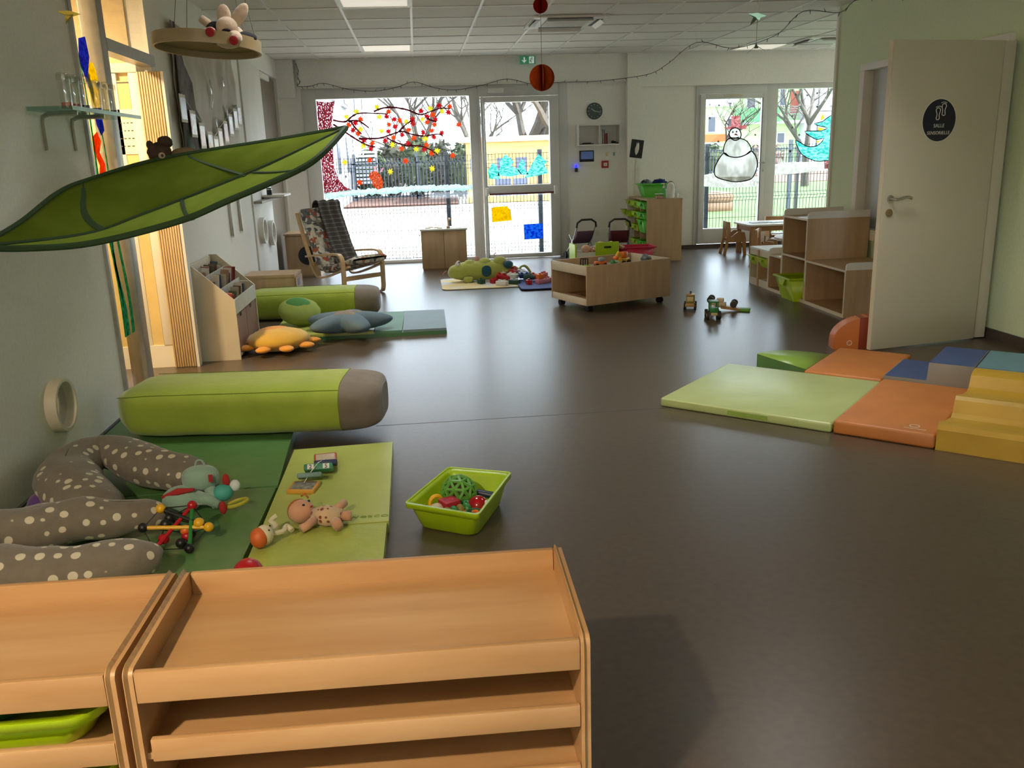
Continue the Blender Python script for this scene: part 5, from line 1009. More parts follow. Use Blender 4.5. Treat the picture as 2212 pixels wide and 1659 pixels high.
t = thing('storage_tub', 'bright green plastic tub full of cloth on top of the tray cabinet', 'tub', (2.93, 11.38, .795)); b = MB(); b.poly([(0, 0, .17), (.38, 0, .17), (.38, .28, .17), (0, .28, .17), (.05, .04, 0), (.33, .04, 0), (.33, .24, 0), (.05, .24, 0)], [(0, 1, 5, 4), (1, 2, 6, 5), (2, 3, 7, 6), (3, 0, 4, 7), (4, 5, 6, 7)]); b.build('tub', limed, t, solid=.005); part('rim', limed, t, (-.02, .40, -.02, .004, .16, .178), (-.02, .40, .276, .30, .16, .178), (-.02, .004, .004, .276, .16, .178), (.376, .40, .004, .276, .16, .178), r=.003)
for i, (x, y, rx, m_, lb) in enumerate(((.27, .14, .10, pm('navy_cloth', '#1f2c66', .95, bump=.5, bscale=20), 'crumpled navy cloth in the green tub'), (.09, .13, .075, pm('grey_cloth', '#7c8488', .95, bump=.5, bscale=20), 'grey and cream cloth in the green tub'))):
    k = thing('folded_cloth', lb, 'cloth', (2.93+x, 11.38+y, .90)); MB().ell((0, 0, .055), (rx, .10, .065), 22, 14, nz=.35, ns=3).build('cloth', m_, k, ang=2)
    if i: MB().ell((-.03, -.02, .09), (.045, .05, .03), 14, 8, nz=.3).build('dark_fold', pm('dark_cloth', '#1c2836', .95), k, ang=2)
t = thing('pump_bottle', 'clear pump bottle on the tray cabinet', 'bottle', (3.13, 11.06, .793)); MB().lathe([(.026, 0), (.028, .01), (.028, .10), (.016, .125), (.012, .135)], 18).build('bottle', glass('bottle_plastic', (.86, .88, .86, 1)), t); MB().lathe([(.014, .13), (.014, .15), (.006, .15), (.006, .185)], 12).build('pump', white, t); part('nozzle', white, t, (-.035, .008, -.007, .007, .18, .193), r=.003)
t = thing('toy_kettle', 'white rounded bin with a dark arch handle on the tray cabinet', 'bin', (3.22, 11.08, .793)); MB().lathe([(.045, 0), (.05, .005), (.056, .10), (.058, .14), (.05, .175), (.03, .20), (0, .21)], 24).build('body', white, t); MB().tube([(-.057*math.cos(a), -.012, .12+.09*math.sin(a)) for a in [PI*i/14 for i in range(15)]], .006, 6).build('handle', darkm, t)
t = thing('small_box', 'small clear box with pink content on the tray cabinet', 'box', (3.02, 11.02, .793)); part('content', pm('peach_soft', '#c99a8c', .8), t, (.005, .09, .005, .06, .003, .035)); part('shell', glass('box_plastic', (.9, .9, .9, 1)), t, (0, .095, 0, .066, 0, .055)); part('lid', white, t, (-.003, .098, -.003, .069, .055, .062), r=.002)
t = thing('small_pot', 'small white lidded pot behind the white bin', 'pot', (3.31, 11.10, .793)); MB().lathe([(.02, 0), (.024, .04), (.02, .045)], 16).build('pot', white, t); MB().lathe([(.026, .045), (.026, .058), (0, .06)], 16).build('lid', white, t)

# ================================================================ DOLL CORNER
t = thing('doll_cot', 'lime green and white doll cot behind the toy table', 'doll bed', (1.86, 10.45, 0), R(4))
for x in (0, .52):
    MB().prism([(0, .02), (.04, .02), (.04, .06), (.26, .06), (.26, .02), (.30, .02), (.30, .29), (.28, .31), (.02, .31), (0, .29)], x, x+.018, 'yz').build('end_board', lime, t)
part('side_rail', white, t, (.018, .52, 0, .014, .12, .21), (.018, .52, .286, .30, .12, .21)); part('base', white, t, (.018, .52, .014, .286, .12, .135)); part('mattress', pm('cot_mattress', '#d8c9c0', .9, bump=.3), t, (.03, .51, .02, .28, .135, .18), r=.015)
part('front_board', lime, t, (.25, .55, -.02, -.004, .16, .33), r=.02); part('hand_slot', darkm, t, (.36, .45, -.0225, -.02, .255, .28), r=.005); part('foot_plate', lime, t, (-.2, .1, -.10, .05, .0, .03), r=.01)
def doll(label, loc, rz, cl):
    k = thing('baby_doll', label, 'doll', loc, rz); sk = pm('doll_skin', '#d3a184', .6); b = MB(); b.ell((0, 0, .055), (.06, .055, .055), 18, 12); b.tube([(.05, 0, .045), (.09, 0, .045), (.18, 0, .045)], [.03, .045, .045], 12)
    b.tube([(.08, .04, .05), (.10, .09, .05), (.07, .13, .06)], [.02, .018, .015], 8); b.tube([(.08, -.04, .05), (.10, -.09, .05), (.06, -.12, .09)], [.02, .018, .015], 8); b.tube([(.17, .02, .04), (.24, .05, .05), (.29, .05, .03)], [.024, .02, .016], 8); b.tube([(.17, -.02, .04), (.24, -.05, .06), (.29, -.05, .03)], [.024, .02, .016], 8)
    b.build('body', sk, k, ang=2); MB().tube([(.065, 0, .047), (.10, 0, .047), (.19, 0, .047)], [.034, .05, .05], 14).build('romper', cl, k, ang=2); return k
doll('baby doll in a grey pink romper lying on the lime doll cot', (2.02, 10.58, .185), R(15), pm('romper_mauve', '#a88a86', .9)); doll('bare baby doll lying across the end of the doll cot', (2.22, 10.66, .21), R(-20), pm('romper_skin', '#cf9f88', .8))
def stroller(label, loc, rz, cm):
    k = thing('doll_stroller', label, 'doll stroller', loc, rz, 'doll strollers by the wall'); b = MB()
    for s in (-.13, .13): b.tube([(s, -.22, .07), (s, .05, .28), (s, .18, .45)], .009, 7); b.tube([(s, .16, .07), (s, -.02, .27), (s, -.10, .33)], .009, 7)
    b.build('frame', steel, k); MB().tube([(-.14, .18, .44), (-.13, .19, .50), (-.07, .19, .54), (.07, .19, .54), (.13, .19, .50), (.14, .18, .44)], .014, 8).build('handle', darkm, k); MB().surf(lambda u, v: (-.12+.24*u, -.18+.34*v, .25-.06*math.sin(PI*v)+.14*v*v), 8, 8).build('seat_sling', cm, k, solid=.008, ang=2); b = MB()
    for s in (-.14, .14):
        for y in (-.22, .16): b.cyl((s-.012, y, .05), (s+.012, y, .05), .05, 16)
    b.build('wheel', darkm, k); return k
stroller('doll stroller with a purple seat and black handle, left one', (2.14, 11.55, 0), R(180+12), pm('purple_sling', '#6a4a63', .9)); stroller('doll stroller with a dark red seat and black handle, right one', (2.62, 11.42, 0), R(180-8), pm('red_sling', '#6b2f38', .9))
t = thing('pink_tray', 'pink red plastic tray on the floor by the tray cabinet', 'tray', (2.42, 10.55, 0)); b = MB(); b.poly([(0, 0, .24), (.46, 0, .24), (.46, .3, .24), (0, .3, .24), (.05, .05, 0), (.41, .05, 0), (.41, .25, 0), (.05, .25, 0)], [(0, 1, 5, 4), (1, 2, 6, 5), (2, 3, 7, 6), (3, 0, 4, 7), (4, 5, 6, 7)]); pk = pm('pink_plastic', '#c92848', .4); b.build('tub', pk, t, solid=.005); part('rim', pk, t, (-.02, .48, -.02, .004, .23, .245), (-.02, .48, .296, .32, .23, .245), (-.02, .004, .004, .296, .23, .245), (.456, .48, .004, .296, .23, .245), r=.003)

# ================================================================ SHELVING ALONG THE GREEN WALL
SXX, DX = 3.45, .58
def openbox(name, label, y0, y1, h, raised, extra=None, inner=maple2, sh=None, low=.0, side=maple):
    t = thing(name, label, 'shelf', (SXX, y0, 0)); w = y1-y0
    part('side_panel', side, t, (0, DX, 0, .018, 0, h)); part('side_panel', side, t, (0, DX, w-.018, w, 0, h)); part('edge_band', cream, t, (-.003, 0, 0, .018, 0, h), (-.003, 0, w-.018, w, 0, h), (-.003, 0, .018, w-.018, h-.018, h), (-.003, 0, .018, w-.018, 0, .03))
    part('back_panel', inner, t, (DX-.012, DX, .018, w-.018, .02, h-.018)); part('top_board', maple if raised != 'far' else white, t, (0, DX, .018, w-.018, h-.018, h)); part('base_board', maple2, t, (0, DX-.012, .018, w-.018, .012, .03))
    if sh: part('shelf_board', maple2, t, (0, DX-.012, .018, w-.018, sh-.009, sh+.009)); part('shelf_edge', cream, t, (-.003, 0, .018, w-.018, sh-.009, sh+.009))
    if raised:
        for yy in ((0, ) if raised == 'near' else (0, w-.016)):
            MB().prism([(0, h), (DX, h), (DX, h+.06), (.03, h+.06), (.008, h+.05), (0, h+.03)], yy-.001, yy+.016, 'xz').build('raised_edge', white, t)
    return t
openbox('cubby_shelf', 'low open maple shelf nearest to the open door', 6.75, 7.51, .395, 'near')
openbox('cubby_shelf', 'tall open maple shelf of two tiers with white raised edges', 7.512, 8.04, .76, 'both', sh=.395)
openbox('cubby_shelf', 'narrow low maple shelf left of the tall one', 8.042, 8.36, .36, 'both')
t = thing('tray_shelf', 'low cream shelf with two columns of lime trays', 'shelf', (SXX, 8.362, 0)); w = .50
part('side_panel', cream, t, (0, DX, 0, .018, 0, .37)); part('side_panel', cream, t, (0, DX, w-.018, w, 0, .37)); part('centre_post', wood('post_maple', '#c2a074', '#b39064', 'z'), t, (-.012, DX, w/2-.018, w/2+.018, 0, .375)); part('top_board', white, t, (-.004, DX, 0, w, .37, .388)); part('front_rail', cream, t, (0, .016, .018, w-.018, .31, .37), (0, .016, .018, w-.018, 0, .075)); part('back_panel', pm('olive_back', '#8b8b4a', .6), t, (DX-.01, DX, .018, w-.018, .02, .37)); part('base_board', cream, t, (.016, DX-.01, .018, w-.018, .06, .075)); part('shelf_board', maple2, t, (.05, DX-.01, .018, w/2-.018, .19, .2))
for i, y0 in enumerate((.022, .272)):
    k = thing('storage_tray', 'lime plastic tray in the low cream shelf, %s of two' % ('right' if i == 0 else 'left'), 'tray', (SXX-.03, 8.362+y0, .21), 0, 'trays in the cream shelf'); w2_ = .206; h = .095; b = MB(); b.poly([(0, 0, h), (.42, 0, h), (.42, w2_, h), (0, w2_, h), (.04, .03, 0), (.40, .03, 0), (.40, w2_-.03, 0), (.04, w2_-.03, 0)], [(0, 1, 5, 4), (1, 2, 6, 5), (2, 3, 7, 6), (3, 0, 4, 7), (4, 5, 6, 7)]); b.build('tub', lime, k, solid=.004); part('rim', lime, k, (-.02, .42, -.004, .01, h-.006, h+.003), (-.02, .42, w2_-.01, w2_+.004, h-.006, h+.003), (-.02, 0, .0105, w2_-.0105, h-.006, h+.003), r=.002); MB().prism([(.04, h), (w2_-.04, h), (w2_-.07, h-.04), (.07, h-.04)], -.014, -.003, 'yz').build('pull', lime, k)
t = thing('storage_bin', 'tall lime plastic bin standing out of the shelf', 'bin', (3.36, 7.56, .032)); h = .215; b = MB(); b.poly([(-.03, 0, h), (.36, 0, h), (.36, .36, h), (-.03, .36, h), (.03, .04, 0), (.33, .04, 0), (.33, .32, 0), (.03, .32, 0)], [(0, 1, 5, 4), (1, 2, 6, 5), (2, 3, 7, 6), (3, 0, 4, 7), (4, 5, 6, 7)]); b.build('tub', lime, t, solid=.005); part('rim', lime, t, (-.05, .38, -.012, .006, h-.01, h+.006), (-.05, .38, .354, .372, h-.01, h+.006), (-.05, -.026, .0065, .3535, h-.01, h+.006), r=.003); MB().prism([(.09, h), (.27, h), (.22, h-.07), (.14, h-.07)], -.045, -.02, 'yz').build('pull', lime, t); t.location.z = .0; t.location.x = 3.37

# ================================================================ DINING CORNER
def toddler_chair(label, loc, rz):
    k = thing('toddler_chair', label, 'chair', loc, rz, 'toddler chairs at the tables')
    for s in (-.15, .13):
        MB().prism([(-.16, 0), (-.12, 0), (-.09, .17), (.09, .17), (.11, 0), (.15, 0), (.14, .21), (.12, .30), (.03, .31), (-.06, .24), (-.075, .44), (-.11, .44), (-.115, .22)], s, s+.02, 'xz').build('side_frame', beech, k, bev=.003)
    part('seat', pm('seat_white', '#d9d4c8', .5), k, (-.09, .13, -.13, .13, .205, .22), r=.003); part('backrest', beech, k, (-.105, -.088, -.13, .13, .33, .44), r=.003); part('front_rail', beech, k, (.10, .12, -.13, .13, .16, .2)); return k
toddler_chair('toddler chair at the left end of the rectangular table', (4.20, 11.42, 0), R(-8)); toddler_chair('toddler chair behind the rectangular table by the window', (5.0, 11.86, 0), R(-95)); toddler_chair('toddler chair with its back to us before the rectangular table', (4.86, 10.80, 0), R(88)); toddler_chair('toddler chair at the left of the round table', (4.12, 10.12, 0), R(-30)); toddler_chair('toddler chair behind the round table', (4.75, 10.45, 0), R(-80))
t = thing('toddler_table', 'rectangular white toddler table with beech legs', 'table', (4.28, 11.05, 0)); MB().prism(rr(0, 1.15, 0, .62, .04), .39, .41).build('top', white, t, bev=.003); part('apron', beech, t, (.05, 1.10, .05, .07, .32, .39), (.05, 1.10, .55, .57, .32, .39), (.05, .07, .07, .55, .32, .39), (1.08, 1.10, .07, .55, .32, .39))
for x in (.04, 1.06):
    for y in (.04, .53): part('leg', beech, t, (x, x+.055, y, y+.055, 0, .39), r=.004)
t = thing('round_table', 'round white toddler table behind the tall shelf', 'table', (4.62, 9.75, 0)); MB().lathe([(0, .345), (.49, .345), (.5, .352), (.5, .366), (.495, .37), (0, .37)], 48).build('top', white, t); MB().lathe([(.40, .27), (.42, .27), (.42, .345), (.40, .345)], 40).build('apron', beech, t)
for a in range(4): MB().cyl((.38*math.cos(a*PI/2+.5), .38*math.sin(a*PI/2+.5), 0), (.38*math.cos(a*PI/2+.5), .38*math.sin(a*PI/2+.5), .345), .028, 14).build('leg', beech, t)
for i, (x, y) in enumerate(((4.42, 11.28), (4.66, 11.22))):
    t = thing('picture_board', 'grey picture board lying on the rectangular toddler table, %s' % ('left' if i == 0 else 'right'), 'board', (x, y, .41), .2*i); part('board', pm('pic_grey', '#8b8d88', .5), t, (0, .2, 0, .16, 0, .006)); part('picture', pm('pic_print', '#c9cbc6', .5, '#8d928c', scale=20), t, (.012, .188, .012, .148, .006, .0075))
t = thing('peg_puzzle', 'wooden peg puzzle on the round table', 'puzzle', (4.25, 9.62, .37), .1); part('board', pm('puzzle_board', '#c8a9a0', .6), t, (0, .3, 0, .2, 0, .01)); b = MB()
for x, y in ((.06, .06), (.15, .13), (.24, .07), (.2, .16), (.09, .15)): b.cyl((x, y, .01), (x, y, .045), .011, 10)
b.build('peg', pm('peg_brown', '#5a4436', .6), t)
for i, (x, m_, lb) in enumerate(((4.96, pm('cup_navy', '#3a3560', .4), 'navy and pink toy cup on the rectangular table'), (5.08, pm('cup_pink', '#d86a6a', .4), 'pink toy cup on the rectangular table'))):
    t = thing('toy_cup', lb, 'cup', (x, 11.45, .41)); MB().lathe([(.035, 0), (.042, .055), (.038, .055), (.032, .006), (0, .006)], 18).build('cup', m_, t); MB().lathe([(.043, .04), (.0435, .054)], 18, cap=False).build('band', pm('cup_band', '#d9a9b0', .5), t, solid=.002)

# ================================================================ WOODEN VEHICLES ON THE FLOOR
vw = wood('toy_wood', '#b58f52', '#a37c40', 'x'); vwl = wood('toy_wood_light', '#d4bd94', '#c4aa7c', 'x'); olv = pm('olive_paint', '#8a8a3c', .5)
def wheels(k, L, w, r, m_, c=(0, 0)):
    for x in (-L, L):
        for y in (-w, w): b = MB(); b.cyl((c[0]+x, y-.010, r), (c[0]+x, y+.010, r), r, 18); o = b.build('wheel', m_, k); MB().cyl((c[0]+x, y-.0115, r), (c[0]+x, y+.0115, r), r*.4, 12).build('hub', vwl, o)
dkw = pm('dark_tyre', '#2e2620', .6)
k = thing('wooden_truck', 'olive wooden toy truck on the floor, left of the three', 'toy vehicle', (2.39, 7.53, 0), R(70)); part('chassis', vw, k, (-.09, .09, -.04, .04, .03, .055), r=.004); part('cab', olv, k, (-.03, .07, -.038, .038, .055, .12), r=.008); part('roof', vw, k, (-.035, .05, -.04, .04, .12, .132), r=.004); part('window', vwl, k, (-.032, -.029, -.026, .026, .075, .112)); MB().lathe([(.008, .13), (.008, .155), (0, .155)], 10, c=(.03, 0, 0)).build('chimney', dkw, k); wheels(k, .055, .045, .03, dkw)
k = thing('wooden_tractor', 'green and pale wooden toy tractor, nearest of the three', 'toy vehicle', (2.43, 7.03, 0), R(80)); part('chassis', vwl, k, (-.08, .09, -.028, .028, .035, .06), r=.004); part('seat_block', grn, k, (-.08, -.02, -.034, .034, .06, .10), r=.006); b = MB()
for x, y in ((-.07, -.03), (-.07, .03), (.02, -.03), (.02, .03)): b.box(x-.005, x+.005, y-.005, y+.005, .06, .145)
b.build('cab_post', grn, k); part('roof', grn, k, (-.08, .03, -.04, .04, .145, .155), r=.003); part('bonnet', vwl, k, (.02, .09, -.025, .025, .06, .095), r=.005); wheels(k, .05, .048, .036, dkw)
k = thing('wooden_racer', 'overturned wooden trailer truck with wheels in the air, right of the three', 'toy vehicle', (2.64, 7.36, 0), R(-25)); part('body', vwl, k, (-.12, .02, -.035, .035, .03, .075), r=.006); MB().prism([(-.02, .02), (.17, .0), (.17, .02), (-.02, .05)], -.035, .035, 'xz').build('ramp', vw, k); part('green_tail', pm('tail_green', '#6fae33', .5), k, (.14, .23, -.04, .04, 0, .025), r=.006); part('block', vwl, k, (-.06, 0, -.03, .03, .075, .11), r=.006); b = MB()
for x, z in ((-.11, .10), (.09, .065)):
    for y in (-.05, .05): b.cyl((x, y-.01, z), (x, y+.01, z), .03, 16)
b.build('wheel', dkw, k)

# ================================================================ SOFT PLAY SET ON THE RIGHT
O = Vector((1.99, 3.93)); U = Vector((.737, -.676)); V_ = Vector((.676, .737)); PA = math.atan2(-.676, .737)
def soft(name, label, u=0, v=0): p = O+u*U+v*V_; return thing(name, label, 'soft play', (p.x, p.y, 0), PA)
t = soft('floor_mat', 'large pale lime square mat of the soft play set'); MB().rbox(-.95, -.004, 0, .95, .0, .05, r=.012, seg=3).build('cover', v_lime2, t); part('zip_tab', pm('lime_tab', '#8fab4c', .5), t, (-.55, -.33, -.0012, .001, .012, .036))
t = soft('floor_mat', 'orange mat in front of the blue steps'); MB().rbox(.004, .472, .0, .952, 0, .07, r=.014, seg=3).build('cover', v_or, t); MB().lathe([(.02, .0705), (.023, .0705)], 24, c=(.36, .10, 0), cap=False).build('printed_logo', paper, t, solid=.001); part('printed_line', paper, t, (.32, .42, .055, .059, .07, .0706))
t = soft('floor_mat', 'orange mat behind the large lime mat'); MB().rbox(-.46, -.004, .96, 1.70, 0, .06, r=.014, seg=3).build('cover', v_or, t)
t = soft('soft_steps', 'two blue topped soft steps with grey sides'); pr = [(.004, 0), (.472, 0), (.472, .19), (.24, .19), (.235, .085), (.004, .085)]
MB().prism(pr, .957, 1.43, 'xz').build('foam_block', v_grey, t, bev=.006); part('tread', v_blue, t, (.01, .232, .962, 1.425, .084, .0875)); part('tread', v_blue, t, (.242, .468, .962, 1.425, .189, .1925))
t = soft('soft_platform', 'grey soft corner platform with a teal top'); MB().rbox(.476, .945, .957, 1.43, 0, .19, r=.008).build('foam_block', v_grey, t); part('top_cover', v_teal, t, (.482, .94, .962, 1.425, .189, .193))
t = soft('wave_ramp', 'yellow wavy soft ramp at the right edge of the photo'); wp = [(0, 0), (.0, .10), (.015, .122), (.05, .128), (.18, .095), (.33, .07), (.37, .085), (.40, .145), (.425, .16), (.46, .158), (.6, .125), (.74, .105), (.79, .12), (.83, .175), (.86, .188), (.95, .19), (.95, 0)]
MB().prism(wp, .476, .945, 'yz').build('foam_block', v_yel, t, ang=.5)
t = thing('soft_wedge', 'green quarter round soft wedge behind the lime mat', 'soft play', (0, 0, 0)); P0, P1, P2 = Vector((2.15, 5.33)), Vector((2.39, 5.115)), Vector((2.73, 5.49)); ctl = Vector((2.42, 5.66)); arc = [(1-s)**2*P0+2*s*(1-s)*ctl+s*s*P2 for s in [i/14 for i in range(15)]]
pts = arc+[P1]; zt = [.085-.075*(i/14)**1.0 for i in range(15)]+[.018]; b = MB(); n = len(pts); b.poly([(p.x, p.y, 0) for p in pts]+[(p.x, p.y, z) for p, z in zip(pts, zt)], [tuple(range(n-1, -1, -1))]+[(i, (i+1) % n, n+(i+1) % n, n+i) for i in range(n)]); b.build('side_skirt', v_green, t)
cx = Vector((2.42, 5.33)); b = MB(); b.poly([(p.x, p.y, z+.001) for p, z in zip(pts, zt)]+[(cx.x, cx.y, .052)], [(i, (i+1) % n, n) for i in range(n)]); b.build('slope_cover', vin('wedge_lime', '#8fb64a'), t, ang=2, solid=.003)
t = thing('soft_quarter_block', 'upright orange quarter disc soft block by the open door', 'soft play', (2.845, 5.685, 0), R(-12)); q = [(0, 0)]+[(.26-.26*math.cos(a), .06+.17*math.sin(a)) for a in [PI/2*i/10 for i in range(11)]]; MB().prism(q+[(.26, 0)], 0, .12, 'xz').build('orange_half', v_or2, t, bev=.006); MB().prism([(.172, 0), (.262, 0), (.262, .232), (.172, .222)], -.003, .123, 'xz').build('red_band', v_redd, t); MB().lathe([(.014, .0), (.018, .0)], 20, M=TM(.11, -.0015, .045) @ SX, cap=False).build('printed_logo', paper, t, solid=.001)
# ================================================================ PLAY MATS ON THE LEFT, NEAR
t = thing('folding_mat', 'near dark green folding floor mat along the left wall', 'mat', (0, 0, 0))
mat_panel(t, [(-1.70, 3.585), (-.675, 3.585), (-.705, 4.20), (-.73, 4.95), (-1.70, 4.95)], 0, .05, v_green, 'panel', .010); mat_panel(t, [(-1.70, 2.20), (-.695, 2.20), (-.69, 2.9), (-.678, 3.57), (-1.70, 3.57)], 0, .05, v_green, 'panel', .010); part('fabric_tag', pm('olive_tag', '#8a8a3a', .7), t, (-.98, -.86, 3.567, 3.5695, .015, .04))
t = thing('folding_mat', 'near lime folding floor mat with an embossed word', 'mat', (0, 0, 0))
mat_panel(t, [(-.668, 3.12), (-.185, 3.12), (-.195, 4.085), (-.668, 4.06)], 0, .05, v_lime, 'panel', .010); mat_panel(t, [(-.672, 2.16), (-.198, 2.16), (-.192, 3.105), (-.672, 3.105)], 0, .05, vin('lime_vinyl_gloss', '#aebb58', '#a5b250', .22, .6), 'panel', .010); text('embossed_word', 'wesco', .046, pm('dark_lime', '#7f9330', .4), t, TM(-.265, 3.165, .0502) @ Matrix.Scale(1.35, 4, (1, 0, 0)), depth=.001)
bolster('near green bolster with a taupe end on the floor mat', (-.91, 4.50, .048), R(-6), 1.36, .48, .27, .48)
# polka dot nursing pillows
pdm = dots('polka_fabric', '#7a7163', '#cfc7ae', 19, .27)
def pillow(label, path, rad, cap=None):
    t = thing('nursing_pillow', label, 'cushion', (0, 0, 0), 0, 'polka dot nursing pillows'); P = catmull(path, 6); n = len(P); rr_ = []
    for i in range(n):
        s = i/(n-1); j = s*(len(rad)-1); a = min(int(j), len(rad)-2); rr_.append(rad[a]+(rad[a+1]-rad[a])*(j-a))
    b = MB(); b.tube(P, rr_, 22, sq=(1.12, .88))
    for v in b.bm.verts: v.co += Vector((noise.noise(v.co*7), noise.noise(v.co*7+Vector((5, 0, 0))), noise.noise(v.co*9)))*.016; v.co.z = max(v.co.z, .055)
    b.build('cover', pdm, t, ang=2); b = MB(); b.tube([p+Vector((0, 0, .80*r)) for p, r in zip(P[2:-2], rr_[2:-2])], .0016, 5)
    b.build('seam', pm('taupe_seam', '#6a6154', .9), t); return t
pillow('polka dot nursing pillow bent into a corner against the wall', [(-.905, 3.49, .12), (-1.0, 3.54, .13), (-1.2, 3.66, .145), (-1.38, 3.80, .165), (-1.485, 3.83, .175), (-1.54, 3.68, .165), (-1.47, 3.46, .15), (-1.30, 3.25, .13), (-1.22, 3.18, .12)], [.025, .075, .095, .085, .075, .105, .115, .10, .03])
pillow('polka dot nursing pillow reaching in from the left edge', [(-1.02, 3.17, .13), (-1.08, 3.15, .135), (-1.25, 3.10, .15), (-1.42, 3.04, .16), (-1.57, 2.95, .17), (-1.60, 2.80, .17), (-1.55, 2.68, .16), (-1.40, 2.665, .16), (-1.2, 2.68, .15), (-1.0, 2.72, .145), (-.925, 2.74, .13)], [.025, .065, .085, .095, .095, .09, .095, .095, .09, .08, .03])
# ================================================================ TOYS ON THE MATS
Zm = .05; gp = pm('plush_mint', '#8fae9c', .95, '#86a593', scale=10, bump=.3, bscale=60, sheen=.4); gr_p = pm('red_felt', '#a92a2a', .9)
t = thing('plush_elephant', 'pale mint plush elephant rattle with red ears and a yellow ring', 'plush toy', (-.95, 3.36, Zm))
b = MB(); b.ell((-.06, 0, .055), (.08, .06, .055), 18, 12); b.ell((.01, .04, .125), (.075, .055, .05), 18, 12, e1=.8); b.tube([(.0, -.01, .06), (.05, -.03, .055), (.09, -.04, .035)], [.03, .022, .018], 10); b.tube([(.03, .04, .10), (.06, 0, .07), (.075, -.03, .02)], [.025, .022, .016], 10); b.build('body', gp, t, ang=2)
for q in (((-.13, -.02, .075), (.0, -.035, .105)), ((-.12, .0, .015), (-.09, -.02, .01))): MB().tube([q[0], (Vector(q[0])+Vector(q[1]))/2+Vector((0, -.01, .01)), q[1]], [.006, .015, .006], 8).build('ear_trim', gr_p, t)
MB().ell((.10, .0, .07), (.04, .035, .035), 14, 10).build('rattle_bell', teal, t); MB().ell((.145, .02, .09), (.022, .02, .025), 14, 10).build('clear_ball', pm('pearl', '#cfd8d8', .1), t)
for p in ((.115, .01, .118), (.105, -.05, .025)): MB().ell(p, (.015, .012, .028), 10, 8).build('red_tab', gr_p, t)
MB().tube([(.155+.042*math.cos(a), -.02+.03*math.sin(a), .03+.01*math.cos(a)) for a in [i*PI/10 for i in range(20)]], .0075, 7, closed=True).build('teether_ring', pm('yellow_teether', '#b9b43c', .4), t); MB().tube(catmull([(-.01, .05, .17), (.0, .05, .195), (.02, .05, .195), (.03, .05, .17)], 4), .004, 6).build('hanging_loop', gp, t); part('label_tag', gr_p, t, (.055, .07, -.018, -.013, .125, .155))
t = thing('bead_frame', 'rod and bead grasping toy in red, yellow, black and green', 'toy', (-.945, 3.03, Zm)); BD = {'a': ((-.06, .04, .135), yel), 'b': ((.05, .05, .135), red), 'c': ((-.115, -.01, .085), darkm), 'd': ((.115, -.01, .07), yel), 'e': ((-.07, -.06, .018), red), 'f': ((.055, -.07, .018), darkm), 'g': ((.03, .06, .02), darkm), 'h': ((-.03, .03, .10), darkm)}
for kx, (p, m_) in BD.items(): MB().ell(p, (.018, .018, .018), 14, 10).build('bead', m_, t)
for p, q, m_ in ((('a', 'd', darkm)), (('b', 'e', red)), (('c', 'd', yel)), (('b', 'f', grn)), (('h', 'g', darkm))): MB().cyl(BD[p][0], BD[q][0], .0075, 8).build('rod', m_, t)
b = MB()
for p, q in ('ab', 'ac', 'bd', 'ce', 'df', 'ef', 'ah', 'hb', 'he', 'fg', 'gd', 'cg', 'hd'): b.cyl(BD[p][0], BD[q][0], .002, 5)
b.build('elastic_cord', darkm, t)
for p, m_ in (((-.045, -.02, .04), red), ((.03, .0, .06), org), ((.035, -.01, .04), red), ((.02, -.04, .028), darkm), ((-.04, .01, .085), darkm), ((.08, .0, .085), yel)): MB().ell(p, (.020, .020, .019), 14, 10).build('bead', m_, t)
t = thing('stacking_toy', 'stack of tilted picture tablets with the numbers 2 and 5', 'toy', (-.535, 3.63, Zm)); nvy, tl2, grn2, rdm = pm('tablet_navy', '#24355e', .5), pm('tablet_teal', '#6e8f88', .5), pm('tablet_green', '#3f8a6a', .5), pm('tablet_red', '#a8503a', .5)
def tab(p, s, rz, m_, tilt=0, face=None):
    M = TM(*p) @ rotM('Z', rz) @ rotM('X', tilt); o = MB().rbox(-s[0], s[0], -s[1], s[1], 0, s[2], r=.006, M=M).build('tablet', m_, t)
    if face: MB().rbox(-s[0]*.82, s[0]*.82, -s[1]*.78, s[1]*.78, s[2]-.001, s[2]+.0012, r=.003, M=M).build('face_print', face, o)
    return M, o
tab((-.02, -.115, .0), (.06, .05, .02), -.2, pm('tablet_yellow', '#d39a3a', .45), .05, pm('print_grey', '#9a9a90', .4, '#5d5d58', scale=40)); tab((.0, -.05, .026), (.052, .03, .022), .05, tl2, -.45); M, o = tab((.03, .02, .03), (.062, .024, .03), .0, grn2, -.65); tab((.055, .09, .028), (.05, .035, .024), .05, nvy, -.45); tab((.045, .17, .02), (.052, .05, .016), .1, rdm, .25, pm('mirror_print', '#c9b9a0', .15))
for bx, s in ((-.032, '2'), (.035, '5')): MB().box(bx-.014, bx+.014, -.0245, -.0238, .004, .026, M=M).build('number_field', paper, o); text('number', s, .026, darkm, o, M @ TM(bx, -.0248, .006) @ SX)
MB().tube([(-.02, -.10, .024), (.005, -.035, .05), (.03, .03, .066), (.05, .10, .055), (.05, .15, .04)], .002, 5).build('cord', paper, t)
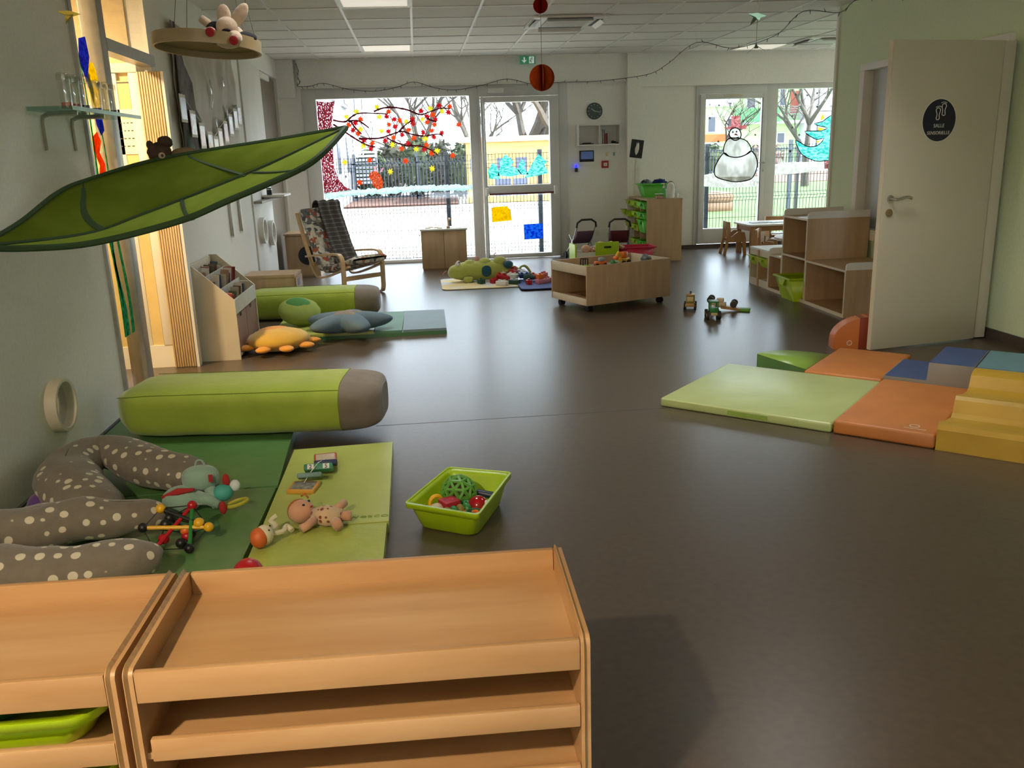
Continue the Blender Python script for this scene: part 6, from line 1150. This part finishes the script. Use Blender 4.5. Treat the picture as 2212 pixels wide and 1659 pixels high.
t = thing('rag_doll', 'small soft doll in a cream dotted suit lying on the lime mat', 'doll', (-.45, 3.135, Zm), R(-18)); sk = pm('rag_skin', '#cf9a78', .9, sheen=.3); b = MB(); b.ell((-.07, 0, .05), (.05, .05, .045), 18, 12); b.tube([(.03, .03, .035), (.055, .07, .045), (.065, .105, .05)], [.017, .016, .016], 9); b.tube([(.0, -.03, .035), (-.015, -.07, .025), (-.03, -.09, .02)], [.017, .016, .017], 9); b.tube([(.08, .02, .03), (.12, .03, .03)], [.02, .02], 9); b.tube([(.08, -.025, .03), (.105, -.06, .025)], [.02, .02], 9); b.build('body', sk, t, ang=2)
MB().tube([(-.02, 0, .035), (.03, 0, .038), (.09, 0, .034)], [.028, .042, .034], 14).build('suit', dots('doll_suit', '#cdb08c', '#7d3a30', 42, .3), t, ang=2); MB().ell((-.082, .008, .048), (.045, .048, .046), 18, 12).build('hair_cap', pm('ginger', '#b0622c', .9), t, ang=2); b = MB(); b.ell((-.048, -.02, .085), (.006, .006, .005), 8, 6); b.ell((-.045, .02, .085), (.006, .006, .005), 8, 6); b.build('eye', darkm, t); MB().ell((-.026, 0, .072), (.005, .01, .003), 8, 5).build('mouth', gr_p, t); MB().tube([(-.06, .05, .085), (-.075, .055, .10), (-.09, .05, .09)], .004, 6).build('hair_tuft', MATS['ginger'], t)
t = thing('finger_puppet', 'small cream doll with an orange cap and curled legs on the lime mat', 'doll', (-.61, 2.985, Zm), R(20)); cr_ = pm('cream_rubber', '#d8cfae', .6); MB().ell((-.02, -.01, .045), (.035, .033, .038), 16, 10).build('head', cr_, t, ang=2); MB().ell((-.04, -.018, .042), (.033, .036, .038), 16, 10).build('cap', pm('orange_rubber', '#d2672c', .5), t, ang=2)
b = MB(); b.tube(catmull([(0, .0, .05), (.03, .03, .055), (.02, .07, .06), (.045, .075, .075)], 4), .010, 8); b.tube(catmull([(.0, .0, .04), (.05, .01, .035), (.07, .04, .04), (.085, .015, .03)], 4), .010, 8); b.build('curled_leg', cr_, t); b = MB(); b.ell((-.005, -.03, .068), (.004, .004, .004), 8, 6); b.ell((.003, -.008, .075), (.004, .004, .004), 8, 6); b.build('eye', darkm, t)
t = thing('toy_ball', 'red and white ball peeping over the front shelf on the lime mat', 'ball', (-.625, 2.66, Zm)); MB().ell((0, 0, .05), (.05, .05, .05), 20, 14).build('ball', red, t); MB().tube([(.0505*math.cos(a), .0505*math.sin(a), .05) for a in [i*PI/12 for i in range(24)]], .003, 6, closed=True).build('band', paper, t)
t = thing('toy_ball', 'purple cloth ball half hidden behind the polka dot pillow', 'ball', (-1.56, 3.40, Zm)); MB().ell((0, 0, .055), (.06, .055, .055), 20, 14).build('ball', pm('purple_plush', '#5a3a7a', .9, sheen=.4), t); MB().ell((.035, -.01, .07), (.03, .04, .03), 12, 8).build('green_panel', pm('green_plush', '#4f8a5a', .9), t); MB().ell((.055, -.02, .06), (.018, .02, .02), 10, 8).build('red_panel', gr_p, t)
# ================================================================ LIME BIN WITH TOYS
bc_ = [Vector((-.118, 3.125)), Vector((.152, 2.962)), Vector((.318, 3.378)), Vector((.062, 3.49))]
t = thing('toy_bin', 'shallow lime plastic bin of toys on the floor', 'bin', (0, 0, 0)); cen = sum(bc_, Vector((0, 0)))/4; HB = .115
def rpoly(s, r, n=4):
    o = []; q = [cen+(p-cen)*s for p in bc_]
    for i in range(4):
        p, a, c = q[i], (q[i-1]-q[i]).normalized(), (q[(i+1) % 4]-q[i]).normalized(); s0, s1 = p+a*r, p+c*r
        for k in range(n+1): f = k/n; o.append((1-f)**2*s0+2*f*(1-f)*p+f*f*s1)
    return o
b = MB(); rings = [(.97, .02, HB), (.93, .03, HB-.02), (.80, .05, .008), (.76, .05, .003)]; V = []; Fs = []
for s, r, z in rings: V += [(p.x, p.y, z) for p in rpoly(s, r)]
n = 20
for j in range(3):
    for i in range(n): Fs.append((j*n+i, j*n+(i+1) % n, (j+1)*n+(i+1) % n, (j+1)*n+i))
Fs.append(tuple(3*n+i for i in range(n))); b.poly(V, Fs).build('tub', lime, t, solid=.004, ang=1.0)
b = MB(); A, B_ = rpoly(1.02, .025), rpoly(.965, .02); V = [(p.x, p.y, HB+.002) for p in A]+[(p.x, p.y, HB+.002) for p in B_]+[(p.x, p.y, HB-.016) for p in A]
b.poly(V, [(i, (i+1) % n, n+(i+1) % n, n+i) for i in range(n)]+[(i, (i+1) % n, 2*n+(i+1) % n, 2*n+i) for i in range(n)]).build('rim', lime, t, solid=.003, ang=1.0)
def intoy(name, label, cat, a, b_, z=.012, rz=0):
    q = (1-b_)*((1-a)*bc_[0]+a*bc_[1])+b_*((1-a)*bc_[3]+a*bc_[2]); q = cen+(q-cen)*.64
    return thing(name, label, cat, (q.x, q.y, z), rz, 'toys in the lime bin')
k = intoy('lattice_ball', 'green lattice ball with dark red holes in the lime bin', 'ball', .36, .62); MB().ell((0, 0, .07), (.062, .062, .062), 20, 14).build('core', pm('dark_red_core', '#4a1010', .6), k); t_ = bmesh.new(); bmesh.ops.create_icosphere(t_, subdivisions=2, radius=.07); b = MB()
for e_ in t_.edges: a, c = e_.verts[0].co, e_.verts[1].co; b.cyl(a+Vector((0, 0, .07)), c+Vector((0, 0, .07)), .0075, 5)
t_.free(); b.build('lattice', pm('lattice_green', '#5d9a3a', .45), k)
k = intoy('toy_cube', 'dark red soft cube marked 10 in the lime bin', 'toy block', .38, .22, .035, .5); MB().rbox(-.034, .034, -.034, .034, 0, .062, r=.006).build('cube', pm('crimson', '#a3122c', .5), k); text('number', '10', .034, pm('crimson_light', '#c8485a', .5), k, TM(0, -.012, .0622))
k = intoy('rattle', 'navy and amber rattle leaning on the rim of the lime bin', 'rattle', .72, .80, .07, -.3); MB().tube([(-.055, 0, .0), (0, 0, .0), (.06, 0, -.01)], [.012, .014, .016], 10).build('handle', pm('rattle_navy', '#22344a', .4), k); MB().lathe([(.012, 0), (.03, .012), (.034, .03), (.0, .034)], 16, M=TM(-.05, 0, 0) @ rotM('Y', -PI/2)).build('bell', pm('rattle_amber', '#a5651f', .4), k); MB().lathe([(.031, .012), (.036, .012), (.036, .03), (.031, .03)], 16, M=TM(-.05, 0, 0) @ rotM('Y', -PI/2)).build('bell_rim', MATS['rattle_navy'], k)
k = intoy('toy_ball', 'glossy red toy apple in the lime bin', 'toy', .92, .42, .02); MB().ell((0, 0, .042), (.042, .042, .04), 18, 12).build('apple', pm('gloss_red', '#9c0f1c', .15), k); MB().ell((.03, -.015, .05), (.018, .018, .018), 10, 8).build('clear_bead', pm('pearl2', '#c8ccd4', .1), k)
k = intoy('rattle', 'green ring rattle in the middle of the lime bin', 'rattle', .66, .40, .012); b = MB()
for a in (0, 1.05, 2.1): b.tube([(.03*math.cos(q)*math.cos(a), .03*math.cos(q)*math.sin(a), .035+.03*math.sin(q)) for q in [i*PI/8 for i in range(16)]], .006, 6, closed=True)
b.build('rings', grn, k); MB().ell((.0, 0, .035), (.018, .018, .018), 12, 8).build('bead', pm('bead_pale', '#b9c9b0', .2), k)
k = intoy('teether', 'yellow and clear teether at the left of the lime bin', 'teether', .04, .28, .02, .3); MB().tube([(.026*math.cos(a), 0, .045+.03*math.sin(a)) for a in [i*PI/9 for i in range(18)]], .009, 7, closed=True).build('arch', yel, k); MB().ell((.01, -.02, .018), (.03, .02, .018), 12, 8).build('clear_foot', pm('pale_rubber', '#b8a994', .3), k)
k = intoy('toy_duck', 'beige round rattle at the front left of the lime bin', 'rattle', .18, .08, .02); MB().ell((0, 0, .035), (.035, .032, .034), 16, 10).build('ball', pm('beige_rubber', '#c4b59a', .5), k); MB().lathe([(.035, .03), (.037, .035), (.035, .04)], 16, cap=False).build('band', pm('grey_band', '#9aa39a', .5), k); k.name = 'ball_rattle'
k = intoy('toy_caterpillar', 'orange and green striped toy caterpillar in the lime bin', 'toy', .60, .16, .02, .4)
for i, m_ in enumerate((pm('cat_olive', '#8a7a2a', .6), grn, pm('cat_olive2', '#7d6f26', .6), grn)): MB().ell((-.045+i*.028, 0, .04), (.02, .026, .026), 12, 8).build('segment', m_, k)
k = intoy('toy_key', 'orange plastic toy key at the front of the lime bin', 'toy', .52, .06, .03, -.15); part('shaft', org, k, (-.07, .05, -.011, .011, .018, .036), r=.006); MB().tube([(.075+.028*math.cos(a), .026*math.sin(a), .028) for a in [i*PI/8 for i in range(16)]], .009, 7, closed=True).build('ring', org, k)
k = intoy('toy_cup', 'dark green cup at the right of the lime bin', 'cup', .95, .16, .015); MB().lathe([(.022, 0), (.03, .055), (.026, .055), (.019, .005), (0, .005)], 18).build('cup', pm('cup_green', '#1f6a4a', .4), k); MB().lathe([(.0305, .045), (.032, .055)], 18, cap=False).build('lip', grn, k, solid=.002)
k = intoy('toy_ball', 'tiny red bead ball at the front corner of the lime bin', 'ball', .88, -.04, .03); MB().ell((0, 0, .022), (.022, .02, .021), 14, 10).build('bead', pm('coral_bead', '#c23a2a', .35), k); MB().ell((-.03, .008, .016), (.022, .016, .015), 12, 8).build('pale_foot', MATS['beige_rubber'], k)
# ================================================================ FRONT SHELVES
def front_shelf(label, x0, x1, y0, rz):
    t = thing('low_shelf', label, 'shelf', (x0, y0, 0), rz); w = x1-x0; d = .388; H_ = .545
    for xx in (0, w-.018):
        o = MB().prism(rr(0, d, 0, H_, .016), xx, xx+.018, 'yz').build('side_panel', birch_y, t); MB().tube([(xx+.009, p[0], p[1]) for p in rr(-.0004, d+.0004, -.0004, H_+.0004, .016)], 1, 4, closed=True, sq=(.0085, .0006)).build('ply_edge', plyedge, o)
    part('tray_floor', birch, t, (.018, w-.018, .012, d-.012, .475, .492)); part('front_rail', birch, t, (.019, w-.019, .0, .014, .478, .540), r=.002); part('back_rail', birch, t, (.019, w-.019, d-.016, d-.002, .478, .542), r=.002)
    for z in (.36, .23, .10): part('shelf_board', birch, t, (.018, w-.018, .012, d-.004, z-.006, z+.008)); part('shelf_rail', birch, t, (.030, w-.019, .0, .014, z-.004, z+.042), r=.003)
    part('back_panel', birch, t, (.018, w-.018, d-.006, d, .03, .478)); return t
front_shelf('birch low shelf with an empty tray top in the foreground', -.566, .266, 1.402, R(-1.2)); front_shelf('birch low shelf cut off by the left edge with a lime tray inside', -1.40, -.578, 1.419, R(-1.2))
for i, z in enumerate((.371, .241)):
    t = thing('storage_tray', 'lime plastic tray in the left front shelf, %s compartment' % ('upper' if i == 0 else 'lower'), 'tray', (-1.30, 1.43, z), 0, 'trays in the left front shelf'); w, d, h = .66, .30, .075; b = MB(); A, B_ = rr(0, w, 0, d, .05), rr(.035, w-.035, .03, d-.03, .05); n = len(A)
    b.poly([(x, y, h) for x, y in A]+[(x, y, 0) for x, y in B_], [(k, (k+1) % n, n+(k+1) % n, n+k) for k in range(n)]+[tuple(n+k for k in range(n))]); b.build('tub', lime, t, solid=.004, ang=1); C_ = rr(-.014, w+.014, -.012, d+.012, .06)
    MB().poly([(x, y, h+.002) for x, y in A]+[(x, y, h+.002) for x, y in C_]+[(x, y, h-.014) for x, y in C_], [(k, (k+1) % n, n+(k+1) % n, n+k) for k in range(n)]+[(n+k, n+(k+1) % n, 2*n+(k+1) % n, 2*n+k) for k in range(n)]).build('rim', lime, t, solid=.003, ang=1)
    k = thing('toy_disc', 'dark green flat toy inside the %s lime tray of the left shelf' % ('upper' if i == 0 else 'lower'), 'toy', (-1.0, 1.58, z+.006)); MB().ell((0, 0, .03), (.22, .09, .03), 20, 10, e1=.6).build('disc', pm('deep_green', '#1f6a38', .4), k); MB().ell((.02, 0, .052), (.1, .05, .012), 16, 8).build('knob', grn, k)
# ================================================================ LEFT WALL, NEAR
t = thing('round_mirror', 'white deep rimmed round mirror low on the near left wall', 'mirror', (-1.72, 4.04, .345)); M = rotM('Y', PI/2); MB().lathe([(.105, 0), (.125, 0), (.125, .045), (.122, .05), (.108, .05), (.105, .045), (.105, 0)], 48, M=M, cap=False).build('rim', cream, t); MB().lathe([(0, .006), (.106, .006)], 48, M=M, cap=False).build('glass', mirror, t)
t = thing('glass_shelf', 'small frosted glass shelf on steel brackets on the left wall', 'shelf', (-1.72, 4.25, 1.655)); MB().box(.003, .20, 0, 1.0, 0, .018).build('plate', glass('shelf_glass', (.72, .86, .80, 1)), t); part('front_edge', pm('aqua_edge', '#a9cfc6', .25), t, (.198, .203, 0, 1.0, 0, .018))
for y in (.14, .50): MB().tube([(.006, y, -.17), (.006, y, -.05), (.012, y, -.02), (.04, y, -.008), (.17, y, -.006)], 1, 4, sq=(.010, .005)).build('bracket', steel, t)
liq = [('#c8501f', 'orange'), ('#b01f1a', 'red'), ('#2a1420', 'dark purple'), ('#1d2a9a', 'blue'), ('#c9b422', 'yellow'), ('#2a3a2a', 'dark green')]; cgl = glass('tube_glass', (.93, .95, .93, 1), .35)
for i, (c, n_) in enumerate(liq):
    y = 4.47+i*.115+(.06 if i > 2 else 0)
    t = thing('sensory_tube', 'clear sensory tube with %s liquid on the glass shelf' % n_, 'bottle', (-1.62, y, 1.673), 0, 'clear sensory tubes on the glass shelf'); b = MB(); b.lathe([(.026, 0), (.026, .115), (.030, .125), (.030, .155), (.026, .16)], 18); b.build('tube', cgl, t); MB().lathe([(.0235, .003), (.0235, .028-.004*(i > 2)), (0, .030-.004*(i > 2))], 18).build('liquid', pm('liquid'+c, c, .2), t); MB().lathe([(.0305, .13), (.0305, .152), (0, .157)], 18).build('cap', glass('cap_plastic%d' % i, (.93, .94, .92, 1), .3), t)
# ---- leaf canopy
lt = thing('leaf_canopy', 'large green fabric leaf canopy over the play corner', 'canopy', (-1.72, 3.9, 0)); lt.location = (0, 0, 0)
TOP = catmull([(-.30, 4.02, 1.535), (-.62, 4.22, 1.498), (-1.17, 4.30, 1.43), (-1.45, 4.15, 1.35), (-1.54, 4.0, 1.30), (-1.60, 3.75, 1.20), (-1.62, 3.52, 1.15), (-1.62, 3.34, 1.135)], 6)
BOT = catmull([(-.30, 4.02, 1.535), (-.38, 3.75, 1.43), (-.49, 3.68, 1.36), (-.76, 3.62, 1.255), (-.95, 3.60, 1.185), (-1.28, 3.58, 1.115), (-1.48, 3.45, 1.115), (-1.62, 3.34, 1.135)], 6)
MID = catmull([(-.30, 4.02, 1.535), (-.58, 3.90, 1.408), (-.82, 3.88, 1.318), (-1.15, 3.84, 1.205), (-1.36, 3.74, 1.138), (-1.62, 3.34, 1.135)], 6)
def samp(P, u): i = u*(len(P)-1); j = min(int(i), len(P)-2); return P[j].lerp(P[j+1], i-j)
lm = cloth('leaf_fabric', '#76882f', '#809237', .55, 6); lr = cloth('leaf_fabric_lit', '#a3ba50', '#adc45a', .55, 6)  # lower half paler: the light on its face is put into the colour
def leaf_half(E, m_, name, bow):
    def fn(u, v): a, b_ = samp(MID, u), samp(E, u); p = a.lerp(b_, v); return p+Vector((0, 0, bow*math.sin(PI*v)*math.sin(PI*u)))
    return MB().surf(fn, 48, 12).build(name, m_, lt, ang=2, solid=.0012)
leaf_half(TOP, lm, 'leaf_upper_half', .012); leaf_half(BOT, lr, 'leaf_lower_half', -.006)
ldk = pm('leaf_piping', '#26401c', .8)
for nm_, P, r in (('rim_piping', TOP, .013), ('rim_piping', BOT, .013), ('midrib', MID, .009)): MB().tube(P, r, 7).build(nm_, ldk, lt)
for u0, u1, E, blg in ((.25, .32, TOP, 0), (.45, .74, TOP, .05), (.26, .29, BOT, 0), (.54, .50, BOT, 0)):
    pts = []
    for i in range(15):
        f = i/14; u = u0+(u1-u0)*f+blg*math.sin(PI*f); v = 1-f; bow = .012 if E is TOP else -.006
        pts.append(samp(MID, u).lerp(samp(E, u), v)+Vector((0, -.008, bow*math.sin(PI*v)*math.sin(PI*u)-.008)))
    MB().tube(pts, .017, 6, sq=(1, .4)).build('vein', ldk, lt)
MB().tube(catmull([(-1.718, 3.30, 1.02), (-1.69, 3.31, 1.09), (-1.62, 3.34, 1.135)], 4), .012, 8).build('stem', ldk, lt)
t = thing('plush_monkey', 'small dark brown plush animal peeking over the leaf canopy', 'plush toy', (-1.17, 4.33, 1.425)); pbm = pm('dark_brown_plush', '#3a2a1e', .95, '#4a3626', scale=20, bump=.5, bscale=60); MB().ell((-.02, 0, .035), (.055, .045, .045), 18, 12, nz=.15, ns=6).build('head', pbm, t, ang=2); MB().ell((.09, .02, .02), (.07, .05, .035), 16, 10, nz=.1).build('body', pm('tan_plush', '#6d5a3e', .95, scale=20, bump=.4), t, ang=2); MB().ell((.01, 0, .08), (.035, .03, .028), 12, 8, nz=.2, ns=7).build('tuft', pbm, t, ang=2); MB().ell((-.06, 0, .07), (.016, .014, .02), 10, 8).build('ear', pbm, t); MB().ell((.0, -.042, .02), (.016, .008, .014), 12, 8).build('eye_patch', pm('eye_cream', '#b9a57e', .8), t); MB().ell((.004, -.05, .02), (.006, .004, .007), 8, 6).build('pupil', darkm, t)
# ---- hanging hoop with the plush rabbit
t = thing('hanging_hoop', 'round pale wooden hoop shelf hanging from the ceiling on cords', 'hanging shelf', (-.955, 4.5, 1.92)); t.rotation_euler = (R(-3), R(4), 0); hw = wood('hoop_wood', '#a18b66', '#927d58', 'x'); MB().lathe([(.235, 0), (.247, 0), (.247, .055), (.235, .055), (.235, 0)], 56, cap=False).build('hoop', hw, t); MB().lathe([(0, .030), (.235, .030), (.235, .036), (0, .036)], 48).build('net_floor', pm('hoop_floor', '#7d6c48', .8), t)
b = MB()
for a, c in ((2.5, -.09), (2.2, -.07), (.9, .02), (.5, .05)): b.cyl((.24*math.cos(a), .24*math.sin(a), .05), (c, .0, .75), .0015, 5)
b.build('cord', pm('brown_cord', '#5a4a38', .8), t)
t = thing('plush_rabbit', 'plush rabbit with big pale ears and red foot soles sitting on the hoop', 'plush toy', (-.84, 4.38, 1.925)); pr_ = pm('pale_plush', '#c2ab92', .95, '#b89f86', scale=15, bump=.3, bscale=60, sheen=.4)
b = MB(); b.ell((0, .06, .05), (.075, .06, .055), 18, 12); b.ell((.005, .02, .085), (.05, .045, .045), 18, 12); b.ell((-.005, .03, .135), (.032, .014, .05), 14, 12); b.ell((0, 0, 0), (.03, .015, .062), 14, 12, M=TM(.065, .03, .135) @ rotM('Y', R(36))); b.tube([(-.06, .03, .05), (-.07, -.04, .045), (-.045, -.10, .045)], [.03, .03, .026], 12); b.tube([(.03, .03, .045), (.05, -.04, .03), (.055, -.10, .01)], [.03, .03, .026], 12); b.tube([(-.06, .06, .08), (-.09, .05, .11), (-.115, .05, .13)], [.02, .02, .018], 10); b.build('body', pr_, t, ang=2)
MB().ell((-.055, .05, .065), (.045, .05, .05), 14, 10).build('dark_vest', pm('black_felt', '#15151c', .95), t, ang=2); MB().ell((.07, .06, .04), (.06, .05, .03), 14, 10).build('dark_vest', MATS['black_felt'], t, ang=2)
for p in ((-.043, -.127, .045), (.056, -.127, .008)): MB().ell(p, (.021, .006, .021), 16, 8).build('foot_sole', pm('red_velvet', '#9a1420', .9, sheen=.3), t)
MB().ell((.008, -.022, .065), (.02, .01, .008), 10, 6).build('mouth', MATS['black_felt'], t)
